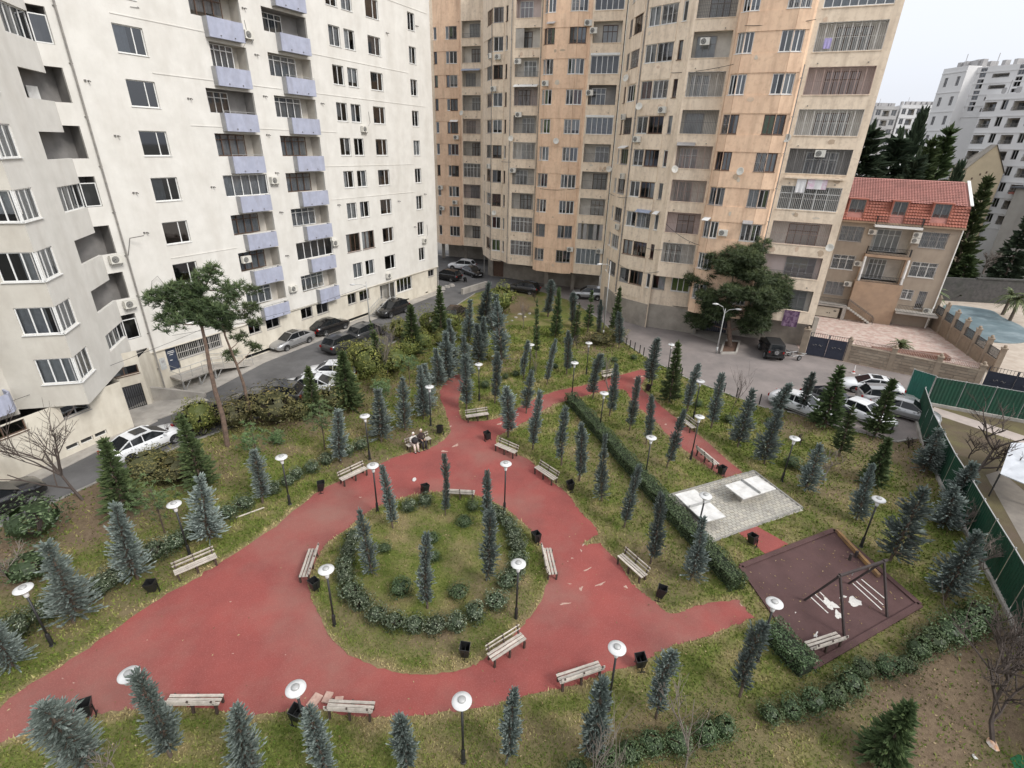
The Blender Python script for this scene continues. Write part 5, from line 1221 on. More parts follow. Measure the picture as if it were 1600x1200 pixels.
mb = MB(); mb.prism([(p[0] * 1.004, p[1] * 1.004) for p in pool], .012, .10); pe = mb.build('pool_cover', surf('blue_grey_tarpaulin', (.115, .165, .18), (.095, .135, .15), 1.0, .55, bump=.3, bscale=3, stain=(.30, .36, .38), stain_scale=.35, stain_amt=.55)); tag(pe, 'blue grey tarpaulin stretched over the kidney shaped pool', 'pool cover')
wall_dir = Vector((.829, -.56)); 
M['stone'] = [surf('wall_stone_%d' % i, c, tuple(x * .82 for x in c), 2.2, .92, bump=.3, bscale=15, stain=(.2, .15, .11), stain_scale=1.2, stain_amt=.4) for i, c in enumerate(((.33, .265, .20), (.28, .225, .17), (.36, .295, .225)))]
gA = Vector((30.5, 50.35)); gB = Vector((33.7, 48.6)); wB = Vector((42.2, 42.75)); hB = Vector((45.9, 40.2))
def pillar(name_root, p, h, w_=.5):
    mb = MB(); mb.box((p.x, p.y, h / 2), (w_, w_, h), 0, math.atan2(wall_dir.y, wall_dir.x)); mb.box((p.x, p.y, h + .05), (w_ + .1, w_ + .1, .1), 0, math.atan2(wall_dir.y, wall_dir.x)); mb.lathe([(.0, .1), (.11, .12), (.15, .24), (.11, .36), (0, .40)], (p.x, p.y, h + .0), 12); return mb.build('pillar', M['stone'][0], name_root, name_root.location)
pw = empty('perimeter_wall', (38, 45.7, 0), 0, 'coursed sandstone perimeter wall with iron panels on top', 'wall'); PO = pw.location
fpw = Fr(gB, wB); ncs = 6; ht = 1.75; mb = MB(); band(mb, fpw, 0, fpw.len, 0, ht - .03, -.34, -.05); mb.build('mortar_core', M['kerb'], pw, PO)
for r in range(ncs):
    x = -(.55 if r % 2 else 0)
    while x < fpw.len:
        L_ = rnd.uniform(.85, 1.25); a, b = max(0, x), min(fpw.len, x + L_)
        if b - a > .08: mb = MB(); band(mb, fpw, a + .014, b - .014, r * ht / ncs + .018, (r + 1) * ht / ncs - .018, -.05, rnd.uniform(-.005, .025)); mb.build('stone', M['stone'][rnd.randrange(3)], pw, PO)
        x += L_
mb = MB(); band(mb, fpw, -.02, fpw.len + .02, ht, ht + .1, -.42, .06); mb.build('coping', M['stone'][2], pw, PO)
for q in (0, .36, .70, 1.0): pillar(pw, gB.lerp(wB, q) - Vector((fpw.n.x, fpw.n.y)) * .18, 2.25, .42)
for q0, q1 in ((0.02, .34), (.38, .68), (.72, .98)):
    rail(pw, fpw, fpw.len * q0 + .25, fpw.len * q1 - .1, ht + .1, ht + .62, -.18, 'iron_p', .12, 'iron_panel', .028)
pillar(pw, gA - wall_dir * .25, 2.65, .6); pillar(pw, hB + wall_dir * .3, 2.4, .5)
navy = surf('navy_gate_paint', (0.018, 0.022, 0.038), (0.026, 0.03, 0.048), 3, .5, bump=.1, bscale=6)
def gate(a, b, h, label):
    fr = Fr(a, b); o = empty('metal_gate', fr.p(fr.len / 2, 0, 0), 0, label, 'gate')
    for k in range(2):
        mb = MB(); x0 = .1 + k * (fr.len - .2) / 2; x1 = x0 + (fr.len - .2) / 2 - .02; band(mb, fr, x0, x1, .06, h - .4, -.03, .0); 
        for x in (x0, x1 - .05): band(mb, fr, x, x + .05, .06, h, -.05, .03)
        for z in (.06, h * .42, h - .45): band(mb, fr, x0 + .05, x1 - .05, z, z + .05, -.04, .02)
        mb.build('leaf', navy, o, o.location)
        mb = MB()
        for i in range(9): x = x0 + .06 + (x1 - x0 - .12) * i / 8; mb.bar(fr.p(x, -.01, h - .4), fr.p(x, -.01, h + .05), .022, .022)
        mb.bar(fr.p(x0, -.01, h), fr.p(x1, -.01, h), .03, .03); mb.build('spikes', M['iron_k'], o, o.location)
        mb = MB(); xm = (x0 + x1) / 2
        for sg in (-1, 1): mb.tube([fr.p(xm + sg * (.1 + .15 * t), .03, h * .5 + .09 * math.sin(t * 3.1)) for t in (0, .5, 1, 1.6, 2.2)], .02, 4)
        mb.build('scroll', M['iron_g'], o, o.location)
    return o
gate(gA, gB, 2.45, 'navy double gate left of the sandstone wall behind the jeep'); gate(wB + wall_dir * .3, hB, 2.3, 'navy double gate at the pool end of the sandstone wall')
# wall between yard and pool with ball topped pillars
sdw = empty('garden_wall', (49.5, 55, 0), 0, 'panelled garden wall with ball topped pillars beside the pool', 'wall'); s0_, s1_ = Vector((51.6, 61.3)), Vector((47.2, 46.6)); fsw = Fr(s0_, s1_)
nP = 7
for i in range(nP):
    p = s0_.lerp(s1_, i / (nP - 1)); pillar(sdw, p, 3.6 - .17 * i, .42)
    if i < nP - 1:
        a, b = fsw.len * i / (nP - 1) + .22, fsw.len * (i + 1) / (nP - 1) - .22; mb = MB(); zt = 1.9 - .12 * i; band(mb, fsw, a, b, 0, zt, -.12, .12); band(mb, fsw, a + .15, b - .15, .3, zt - .2, .12, .15); mb.build('panel', M['stone'][1], sdw, sdw.location); rail(sdw, fsw, a, b, zt, zt + .9, 0, 'iron_k', .11, 'iron_panel', .03)
# planting bed in the yard
mb = MB(); a, b = Vector((38.6, 51.8, 0)), Vector((45.4, 50.2, 0)); mb.bar(a + Vector((0, 0, .2)), b + Vector((0, 0, .2)), 1.3, .4); o = mb.build('planter', surf('red_brown_planter', (.16, .075, .05), (.12, .06, .04), 2, .9)); tag(o, 'long red brown planting bed in the paved yard', 'planter')
# round clipped shrub, palms
def palm(p, h, label, n=26, L_=1.7, seed=1, z=0):
    rr = random.Random(seed); o = empty('palm_tree', (p.x, p.y, z), 0, label, 'palm'); tr = MB(); tr.tube([(0, 0, 0), (.1, .05, h * .5), (.05, 0, h)], [.2, .17, .15], 8); tr.build('trunk', M['bark2'], o); cr = MB()
    for i in range(n):
        a = rr.uniform(0, 6.283); e = rr.uniform(-.5, 1.1); d = Vector((math.cos(a), math.sin(a), 0)); s = Vector((-d.y, d.x, 0)); p0 = Vector((.05, 0, h)); pts = []
        for k in range(7): t = k / 6; pts.append(p0 + d * L_ * t * math.cos(e) + Vector((0, 0, L_ * t * math.sin(e) - .7 * t * t * L_ * .6)))
        for k in range(1, 7):
            for sg in (-1, 1):
                q = pts[k]; tip = q + s * sg * .38 * (1.15 - k / 8) + (pts[k] - pts[k - 1]) * .9 + Vector((0, 0, -.1)); cr.add([pts[k - 1], q, tip], [(0, 1, 2)], 0, rr.uniform(.2, .9))
    cr.build('fronds', M['palm0'], o, tint=True); return o
M['bark2'] = surf('palm_bark', (.14, .11, .085), (.09, .07, .055), 8, .95, bump=.5, bscale=15)
M['palm0'] = leafmat('yard_palm_fronds', (0.035, 0.05, 0.02), (0.09, 0.12, 0.045), (0.17, 0.19, 0.08))
palm(G(1405, 545), .5, 'small fan palm in the yard behind the sandstone wall', 30, 1.3, 1); palm(Vector((54.2, 66.6, 0)), 3.2, 'palm at the right corner of the town house', 34, 2.2, 2); palm(G(1577, 502), 3.0, 'palm right of the covered pool', 26, 1.9, 3); palm(G(1566, 492), 2.8, 'second palm right of the covered pool, farther back', 26, 1.8, 4)
# ------------------------------------------------------------------ green screen fences and the plot behind
gm1 = surf('dark_green_screen', (0.008, 0.062, 0.034), (0.006, 0.046, 0.026), 1.2, .7, bump=.2, bscale=8, stain=(.03, .06, .04), stain_scale=1.0, stain_amt=.5); gm2 = surf('teal_green_screen', (0.015, 0.115, 0.085), (0.011, 0.085, 0.065), 1.2, .6)
def screen(pts, h, label, mat, panel=2.0, base_h=.25):
    o = empty('screen_fence', (pts[0][0], pts[0][1], 0), 0, label, 'fence'); off = o.location
    for i in range(len(pts) - 1):
        fr = Fr(pts[i], pts[i + 1]); n = max(1, round(fr.len / panel))
        for j in range(n):
            a, b = fr.len * j / n, fr.len * (j + 1) / n; mb = MB(); m_ = 16
            for k in range(m_):
                x0, x1 = a + .03 + (b - a - .06) * k / m_, a + .03 + (b - a - .06) * (k + 1) / m_; e0, e1 = (.015 if k % 2 else -.015), (-.015 if k % 2 else .015)
                mb.quad(fr.p(x0, e0, base_h), fr.p(x1, e1, base_h), fr.p(x1, e1, h), fr.p(x0, e0, h)); 
            mb.build('panel', mat, o, off); mb = MB(); mb.bar(fr.p(a, -.06, 0), fr.p(a, -.06, h + .08), .06, .06); mb.build('post', M['metal'], o, off)
        mb = MB(); mb.bar(fr.p(0, -.03, h), fr.p(fr.len, -.03, h), .05, .05); mb.build('top_rail', M['metal'], o, off); mb = MB(); mb.bar(fr.p(0, 0, base_h / 2), fr.p(fr.len, 0, base_h / 2), .3, base_h); mb.build('base_kerb', M['conc'], o, off)
    return o
screen([(33.0, 37.4)] + fence_line, 2.35, 'green screen fence on a concrete kerb running down the right side of the park', gm1)
screen([(35.24, 39.2), (40.6, 36.6), (47, 33.5)], 2.5, 'dark green screen fence across the plot behind the park', gm1)
screen([(34.3, 40.6), (35.2, 39.25)], 2.6, 'short teal green screen panel at the fence corner by the parked cars', gm2)
mb = MB(); mb.poly([(x, y, .0) for x, y in ((30.4, 32.7), (33.2, 37.3), (35.3, 39.0), (40.6, 36.4), (50, 32), (40, 5), (19, 7.9), (22.2, 15), (25, 21))]); S_(mb.build('bare_plot', surf('plot_earth', (.095, .068, .045), (.08, .064, .03), .5, .95, bump=.6, bscale=14, stain=(.14, .125, .05), stain_scale=.3, stain_amt=.8)))
mb = MB(); a, b = G(1455, 640), G(1640, 700); d = (b - a).normalized(); n_v = Vector((-d.y, d.x, 0)); mb.quad(a + Vector((0, 0, .006)) - n_v * .8, b + Vector((0, 0, .006)) - n_v * .8, b + Vector((0, 0, .006)) + n_v * .8, a + Vector((0, 0, .006)) + n_v * .8); S_(mb.build('footpath', surf('pale_pink_slabs', (.42, .36, .32), (.34, .29, .26), 1.2, .9)))
mb = MB(); mb.poly([tuple(G(px, py, .008)) for px, py in ((1540, 742), (1562, 735), (1640, 800), (1660, 900), (1600, 850))]); S_(mb.build('paved_strip', surf('grey_brown_paving', (.22, .195, .165), (.17, .15, .13), 1.5, .95, bump=.3, bscale=12)))
cn = empty('canopy', G(1590, 745), 0, 'white sheeted canopy at the right frame edge', 'canopy'); c0 = cn.location; A, B_, C_, D_ = G(1563, 740, 1.7), G(1580, 692, 2.2), G(1650, 690, 2.2), G(1660, 780, 1.7); mb = MB(); mb.quad(A, D_, C_, B_); mb.quad(A + Vector((0, 0, -.05)), B_ + Vector((0, 0, -.05)), C_ + Vector((0, 0, -.05)), D_ + Vector((0, 0, -.05))); mb.quad(A + Vector((0, 0, -.05)), D_ + Vector((0, 0, -.05)), D_, A); mb.build('sheet', surf('white_sheeting', (.55, .57, .6), (.45, .47, .5), 1.5, .5, stain=(.3, .3, .32), stain_scale=1, stain_amt=.4), cn, c0)
for q in (A, B_, C_, D_): mb = MB(); mb.bar((q.x, q.y, 0), q, .06, .06); mb.build('post', M['iron_k'], cn, c0)
mb = MB(); g = G(1604, 790); mb.tube([(0, 0, 0), (0, 0, 2.4)], .05, 8); o = empty('post', g, 0, 'dark post beside the white canopy at the right edge', 'post'); mb.build('shaft', M['iron_g'], o)
mb = MB(); mb.poly([tuple(G(px, py, LZ + .01)) for px, py in ((1578, 1185), (1592, 1178), (1640, 1200), (1600, 1230))]); tag(mb.build('green_mat', surf('green_turf_mat', (.02, .14, .05), (.015, .11, .04), 10, .9)), 'bright green mat at the bottom right corner', 'mat')
# low concrete wall at the far left end of the park, rubble
a, b = G(722, 460), G(760, 448); mb = MB(); mb.bar(a + Vector((0, 0, .35)), b + Vector((0, 0, .35)), .4, .9); tag(mb.build('low_wall', M['conc']), 'low pale concrete wall at the far corner of the park', 'wall')
rr_ = random.Random(9); ORD_ = ('second', 'third', 'fourth', 'first', 'second', 'third', 'fourth', 'fifth', 'sixth', 'first')
for i, (px, py, s) in enumerate(((690, 452, .8), (698, 449, .6), (706, 447, .7), (684, 456, .5), (806, 497, .35), (812, 492, .4), (820, 496, .3), (828, 491, .35), (840, 494, .3), (800, 502, .3))):
    g = G(px, py); mb = MB(); n = 7; ring = [Vector((s * rr_.uniform(.5, 1) * math.cos(6.283 * k / n), s * rr_.uniform(.4, .9) * math.sin(6.283 * k / n), 0)) for k in range(n)]; mb.add(ring + [q * .7 + Vector((0, 0, s * .45)) for q in ring] + [Vector((0, 0, s * .55))], [(k, (k + 1) % n, n + (k + 1) % n, n + k) for k in range(n)] + [(n + k, n + (k + 1) % n, 2 * n) for k in range(n)]); o = mb.build('rock', M['conc']); o.location = (g.x, g.y, 0); tag(o, '%s pale lump of rubble %s' % (ORD_[i], 'by the corner of the white block, from the right car' if i < 4 else 'at the far edge of the lawn, from the left'), 'rubble', 'rubble at the white block corner' if i < 4 else 'rubble at the lawn edge')
# ------------------------------------------------------------------ backdrop: white complex, gable house, far blocks, conifers
def at_dist(px, py, Y):
    r = ray(px, py); t = Y / r.y; return Vector((r.x * t, Y, EYE + r.z * t))
M['far_w'] = surf('far_white_render', (0.72, 0.71, 0.70), (0.66, 0.65, 0.64), .3, .9)
M['far_g'] = surf('far_grey_render', (0.40, 0.39, 0.38), (0.34, 0.33, 0.33), .3, .9)
def far_block(a, b, z0, z1, rows, cols, label, mat, loggias=(), h=1.5, wfrac=.5, deep=12, wz=.9):
    fr = Fr(a, b); o = empty('apartment_block', fr.p(fr.len / 2, 0, 0), 0, label, 'building'); off = o.location; st = (z1 - z0) / rows; cw_ = fr.len / cols; opn = []
    for r in range(rows):
        for c in range(cols):
            lg = c in loggias; ww = cw_ * (wfrac if not lg else .86); x = cw_ * (c + .5); opn.append((x - ww / 2, x + ww / 2, z0 + r * st + (wz if not lg else .75), z0 + r * st + (wz if not lg else .75) + (h if not lg else st - 1.15), lg))
    mb = MB(); wall(mb, fr, 0, fr.len, 0, z1 + .8, [q[:4] for q in opn], .3)
    sd = Fr(fr.p(0, -deep, 0)[:2], fr.p(0, 0, 0)[:2]); wall(mb, sd, 0, deep, 0, z1 + .8, [(deep * .55, deep * .7, z0 + r * st + .9, z0 + r * st + 2.2) for r in range(rows)], .3)
    mb.poly([tuple(fr.p(s, d, z1 + .5)) for s, d in ((0, 0), (fr.len, 0), (fr.len, -deep), (0, -deep))])
    sr = Fr(fr.p(fr.len, 0, 0)[:2], fr.p(fr.len, -deep, 0)[:2]); wall(mb, sr, 0, deep, 0, z1 + .8); bk = Fr(fr.p(fr.len, -deep, 0)[:2], fr.p(0, -deep, 0)[:2]); wall(mb, bk, 0, bk.len, 0, z1 + .8)
    for r in range(rows + 1): band(mb, fr, 0, fr.len, z0 + r * st - .12, z0 + r * st + .06, .0, .08)
    mb.build('wall', M[mat], o, off)
    for a_, b_, c_, d_, lg in opn:
        if lg:
            recess(o, fr, a_, b_, c_, d_, 1.4, 'loggia_w', -.25, lower=0); w_ = window(o, fr, a_ + .2, b_ - .2, c_, d_ - .2, d=-1.3, leaves=3, frame='fr_g', sill=False, glass='glass_d'); rail(o, fr, a_, b_, c_, c_ + .5, .02, 'iron_g', .3, 'railing', .04)
        else: window(o, fr, a_, b_, c_, d_, leaves=2, frame='fr_g', sill=False, glass='glass_d', fw=.09)
    for r in range(rows): window(o, sd, deep * .55, deep * .7, z0 + r * st + .9, z0 + r * st + 2.2, leaves=1, frame='fr_g', sill=False, glass='glass_d', fw=.09)
    mb = MB()
    for i in range(7): q = fr.p(fr.len * (i + .5) / 7, -3, z1 + .8); mb.box(q + Vector((0, 0, .5)), (rnd.uniform(.4, 1.6), .8, 1.2)); 
    mb.bar(fr.p(2, -2, z1), fr.p(2, -2, z1 + 3), .08, .08); mb.build('roof_equipment', M['far_g'], o, off)
    mb = MB(); band(mb, fr, .4, fr.len - .4, .2, z1 + .3, -2.6, -2.8); [mb.poly([tuple(fr.p(s, d, z0 + r * st + .1)) for s, d in ((.3, -.4), (fr.len - .3, -.4), (fr.len - .3, -2.6), (.3, -2.6))]) for r in range(rows)]; mb.build('room_partition', M['inner'], o, off); return o
pA = at_dist(1474, 112, 112); pB = at_dist(1512, 108, 107); pC = at_dist(1680, 150, 93)
far_block((pA.x, pA.y), (pB.x, pB.y), 8.0, at_dist(1478, 112, 109).z, 8, 2, 'tall white block with small windows on the slope, left half of the complex', 'far_w', (), 1.5, .28)
far_block((pB.x + 1.5, pB.y - 4.5), (pC.x, pC.y - 3.5), 8.0, at_dist(1560, 150, 96).z, 8, 7, 'white block with loggias on the slope at the right frame edge', 'far_w', (0, 2, 4), 1.5, .42)
far_block((pB.x + 1.8, pB.y + .5), (pC.x + .5, pC.y + 2.5), 26.0, at_dist(1560, 104, 100).z, 4, 5, 'upper stepped white storeys behind the loggia block', 'far_w', (1,), 1.5, .35)
qA = at_dist(1352, 225, 185); qB = at_dist(1388, 225, 185); qC = at_dist(1448, 225, 182)
far_block((qA.x, qA.y), (qB.x, qB.y), 8, at_dist(1370, 170, 185).z, 9, 3, 'distant grey apartment block beside the orange building', 'far_g', (1,), 1.6, .6); far_block((qB.x + .6, qB.y), (qC.x, qC.y), 8, at_dist(1420, 168, 184).z, 9, 5, 'distant white apartment block left of the slope complex', 'far_w', (1, 3), 1.6, .55)
# cream gable house and blank grey wall
hA = at_dist(1498, 300, 98); hB2 = at_dist(1562, 285, 96); fh = Fr((hA.x, hA.y), (hB2.x, hB2.y)); zr = at_dist(1535, 226, 97).z; ze = at_dist(1505, 262, 97).z
gh = empty('gable_house', fh.p(3, 0, 0), 0, 'cream gable house wall below the white complex', 'house'); mb = MB(); P = fh.p; m_ = fh.len * .55; mb.add([P(0, 0, 0), P(fh.len, 0, 0), P(fh.len, 0, ze - .6), P(m_, 0, zr), P(0, 0, ze)], [(0, 1, 2, 3, 4)]); mb.quad(P(0, -8, 0), P(0, 0, 0), P(0, 0, ze), P(0, -8, ze)); mb.build('wall', surf('cream_render', (.56, .46, .31), (.5, .41, .28), .6, .9, stain=(.38, .31, .21), stain_amt=.4), gh, gh.location); mb = MB(); mb.quad(P(-.2, .2, ze - .1), P(m_, .2, zr + .1), P(m_, -8, zr + .1), P(-.2, -8, ze - .1)); mb.quad(P(m_, .2, zr + .1), P(fh.len + .2, .2, ze - .7), P(fh.len + .2, -8, ze - .7), P(m_, -8, zr + .1)); mb.build('roof', M['plinth'], gh, gh.location)
for s, z in ((.22, .78), (.4, .82), (.55, .84), (.68, .8), (.3, .62), (.45, .6)): mb = MB(); band(mb, fh, fh.len * s - .12, fh.len * s + .12, ze * z + 2, ze * z + 2.35, .0, .02); mb.build('vent', M['fr_b'], gh, gh.location)
wA = at_dist(1536, 420, 92); wB2 = at_dist(1670, 400, 84); fw_ = Fr((wA.x, wA.y), (wB2.x, wB2.y)); bw_ = empty('blank_wall_building', fw_.p(4, 0, 0), 0, 'grey blank gable wall with sheet roof behind the pool', 'building'); mb = MB(); zt = at_dist(1560, 294, 90).z; wall(mb, fw_, 0, fw_.len, 0, zt); sd = Fr(fw_.p(0, -7, 0)[:2], fw_.p(0, 0, 0)[:2]); wall(mb, sd, 0, 7, 0, zt - .6, [(1, 5.5, zt - 3.4, zt - 1.2)], .3); mb.build('wall', surf('grey_cement_render', (.37, .345, .31), (.31, .29, .26), .4, .9, stain=(.22, .2, .18), stain_scale=.5, stain_amt=.5, stretch=(1, 1, .4)), bw_, bw_.location); mb = MB(); band(mb, fw_, -.6, fw_.len, zt, zt + .25, -8, .4); mb.build('roof', surf('dark_roof_sheet', (.07, .075, .085), (.1, .1, .11), 1, .6), bw_, bw_.location); mb = MB(); band(mb, sd, .5, 6.5, zt - 1.0, zt - .7, 0, .9); mb.build('awning', surf('faded_red_sheet', (.3, .08, .06), (.35, .2, .16), 1, .8), bw_, bw_.location); window(bw_, sd, 1, 5.5, zt - 3.4, zt - 1.2, leaves=5, frame='fr_w', curtain='cur_w')
# dark stone garden wall beyond the pool
a, b = G(1478, 470), G(1620, 478); mb = MB(); fr2 = Fr((a.x, a.y), (b.x, b.y)); band(mb, fr2, -3, fr2.len, 0, 3.4, -.4, 0); band(mb, fr2, 3, fr2.len, 3.4, 3.6, -.5, .1); tag(mb.build('garden_wall', surf('dark_rubble_stone', (.055, .052, .05), (.085, .08, .075), 2.5, .95, bump=.6, bscale=4, stain=(.04, .045, .035), stain_scale=.5, stain_amt=.6)), 'dark stone garden wall beyond the covered pool', 'wall')
hedm = MB()
# ------------------------------------------------------------------ vegetation kit
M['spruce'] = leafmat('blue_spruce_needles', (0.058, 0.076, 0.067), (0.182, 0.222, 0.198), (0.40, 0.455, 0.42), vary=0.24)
M['fir'] = leafmat('dark_fir_needles', (0.032, 0.05, 0.022), (0.085, 0.12, 0.048), (0.15, 0.19, 0.075), vary=0.15)
M['pine'] = leafmat('pine_needles', (0.022, 0.034, 0.014), (0.058, 0.082, 0.032), (0.11, 0.135, 0.055), vary=0.12)
M['pine2'] = leafmat('bright_pine_needles', (0.035, 0.062, 0.024), (0.09, 0.14, 0.055), (0.15, 0.21, 0.085), vary=0.12)
M['laurel'] = leafmat('laurel_leaves', (0.024, 0.036, 0.018), (0.075, 0.10, 0.052), (0.36, 0.40, 0.29), rough=0.42, vary=0.2)
M['hedge'] = leafmat('hedge_leaves', (0.022, 0.036, 0.014), (0.065, 0.10, 0.04), (0.17, 0.21, 0.11), rough=0.45, vary=0.1)
M['autumn'] = leafmat('yellowing_leaves', (0.06, 0.075, 0.018), (0.16, 0.165, 0.04), (0.30, 0.28, 0.065), vary=0.15)
M['rusty'] = leafmat('rusty_leaves', (0.05, 0.052, 0.022), (0.125, 0.115, 0.042), (0.24, 0.185, 0.06), vary=0.15)
M['cedar'] = leafmat('cedar_needles', (0.024, 0.04, 0.024), (0.062, 0.088, 0.052), (0.11, 0.145, 0.085), vary=0.12)
M['palm'] = leafmat('palm_fronds', (0.035, 0.05, 0.02), (0.09, 0.12, 0.045), (0.17, 0.19, 0.08), vary=0.1)
M['bark'] = surf('bark', (0.13, 0.095, 0.07), (0.075, 0.055, 0.042), 6, 0.95, bump=.5, bscale=25, coord='Object')
M['barkp'] = surf('pine_bark', (0.20, 0.135, 0.10), (0.10, 0.07, 0.055), 5, 0.95, bump=.6, bscale=18, coord='Object')
M['twig'] = surf('grey_twigs', (0.22, 0.185, 0.16), (0.15, 0.125, 0.105), 8, 0.95, coord='Object')
M['twigd'] = surf('dark_twigs', (0.085, 0.065, 0.055), (0.06, 0.047, 0.04), 8, 0.95, coord='Object')

def sprig(mb, p, d, ln, wd, t, rr, k=3, mi=0):
    """brush of crossed tapering blades round a shoot"""
    d = d.normalized(); u = Vector((0, 0, 1)) if abs(d.z) < .9 else Vector((1, 0, 0)); x = d.cross(u).normalized(); y = x.cross(d); a0 = rr.uniform(0, 3.14)
    for i in range(k):
        a = a0 + math.pi * i / k; s = (x * math.cos(a) + y * math.sin(a)) * wd; tt = min(1, max(0, t + rr.uniform(-.15, .15)))
        m = p + d * ln * rr.uniform(.3, .45)
        mb.add([p, m + s, p + d * ln, m - s], [(0, 1, 2, 3)], mi, tt)
def conifer_mesh(name, h, rad, prof, whorls, per, seed, mat, tilt=(5, 35), bare=0.10, sprig_len=0.2, sprig_w=0.045, nsp=4, droop=0.0, gap=0.0, lean=0.0):
    rr = random.Random(seed); mb = MB(); tr = MB()
    tr.tube([(0, 0, -0.05), (0.01, 0, h * .5), (0, 0, h * .97)], [h * .016 + .012, h * .011 + .008, .006], 6)
    lx = [rr.uniform(-1, 1) * lean for _ in range(4)]; wf, wp, wa = rr.uniform(7, 16), rr.uniform(0, 6.28), (rr.uniform(.08, .28) if lean else .03)
    def axis(z): q = z / h; return Vector((lx[0] * math.sin(q * 4 + lx[1] * 3) * .5, lx[2] * math.sin(q * 3 + 1) * .5, z))
    for wi in range(whorls):
        q = bare + (1 - bare) * (wi + rr.uniform(0, .6)) / whorls
        if rr.random() < gap: continue
        rz = prof(q) * rad * (1 + wa * math.sin(q * wf + wp)); z = q * h; a0 = rr.uniform(0, 6.28)
        nb = max(3, int(per * (0.55 + 0.6 * min(1, rz / rad))))
        for b in range(nb):
            a = a0 + 2 * math.pi * b / nb + rr.uniform(-.3, .3); L_ = rz * rr.uniform(.72, 1.12) + .03; tl = R(rr.uniform(*tilt)) + (q ** 3) * .2
            d = Vector((math.cos(a) * math.cos(tl), math.sin(a) * math.cos(tl), math.sin(tl)))
            o = axis(z)
            if b % 2 == 0: tr.tube([o, o + d * L_ * .8], [.010 + .006 * rz, .004], 3, 0, False)
            for s in range(nsp):
                t = .3 + .7 * (s + rr.random()) / nsp; p = o + d * L_ * t - Vector((0, 0, droop * L_ * t * t))
                dd_ = d + Vector((rr.uniform(-.7, .7), rr.uniform(-.7, .7), rr.uniform(-.25, .55))) * (.9 if s < nsp - 1 else .3)
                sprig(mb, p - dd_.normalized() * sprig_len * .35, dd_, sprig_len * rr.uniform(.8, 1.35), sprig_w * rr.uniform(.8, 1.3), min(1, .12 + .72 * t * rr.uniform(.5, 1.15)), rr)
    for i in range(6):
        o = axis(h * rr.uniform(.93, 1.0)); sprig(mb, o, Vector((rr.uniform(-.3, .3), rr.uniform(-.3, .3), 1)), sprig_len * 1.1, sprig_w, .8, rr)
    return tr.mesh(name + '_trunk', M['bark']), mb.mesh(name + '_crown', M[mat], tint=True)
def col_prof(q): return (min(1, (q + .02) / .12) ** .5) * (1.0 if q < .66 else max(.4, 1 - ((q - .66) / .46) ** 2)) * (0.86 + .18 * math.sin(q * 19) + .09 * math.sin(q * 43))
def cone_prof(q): return (min(1, (q + .02) / .10) ** .5) * max(.05, 1.06 - q) * (0.93 + .14 * math.sin(q * 27))
def ragged_prof(q): return (min(1, (q + .02) / .10) ** .5) * max(.24, 1.0 - .9 * q ** 1.9) * (0.9 + .2 * math.sin(q * 21) + .08 * math.sin(q * 50))
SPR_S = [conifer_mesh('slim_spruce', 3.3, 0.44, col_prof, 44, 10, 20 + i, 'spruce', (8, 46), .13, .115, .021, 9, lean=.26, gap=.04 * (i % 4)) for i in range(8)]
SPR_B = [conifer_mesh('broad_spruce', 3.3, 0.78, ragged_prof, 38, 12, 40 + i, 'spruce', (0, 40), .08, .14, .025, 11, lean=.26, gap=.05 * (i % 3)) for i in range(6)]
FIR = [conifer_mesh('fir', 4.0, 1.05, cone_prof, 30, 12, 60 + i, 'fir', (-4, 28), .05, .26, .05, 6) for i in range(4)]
FIRT = [conifer_mesh('thin_fir', 4.0, 0.62, cone_prof, 27, 9, 70 + i, 'fir', (0, 38), .12, .22, .045, 4, gap=.1) for i in range(2)]
CEDAR = [conifer_mesh('cedar', 9.0, 3.2, cone_prof, 20, 12, 80 + i, 'cedar', (-8, 14), .05, .75, .16, 9, droop=.1) for i in range(2)]
CYP = [conifer_mesh('cypress', 8.0, 1.3, col_prof, 34, 10, 90 + i, 'cedar', (30, 60), .03, .55, .12, 5) for i in range(2)]
def place_tree(kind, pool, base, top, wpx, label, name, cat='tree', group=None, rw=1.0, tilt=0.0):
    g, h = upright(base, top); i = rnd.randrange(len(pool)); tr, cr = pool[i]
    H0 = {'slim': 3.3, 'broad': 3.3, 'fir': 4.0, 'cedar': 9.0, 'cyp': 8.0}[kind]; R0 = {'slim': .49, 'broad': .86, 'fir': 1.15 if pool is FIR else .74, 'cedar': 3.6, 'cyp': 1.6}[kind]
    wd = metres(g, wpx) / 2
    o = empty(name, (g.x, g.y, LZ - 0.01), rnd.uniform(0, 6.28), label, cat, group)
    sx = max(.3, wd / R0) * rw; sz = max(.3, h / H0); o.rotation_euler = (R(rnd.gauss(0, 2.6)), R(rnd.gauss(0, 2.6)), o.rotation_euler[2]); sx *= rnd.uniform(.86, 1.1); asp = rnd.uniform(.85, 1.15)
    link('trunk', tr, o, scale=(min(sx, sz * 1.3), min(sx, sz * 1.3), sz)); link('crown', cr, o, scale=(sx * asp, sx / asp, sz))
    return o
ORD = ['first', 'second', 'third', 'fourth', 'fifth', 'sixth', 'seventh', 'eighth', 'ninth', 'tenth', 'eleventh', 'twelfth', 'thirteenth', 'fourteenth']
def row(kind, items, phrase, group, name='spruce_tree'):
    """items: (base, top, width[, own label])"""
    for i, it in enumerate(items):
        lab = it[3] if len(it) > 3 else phrase.format(ORD[i])
        pool = {'slim': SPR_S, 'broad': SPR_B}[kind]
        place_tree(kind, pool, it[0], it[1], it[2], lab, name, 'tree', group)
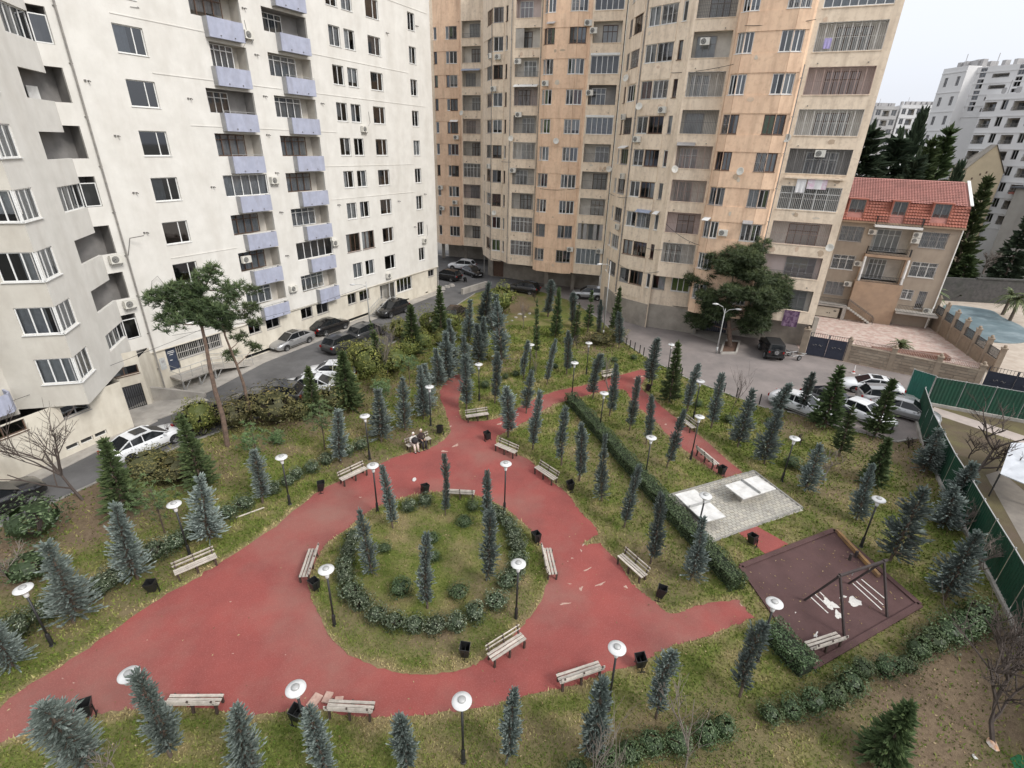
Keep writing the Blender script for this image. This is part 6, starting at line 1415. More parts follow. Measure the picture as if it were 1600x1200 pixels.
row('slim', [((614, 828), (608, 731), 24, 'slim blue spruce at the upper left rim of the round bed'), ((696, 808), (690, 714), 18, 'thin blue spruce at the top of the round bed, left of the low bench'),
             ((761, 832), (755, 733), 25, 'slim blue spruce at the upper right rim of the round bed'), ((760, 910), (757, 796), 29, 'tall blue spruce inside the right half of the round bed'),
             ((668, 954), (661, 844), 32, 'blue spruce near the lower middle of the round bed')], '', 'spruces in the round bed')
row('broad', [((582, 900), (572, 795), 38, 'full blue spruce inside the left half of the round bed')], '', 'spruces in the round bed')
row('slim', [((877, 728), (877, 638), 24), ((905, 753), (910, 661), 25), ((975, 825), (981, 728), 23), ((1016, 882), (1021, 768), 29)], 'slim blue spruce between plaza and clipped hedge, {} from the far end', 'spruces along the clipped hedge')
row('broad', [((940, 784), (948, 685), 30, 'fuller blue spruce in mid row between plaza and clipped hedge'), ((1078, 909), (1090, 815), 40, 'bushy blue spruce pressed against the near end of the long hedge')], '', 'spruces along the clipped hedge')
row('slim', [((794, 684), (793, 606), 26, 'slim blue spruce at the path fork beside the far bench'), ((832, 704), (830, 615), 23, 'slim blue spruce behind the two plaza benches'), ((822, 647), (819, 582), 21, 'slim blue spruce on the inner side of the far red path'), ((818, 594), (816, 533), 17, 'slender blue spruce beside the far lamp in the green lawn')], '', 'spruces at the path fork')
row('slim', [((926, 624), (927, 552), 21), ((952, 651), (958, 572), 21), ((983, 674), (990, 592), 21), ((1009, 695), (1016, 619), 20), ((1041, 732), (1052, 638), 22)], 'slim blue spruce between hedge and narrow red path, {} from the far end', 'spruces by the narrow path')
row('slim', [((854, 603), (855, 531), 16, 'very slim blue spruce on the far green lawn, left of its neighbour'), ((885, 586), (888, 520), 20, 'blue spruce on the far green lawn beside small shrubs'), ((967, 545), (971, 488), 20, 'blue spruce at the far corner of the park by the street fence'), ((935, 528), (937, 470), 14, 'small blue spruce near the silver car at the far end'), ((1018, 604), (1019, 529), 25, 'blue spruce at the far bend of the narrow path'), ((1073, 645), (1078, 568), 23, 'slim blue spruce right of the dark fir by the street'), ((1111, 669), (1118, 587), 25, 'slim blue spruce behind the bench on the narrow path')], '', 'spruces on the far lawns')
row('broad', [((1152, 700), (1163, 610), 38, 'conical blue spruce alone on the lawn right of the narrow path'), ((1193, 727), (1211, 640), 38, 'bushy blue spruce left of the lamp above the table tennis tables'), ((1257, 769), (1274, 692), 42, 'broad blue spruce beside the round green shrub on the right lawn'),
              ((1337, 814), (1355, 728), 36, 'blue spruce between the far right lamp and the dark firs'), ((1390, 877), (1431, 752), 50, 'large leaning blue spruce behind the swing frame'), ((1467, 824), (1490, 762), 44, 'blue spruce against the green fence, upper of the near pair'), ((1475, 938), (1513, 830), 50, 'largest blue spruce against the green fence, lower right'), ((1440, 737), (1466, 672), 44, 'blue spruce at the start of the green fence'), ((1484, 792), (1514, 722), 44, 'blue spruce half in front of the green fence, upper right')], '', 'spruces on the right lawn')
row('slim', [((1215, 655), (1224, 598), 26, 'thin dark blue spruce in front of the left white parked car'), ((1251, 648), (1261, 583), 20, 'small blue spruce in front of the white parked car windscreen')], '', 'spruces on the right lawn')
row('slim', [((136, 1200), (84, 1080), 44, 'blue spruce at the bottom left corner beside the black bin'), ((268, 1184), (222, 1056), 42, 'blue spruce hiding a lamp at the lower left'), ((405, 1216), (366, 1098), 42, 'blue spruce on the bottom edge right of the lower left bench'), ((516, 1222), (505, 1098), 36, 'slim blue spruce on the bottom edge by the broken paving'), ((637, 1216), (620, 1108), 36, 'slim blue spruce on the bottom edge left of the bottom lamp'), ((791, 1197), (787, 1080), 30, 'slim blue spruce right of the bottom centre lamp'), ((915, 1182), (903, 1046), 36, 'slim blue spruce in front of the bottom bench'), ((1024, 1124), (1036, 1010), 31, 'slim blue spruce behind the bin at the lower right of the plaza'), ((1155, 1090), (1171, 970), 36, 'slim blue spruce at the corner of the short hedge')], '', 'spruces along the near lawn')
row('broad', [((116, 974), (60, 862), 56, 'broad blue spruce left of the first left lamp and bench'), ((216, 907), (178, 790), 54, 'tall blue spruce behind the left bench'), ((330, 844), (303, 750), 50, 'spiky blue spruce right of the left lamp'), ((20, 1042), (-12, 960), 46, 'blue spruce cut by the left frame edge'), ((596, 692), (576, 612), 46, 'leaning full blue spruce beside the lamp in the left lawn'), ((633, 674), (627, 588), 38, 'blue spruce behind the bench with two people')], '', 'spruces on the left lawn')
row('slim', [((411, 787), (400, 708), 28, 'slim blue spruce between shrubs along the left path edge'), ((533, 724), (519, 646), 30, 'slim blue spruce left of the lamp behind the middle left bench')], '', 'spruces on the left lawn')
row('broad', [((662, 657), (655, 575), 38), ((669, 642), (667, 572), 36), ((683, 606), (674, 548), 36), ((693, 597), (688, 522), 38), ((707, 584), (708, 503), 36), ((728, 592), (726, 526), 34), ((747, 568), (741, 507), 36), ((733, 535), (731, 470), 36), ((758, 512), (758, 443), 36), ((755, 545), (752, 497), 30), ((775, 520), (772, 462), 34), ((783, 568), (786, 470), 38)], 'blue spruce in the dense grove where the far path vanishes, {} from the near left', 'spruces in the far grove')
row('slim', [((729, 640), (728, 558), 28, 'blue spruce right of the narrow red path, nearest the far bench'), ((773, 631), (774, 553), 24, 'blue spruce just right of the lamp behind the far bench'), ((856, 496), (853, 440), 22, 'blue spruce at the far end behind the dark firs'), ((893, 512), (893, 458), 18, 'small grey blue spruce among the far dark firs')], '', 'spruces on the far lawns')
def fir(base, top, wd, label, thin=False): place_tree('fir', FIRT if thin else FIR, base, top, wd, label, 'fir_tree', 'tree', 'dark firs')
fir((196, 803), (165, 688), 60, 'dark green fir by the bare tree at the left road'); fir((318, 764), (299, 648), 52, 'dark green fir in front of the bright yellow shrub'); fir((492, 652), (494, 573), 46, 'dark fir in front of the white parked cars'); fir((546, 640), (551, 543), 58, 'brownish dark fir among the yellow shrubs'); fir((600, 592), (601, 503), 30, 'thin dark fir beside a bare sapling by the left road', True); fir((645, 558), (647, 478), 56, 'large dark fir beside the yellow shrubs by the left road'); fir((690, 530), (692, 450), 40, 'dark fir before the corner of the white block')
fir((838, 560), (842, 470), 20, 'narrow dark fir on the far green lawn, leftmost', True); fir((868, 528), (868, 452), 26, 'dark fir standing lower among the far group', False); fir((895, 540), (896, 475), 26, 'dark fir below the silver car, left', True); fir((918, 520), (920, 455), 24, 'dark fir straight in front of the silver car', True); fir((960, 520), (963, 452), 26, 'dark fir right of the silver car by the street pole'); fir((1045, 630), (1050, 536), 36, 'dark fir by the street between two blue spruces')
fir((1288, 668), (1311, 575), 54, 'dark fir in front of the parked cars, left'); fir((1366, 682), (1389, 592), 48, 'dark fir in front of the silver wagon, right'); fir((1310, 714), (1331, 636), 42, 'sparse fir with bare twigs between the two dark firs', True); fir((1361, 758), (1371, 682), 48, 'low bushy dark fir on the right lawn'); fir((1372, 1192), (1385, 1075), 80, 'large green fir at the bottom right')

# leafy shrubs
def leaf_ball(seed, mat, n=620, leaf=0.075, rough=.12):
    rr = random.Random(seed); mb = MB()
    for i in range(n):
        u = rr.uniform(-1, 1); a = rr.uniform(0, 6.283); s = math.sqrt(1 - u * u); d = Vector((s * math.cos(a), s * math.sin(a), u))
        bump = 1 + rough * math.sin(3.1 * d.x + seed) * math.cos(2.7 * d.y - seed) + rough * math.sin(5 * d.z + seed * 2)
        r = (rr.uniform(.55, 1.0) ** .45) * bump * .5
        p = Vector((d.x * r, d.y * r, d.z * r * .95 + .48)); 
        if p.z < .02: p.z = rr.uniform(.02, .1)
        nrm = (d + Vector((rr.uniform(-.8, .8), rr.uniform(-.8, .8), rr.uniform(-.2, .9)))).normalized(); t = nrm.cross(Vector((rr.uniform(-1, 1), rr.uniform(-1, 1), rr.uniform(-1, 1)))).normalized(); b = nrm.cross(t)
        l = leaf * rr.uniform(.7, 1.4); w2 = l * .42
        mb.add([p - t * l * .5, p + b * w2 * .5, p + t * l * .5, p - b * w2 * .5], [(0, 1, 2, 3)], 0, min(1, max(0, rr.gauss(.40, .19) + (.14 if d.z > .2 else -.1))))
    tw = MB()
    for i in range(9):
        a = rr.uniform(0, 6.28); tw.tube([(0, 0, 0), (math.cos(a) * .18, math.sin(a) * .18, .3), (math.cos(a) * .33, math.sin(a) * .33, rr.uniform(.45, .75))], [.02, .012, .005], 4, 0, False)
    core = []
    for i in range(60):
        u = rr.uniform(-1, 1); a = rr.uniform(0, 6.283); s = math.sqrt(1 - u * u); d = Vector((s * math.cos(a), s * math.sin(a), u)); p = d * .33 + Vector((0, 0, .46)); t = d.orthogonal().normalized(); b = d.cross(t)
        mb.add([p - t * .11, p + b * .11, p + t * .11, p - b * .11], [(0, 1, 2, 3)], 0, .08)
    return mb.mesh('shrub_leaves', M[mat], tint=True), tw.mesh('shrub_twigs', M['twigd'])
BALL = [leaf_ball(100 + i, 'laurel', 1150, .075, .2) for i in range(7)]
BALLD = [leaf_ball(120 + i, 'hedge', 1250, .065, .2) for i in range(5)]
YEL = [leaf_ball(140 + i, 'autumn', 1500, .055, .25) for i in range(3)]
RUS = [leaf_ball(150 + i, 'rusty', 1300, .055, .25) for i in range(2)]
def shrub(base, wpx, hr, label, pool=None, group='clipped laurel shrubs', name='laurel_shrub', cat='shrub', hpx=None):
    g = P2(*base); wd = metres(g, wpx) * (.95 if pool is BALLD else 1.07); lv_, tw_ = rnd.choice(pool or BALL)
    o = empty(name, (g.x, g.y, LZ - .01), rnd.uniform(0, 6.28), label, cat, group)
    s = (wd * rnd.uniform(.95, 1.08), wd * rnd.uniform(.95, 1.08), wd * hr * rnd.uniform(.92, 1.1))
    link('foliage', lv_, o, scale=s); link('stem', tw_, o, scale=s); return o
def shrub_row(items, phrase, w_, hr=.85, pool=None, group='clipped laurel shrubs'):
    for i, it in enumerate(items): shrub(it[:2], it[2] if len(it) > 2 else w_, hr, phrase.format(i + 1 if i >= len(ORD) else ORD[i]), pool, group)
shrub_row([(33, 993, 36), (74, 962, 30), (158, 928, 34), (184, 912, 34), (246, 873, 34), (278, 856, 30), (302, 838, 26), (358, 810, 28), (384, 794, 28), (428, 771, 24), (450, 758, 22), (465, 748, 22), (488, 738, 24)], 'low laurel shrub in the row along the left path edge, {} from the left', 30)
shrub_row([(512, 725, 24), (545, 710, 22), (565, 702, 22)], 'low laurel shrub behind the middle left bench, {} from the left', 22)
ring = [(553, 846, 28), (546, 868, 30), (541, 888, 30), (541, 908, 32), (549, 934, 34), (565, 951, 34), (589, 970, 32), (617, 981, 34), (649, 986, 32), (682, 986, 34), (713, 982, 34), (742, 968, 36), (775, 948, 34)]
shrub_row(ring, 'laurel shrub in the near arc of the round bed, {} from the left', 32)
shrub_row([(793, 918, 32), (805, 900, 30), (810, 880, 30), (808, 860, 30), (803, 842, 30), (794, 824, 28), (779, 812, 26), (768, 802, 24)], 'laurel shrub in the right arc of the round bed, {} from below', 28)
shrub_row([(640, 798, 26), (665, 789, 24)], 'laurel shrub at the top left of the round bed, {} from the left', 24)
shrub_row([(675, 848, 28), (678, 876, 26), (627, 928, 38), (717, 932, 36), (726, 822, 30), (739, 797, 26), (601, 862, 24)], 'dark laurel shrub inside the round bed, {} in order from the upper middle', 30, pool=BALLD)
shrub_row([(1380, 1054, 36), (1413, 1046, 32), (1430, 1026, 40), (1453, 1012, 40), (1476, 1000, 44), (1500, 990, 44), (1524, 976, 44)], 'dark shrub in the row from playground to fence, {} from the left', 40, pool=BALLD)
shrub_row([(1342, 1056, 34), (1325, 1078, 40), (1300, 1098, 40), (1267, 1106, 42), (1232, 1118, 38), (1200, 1124, 32)], 'dark shrub in the row below the maroon playground corner, {} from the right', 38, pool=BALLD)
shrub_row([(1128, 1146, 40), (1100, 1158, 44), (1056, 1170, 46), (1016, 1172, 46), (981, 1186, 44), (944, 1196, 46), (900, 1216, 44)], 'dark laurel shrub in the bottom row right of centre, {} from the right', 44, pool=BALLD)
shrub_row([(1235, 730, 28), (1262, 740, 24)], 'rounded dark green shrub beside the lamp on the right lawn, {} from the left', 26, pool=BALLD)
shrub_row([(868, 576, 12), (896, 572, 18), (940, 575, 22), (960, 566, 14), (990, 562, 14), (833, 580, 12), (806, 588, 16), (790, 592, 14), (758, 606, 20), (1137, 660, 18), (1090, 636, 16), (1200, 662, 14)], 'small shrub scattered on the far lawn, {} counted from the dark fir', 16, pool=BALLD, group='small shrubs on the far lawn')
def bush(base, wpx, hr, label, pool): shrub(base, wpx * 1.0, hr, label, pool, 'straggly shrubs along the left road', 'bush', 'shrub')
bush((318, 678), 48, 1.15, 'bright yellow green shrub beside the tall pine trunks', YEL); bush((240, 745), 70, .6, 'low brownish shrub in front of the white car at the left', RUS); bush((280, 752), 60, .7, 'low rusty shrub left of the dark fir', RUS); bush((372, 668), 60, .8, 'green brown shrub between the two tall pine trunks', RUS); bush((432, 662), 74, .85, 'rusty red topped shrub in front of the dark parked car', RUS); bush((528, 640), 56, .9, 'mixed yellow shrub beside the brownish fir', RUS)
bush((578, 592), 58, 1.0, 'yellow shrub behind the brownish fir', YEL); bush((615, 582), 56, .95, 'yellow shrub left of the large dark fir', YEL); bush((560, 570), 46, .9, 'yellow shrub by the road in front of the black cars', YEL); bush((625, 530), 40, .9, 'yellow shrub next to the lamp post by the road', YEL); bush((672, 520), 44, .95, 'yellow green shrub between the two far dark firs', YEL); bush((705, 515), 34, .9, 'yellow green shrub left of the blue spruce grove', YEL); bush((782, 490), 50, 1.05, 'yellow green shrub beside the low concrete wall', YEL); bush((55, 900), 56, .6, 'bright green low shrub behind the broad spruce', [leaf_ball(170, 'hedge', 900, .06, .2)]); bush((62, 836), 66, .75, 'dark green shrub by the left road below the bare tree', [leaf_ball(171, 'hedge', 900, .06, .2)])
for i_, (x_, y_, w_) in enumerate(((540, 612, 40), (598, 612, 38), (640, 560, 40), (662, 545, 38), (590, 570, 44), (545, 592, 40), (690, 540, 30), (500, 640, 36), (470, 655, 40))): bush((x_, y_, ), w_, .95, 'straggly shrub filling the strip by the left road, %s counted from the brownish fir' % ORD[i_], YEL if i_ < 7 else RUS)
bush((938, 538), 46, .5, 'rusty low shrub at the far street corner', RUS); bush((965, 532), 30, .7, 'reddish brown shrub beside the far corner spruce', RUS)

# clipped hedges
def hedge(p0, p1, wd, ht, label, seed, name='hedge'):
    a, b = P2(*p0), P2(*p1); L_ = (b - a).length; d = (b - a) / L_; s = Vector((-d.y, d.x, 0)); rr = random.Random(seed)
    root = empty(name, a.lerp(b, .5), 0, label, 'hedge'); mb = MB(); off = root.location; n = int(L_ * 900)
    for i in range(n):
        t = rr.random() * L_; q = rr.random(); wv = 1 + .10 * math.sin(t * 2.1) + .06 * math.sin(t * 5.3 + 1); ww = wd * wv / 2; hh_ = ht * (1 + .07 * math.sin(t * 1.7 + 2) + .05 * math.sin(t * 4.1))
        if q < .45: p = Vector((rr.uniform(-1, 1) * ww, 0, hh_ - abs(rr.gauss(0, .04)))); nn = Vector((0, 0, 1))
        else:
            sg = 1 if q < .73 else -1; zz = rr.uniform(.02, 1) ** .8 * hh_; p = Vector((sg * (ww - abs(rr.gauss(0, .05)) - .08 * max(0, zz / hh_ - .75)), 0, zz)); nn = Vector((sg, 0, .3))
        if rr.random() < .06: t = rr.choice([0.0, L_]) + rr.uniform(-.06, .06); p = Vector((rr.uniform(-1, 1) * ww, 0, rr.random() * hh_))
        c = a + d * t + s * p.x + Vector((0, 0, p.z)); nn = s * nn.x + Vector((0, 0, nn.z)); nn = (nn + Vector((rr.uniform(-.8, .8), rr.uniform(-.8, .8), rr.uniform(-.5, .8)))).normalized()
        tt = nn.cross(Vector((rr.uniform(-1, 1), rr.uniform(-1, 1), rr.uniform(-1, 1)))).normalized(); bb = nn.cross(tt); l = rr.uniform(.06, .12)
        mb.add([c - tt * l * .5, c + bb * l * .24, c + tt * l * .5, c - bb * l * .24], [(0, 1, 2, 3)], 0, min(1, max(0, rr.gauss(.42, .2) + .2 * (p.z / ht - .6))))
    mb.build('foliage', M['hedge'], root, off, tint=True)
    tw = MB(); k = int(L_ / .35)
    for i in range(k):
        c = a + d * (i + .5) * L_ / k
        for j in range(3): tw.tube([c, c + s * rr.uniform(-.25, .25) * wd * 2 + Vector((rr.uniform(-.1, .1), 0, ht * .5)), c + s * rr.uniform(-.4, .4) * wd + Vector((0, 0, ht * .92))], [.018, .012, .006], 4, 0, False)
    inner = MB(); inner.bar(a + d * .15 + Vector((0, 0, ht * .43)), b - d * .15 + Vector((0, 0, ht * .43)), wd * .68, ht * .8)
    tw.build('stems', M['twigd'], root, off); inner.build('shaded_core', surf('shaded_foliage', (0.016, 0.024, 0.010), (0.01, 0.016, 0.007), 20, .95), root, off); return root  # solid dark core, the shade inside the hedge put into its colour
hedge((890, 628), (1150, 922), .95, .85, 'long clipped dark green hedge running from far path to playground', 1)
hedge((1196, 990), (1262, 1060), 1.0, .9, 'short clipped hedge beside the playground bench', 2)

# bare trees and saplings
def bare_mesh(seed, h, spread, levels=4, r0=.07, first=.28, mat='twig', forks=(2, 4), thin=.62, up=.35, lean=(0, 0)):
    rr = random.Random(seed); tr = MB(); br = MB()
    def grow(p, d, L_, r, lv, mb):
        n = 4; pts = [p]; q = p.copy(); dd_ = d.copy()
        for i in range(n):
            dd_ = (dd_ + Vector((rr.uniform(-.22, .22), rr.uniform(-.22, .22), rr.uniform(-.08, .16)))).normalized(); q = q + dd_ * L_ / n; pts.append(q.copy())
        mb.tube(pts, [r * (1 - .5 * i / n) for i in range(n + 1)], 5 if lv > 1 else 3, 0, False)
        if lv == 0: return
        k = rr.randint(*forks)
        for i in range(k + (2 if lv == levels else 0)):
            t = rr.uniform(.35, 1.0); o = pts[min(n, int(t * n))]; a = rr.uniform(0, 6.28); sd = Vector((math.cos(a), math.sin(a), rr.uniform(-.1, .6)))
            grow(o, (dd_ * rr.uniform(.3, .9) + sd * spread + Vector((0, 0, up))).normalized(), L_ * rr.uniform(.5, .85), r * thin, lv - 1, br)
    d0 = Vector((lean[0], lean[1], 1)).normalized()
    grow(Vector((0, 0, -.05)), d0, h * first * 1.5, r0, levels, tr)
    return tr.mesh('bare_trunk', M[mat]), br.mesh('bare_branches', M[mat])
def bare(base, seed, h, label, spread=.7, rz=0.0, r0=.05, levels=3, mat='twig', z=LZ, **kw):
    g = P2(*base) if not isinstance(base, Vector) else base; tr, br = bare_mesh(seed, h, spread, levels, r0, mat=mat, **kw)
    o = empty('bare_tree', (g.x, g.y, z - .01), rz, label, 'tree', 'leafless trees'); link('trunk', tr, o); link('branches', br, o); return o
bare((130, 781), 3, 8.6, 'leafless tree leaning over the left road in front of the white wall', .8, 0, .085, 4, 'twigd', lean=(-.55, .15))
bare((1553, 1166), 8, 7.6, 'dark trunked leafless tree at the bottom right with a coloured toy at its foot', .9, 0, .09, 4, 'twigd', lean=(.12, .35), first=.30, forks=(3, 5))
bare((1070, 1206), 12, 6.4, 'thin leafless sapling over the bottom row of shrubs', .45, 0, .035, 3, 'twig', up=.7)
bare((920, 1228), 15, 5.4, 'leafless sapling in front of the bottom centre spruce', .5, 0, .03, 3, 'twig', up=.6)
bare((180, 1212), 19, 2.6, 'leafless twiggy sapling at the bottom left', .6, 0, .03, 3, 'twig')
bare((15, 905), 22, 2.6, 'grey leafless shrub at the left frame edge', .9, 0, .05, 4, 'twig')
bare((952, 632), 25, 5.6, 'tall thin leafless sapling by the bend of the narrow path', .35, 0, .035, 3, 'twig', up=.9)
bare((784, 566), 27, 6.0, 'leafless tree among the far grey spruces', .6, 0, .06, 4, 'twig', up=.4)
bare((818, 512), 29, 4.0, 'leafless sapling on the far green lawn', .4, 0, .035, 3, 'twig', up=.8); bare((838, 585), 31, 3.4, 'leafless sapling under the leftmost far fir', .4, 0, .03, 3, 'twig', up=.8)
bare((606, 590), 33, 6.5, 'pale leafless sapling beside the thin fir at the left road', .5, 0, .04, 4, 'twig', up=.6); bare((596, 592), 34, 3.6, 'small leafless sapling left of the pale one by the left road', .4, 0, .03, 3, 'twig', up=.8)
bare((1139, 650), 37, 5.6, 'thin leafless sapling at the street edge right of the double street lamp', .4, 0, .03, 3, 'twigd', up=.8)
bare((1250, 696), 39, 2.2, 'brown leafless shrub below the left white parked car', .9, 0, .04, 4, 'twigd', first=.18); bare((1286, 750), 41, 3.3, 'leafless tree with a crooked trunk on the right lawn', .7, 0, .05, 4, 'twig', lean=(.25, .3)); bare((1420, 700), 43, 2.3, 'brown leafless thicket by the start of the green fence', .9, 0, .05, 4, 'twigd', first=.18); bare((1443, 700), 45, 2.4, 'second brown thicket touching the green fence', .9, 0, .05, 4, 'twigd', first=.18)
bare((1525, 900), 47, 3.6, 'leafless tree against the near stretch of green fence', .8, 0, .06, 4, 'twig', lean=(.2, .3)); bare((1520, 965), 49, 2.2, 'grey twiggy shrub over the right end of the dark shrub row', 1.0, 0, .04, 4, 'twig', first=.2); bare((1500, 830), 50, 3.0, 'leafless sapling between the spruces on the green fence', .7, 0, .04, 4, 'twig')
bare((1514, 715), 51, 3.2, 'small leafless tree on the earth behind the green fence', .9, 0, .05, 4, 'twigd', z=0); bare((1520, 742), 53, 7.5, 'sprawling leafless tree behind the green fence', 1.1, 0, .11, 4, 'twigd', z=0, lean=(.9, .2)); bare((222, 712), 55, 2.4, 'leafless stems behind the white car at the left', .4, 0, .025, 3, 'twigd', up=.9); bare((268, 690), 57, 2.0, 'thin bare stems left of the yellow green shrub', .4, 0, .022, 3, 'twigd', up=.9)
bare((902, 545), 59, 2.6, 'leafless reddish bush below the silver car', .8, 0, .04, 4, 'twigd', first=.2); bare((835, 470), 61, 2.4, 'reddish leafless shrub at the rubble at the far end', .7, 0, .04, 4, 'twigd', first=.2)

# pines
def needle_tuft(mb, p, r, rr, n=26, t0=.3):
    for i in range(n):
        u = rr.uniform(-.6, 1); a = rr.uniform(0, 6.283); s = math.sqrt(max(0, 1 - u * u)); d = Vector((s * math.cos(a), s * math.sin(a), u)); L_ = r * rr.uniform(.6, 1.1)
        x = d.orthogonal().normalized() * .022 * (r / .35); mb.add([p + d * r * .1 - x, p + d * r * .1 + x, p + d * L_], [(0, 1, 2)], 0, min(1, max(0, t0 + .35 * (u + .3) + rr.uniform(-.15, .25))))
def pine_branchy(name, base, trunk, crown, seed, label, mat='pine', r0=.17, nbr=16, z=LZ, tuft=.38):
    """trunk: points relative to base; crown: list of (centre, rx, rz, tufts)"""
    rr = random.Random(seed); o = empty(name, (base.x, base.y, z - .02), 0, label, 'tree')
    tr = MB(); n = len(trunk); tr.tube(trunk, [r0 * (1 - .72 * i / (n - 1)) for i in range(n)], 8); cr = MB(); br = MB()
    top = [Vector(p) for p in trunk]
    for c, rx, rzz, k in crown:
        c = Vector(c); att = min(top, key=lambda p: (p - c).length + max(0, p.z - c.z) * 2)
        br.tube([att, att.lerp(c, .5) + Vector((0, 0, -.1)), c], [r0 * .32, r0 * .2, r0 * .1], 5, 0, False)
        for i in range(k):
            d = Vector((rr.gauss(0, .5), rr.gauss(0, .5), rr.gauss(0, .5)))
            if d.length > 1: d.normalize()
            p = c + Vector((d.x * rx, d.y * rx, d.z * rzz)); 
            if i % 3 == 0: br.tube([c, c.lerp(p, .5) + Vector((0, 0, -.05)), p], [r0 * .09, r0 * .06, .008], 3, 0, False)
            needle_tuft(cr, p, tuft * rr.uniform(.7, 1.2), rr, 24, .22 + .2 * (p.z - c.z) / max(.1, rzz))
    tr.build('trunk', M['barkp'], o); br.build('branches', M['barkp'], o); cr.build('crown', M[mat], o, tint=True); return o
def rel(base_px, pts):
    """trunk bends read off the photo: pixel points at increasing height, kept in a vertical plane facing the camera"""
    g = P2(*base_px); out = []; vx = Vector((g.y, -g.x, 0)).normalized(); fwd = Vector((g.x, g.y, 0)).normalized(); dist = math.hypot(g.x, g.y)
    for px, py in pts:
        r = ray(px, py); hd = Vector((r.x, r.y, 0)).dot(fwd); t = dist / hd; p = Vector((r.x * t, r.y * t, EYE + r.z * t)); out.append(p - Vector((g.x, g.y, LZ)))
    return g, out
g, tk = rel((356, 697), [(356, 699), (348, 650), (336, 610), (328, 575), (322, 540), (314, 505), (308, 475), (318, 452)])
_, cc = rel((356, 697), [(262, 462), (285, 450), (250, 485), (300, 455), (325, 440), (345, 452), (335, 475), (290, 480), (265, 500), (310, 470), (352, 478), (318, 428), (305, 497), (275, 475), (330, 498), (355, 500)])
rq = random.Random(4)
pine_branchy('pine_tree', g, tk, [(c + Vector((rq.uniform(-.5, .5), rq.uniform(-.5, .5), 0)), rq.uniform(.6, .95), .6, 50) for c in cc], 5, 'tall flat topped pine with a bent bare trunk before the white block', nbr=10)
g, tk = rel((395, 664), [(395, 666), (388, 630), (380, 598), (370, 570), (360, 545), (352, 525), (346, 505), (340, 485)])
_, cc = rel((395, 664), [(362, 512), (372, 495), (385, 478), (398, 482), (376, 530), (390, 545), (358, 485), (398, 500), (370, 555), (380, 455), (350, 468)])
pine_branchy('pine_tree', g, tk, [(c + Vector((rq.uniform(-.6, .6), rq.uniform(-.6, .6), 0)), rq.uniform(.45, .8), .38, 20) for c in cc], 6, 'second bare trunked pine with thin crown right of the taller one', r0=.12)
g, tk = rel((1141, 541), [(1141, 542), (1140, 515), (1138, 490), (1140, 460), (1146, 430), (1152, 400)])
_, cc = rel((1141, 541), [(1112, 440), (1125, 425), (1150, 420), (1178, 425), (1190, 440), (1205, 455), (1110, 462), (1135, 455), (1160, 450), (1185, 468), (1120, 482), (1145, 480), (1170, 485), (1195, 490), (1155, 395), (1165, 382), (1180, 400), (1140, 405), (1120, 505), (1150, 505), (1180, 500), (1130, 410), (1200, 475), (1222, 456), (1105, 490)])
pine_branchy('pine_tree', g, tk, [(c + Vector((rq.uniform(-1.6, 1.6), rq.uniform(-1.6, 1.6), 0)), rq.uniform(1.2, 1.7), .9, 130) for c in cc], 7, 'big dense dark pine in a square pit before the orange block', r0=.26, z=0, tuft=.58)
def lolly(base, top, wpx, label, seed, mat='pine2', low=.45):
    g, h = upright(base, top); wd = metres(g, wpx) / 2; rr = random.Random(seed); o = empty('small_pine', (g.x, g.y, LZ - .01), 0, label, 'tree', 'small round pines')
    tr = MB(); tr.tube([(0, 0, -.03), (.03, 0, h * .4), (0, 0, h * .8)], [.045, .035, .02], 6); cr = MB()
    for i in range(60):
        d = Vector((rr.gauss(0, .45), rr.gauss(0, .45), rr.gauss(0, .42))); d = d.normalized() if d.length > 1 else d
        p = Vector((d.x * wd, d.y * wd, h * (low + 1) / 2 + d.z * h * (1 - low) / 2)); needle_tuft(cr, p, .26, rr, 22, .3 + .25 * d.z)
        if i % 5 == 0: tr.tube([(0, 0, max(h * .35, p.z - wd * .5)), p], [.015, .005], 3, 0, False)
    tr.build('trunk', M['bark'], o); cr.build('crown', M[mat], o, tint=True)
lolly((640, 602), (640, 553), 40, 'small round pine left of the blue spruce grove', 1); lolly((598, 648), (597, 590), 34, 'small round pine behind the leaning spruce', 2); lolly((508, 704), (496, 628), 44, 'small pine with a bare stem left of the slim spruce', 3, low=.35); lolly((402, 714), (388, 660), 54, 'low bushy pine at the foot of the tall pines', 4, low=.05); lolly((258, 834), (233, 745), 56, 'small pine with a thin stem left of the left lamp', 5, low=.3); lolly((435, 695), (428, 672), 22, 'seedling pine beside the low bushy pine', 6, low=.05)
# ------------------------------------------------------------------ park furniture
M['lampw'] = surf('white_lamp_enamel', (0.62, 0.62, 0.61), (0.55, 0.55, 0.54), 6, 0.4, coord='Object')
M['black'] = surf('black_paint', (0.014, 0.014, 0.015), (0.024, 0.023, 0.023), 10, 0.5, coord='Object')
M['opal'] = surf('opal_glass', (0.72, 0.72, 0.68), (0.68, 0.68, 0.64), 4, 0.25, coord='Object')
M['slat'] = surf('weathered_grey_wood', (0.56, 0.51, 0.45), (0.40, 0.36, 0.31), 4, 0.85, stretch=(1, 8, 8), stain=(0.2, 0.17, 0.14), stain_scale=3, stain_amt=.5, coord='Object', vary=.15, bump=.3, bscale=30)
M['bleg'] = surf('brown_cast_leg', (0.07, 0.045, 0.035), (0.05, 0.035, 0.028), 6, 0.7, coord='Object')
M['bin'] = surf('black_plastic', (0.012, 0.012, 0.013), (0.02, 0.02, 0.02), 8, 0.4, coord='Object')
M['litter'] = surf('white_litter', (0.6, 0.59, 0.56), (0.45, 0.44, 0.42), 8, 0.8, coord='Object')
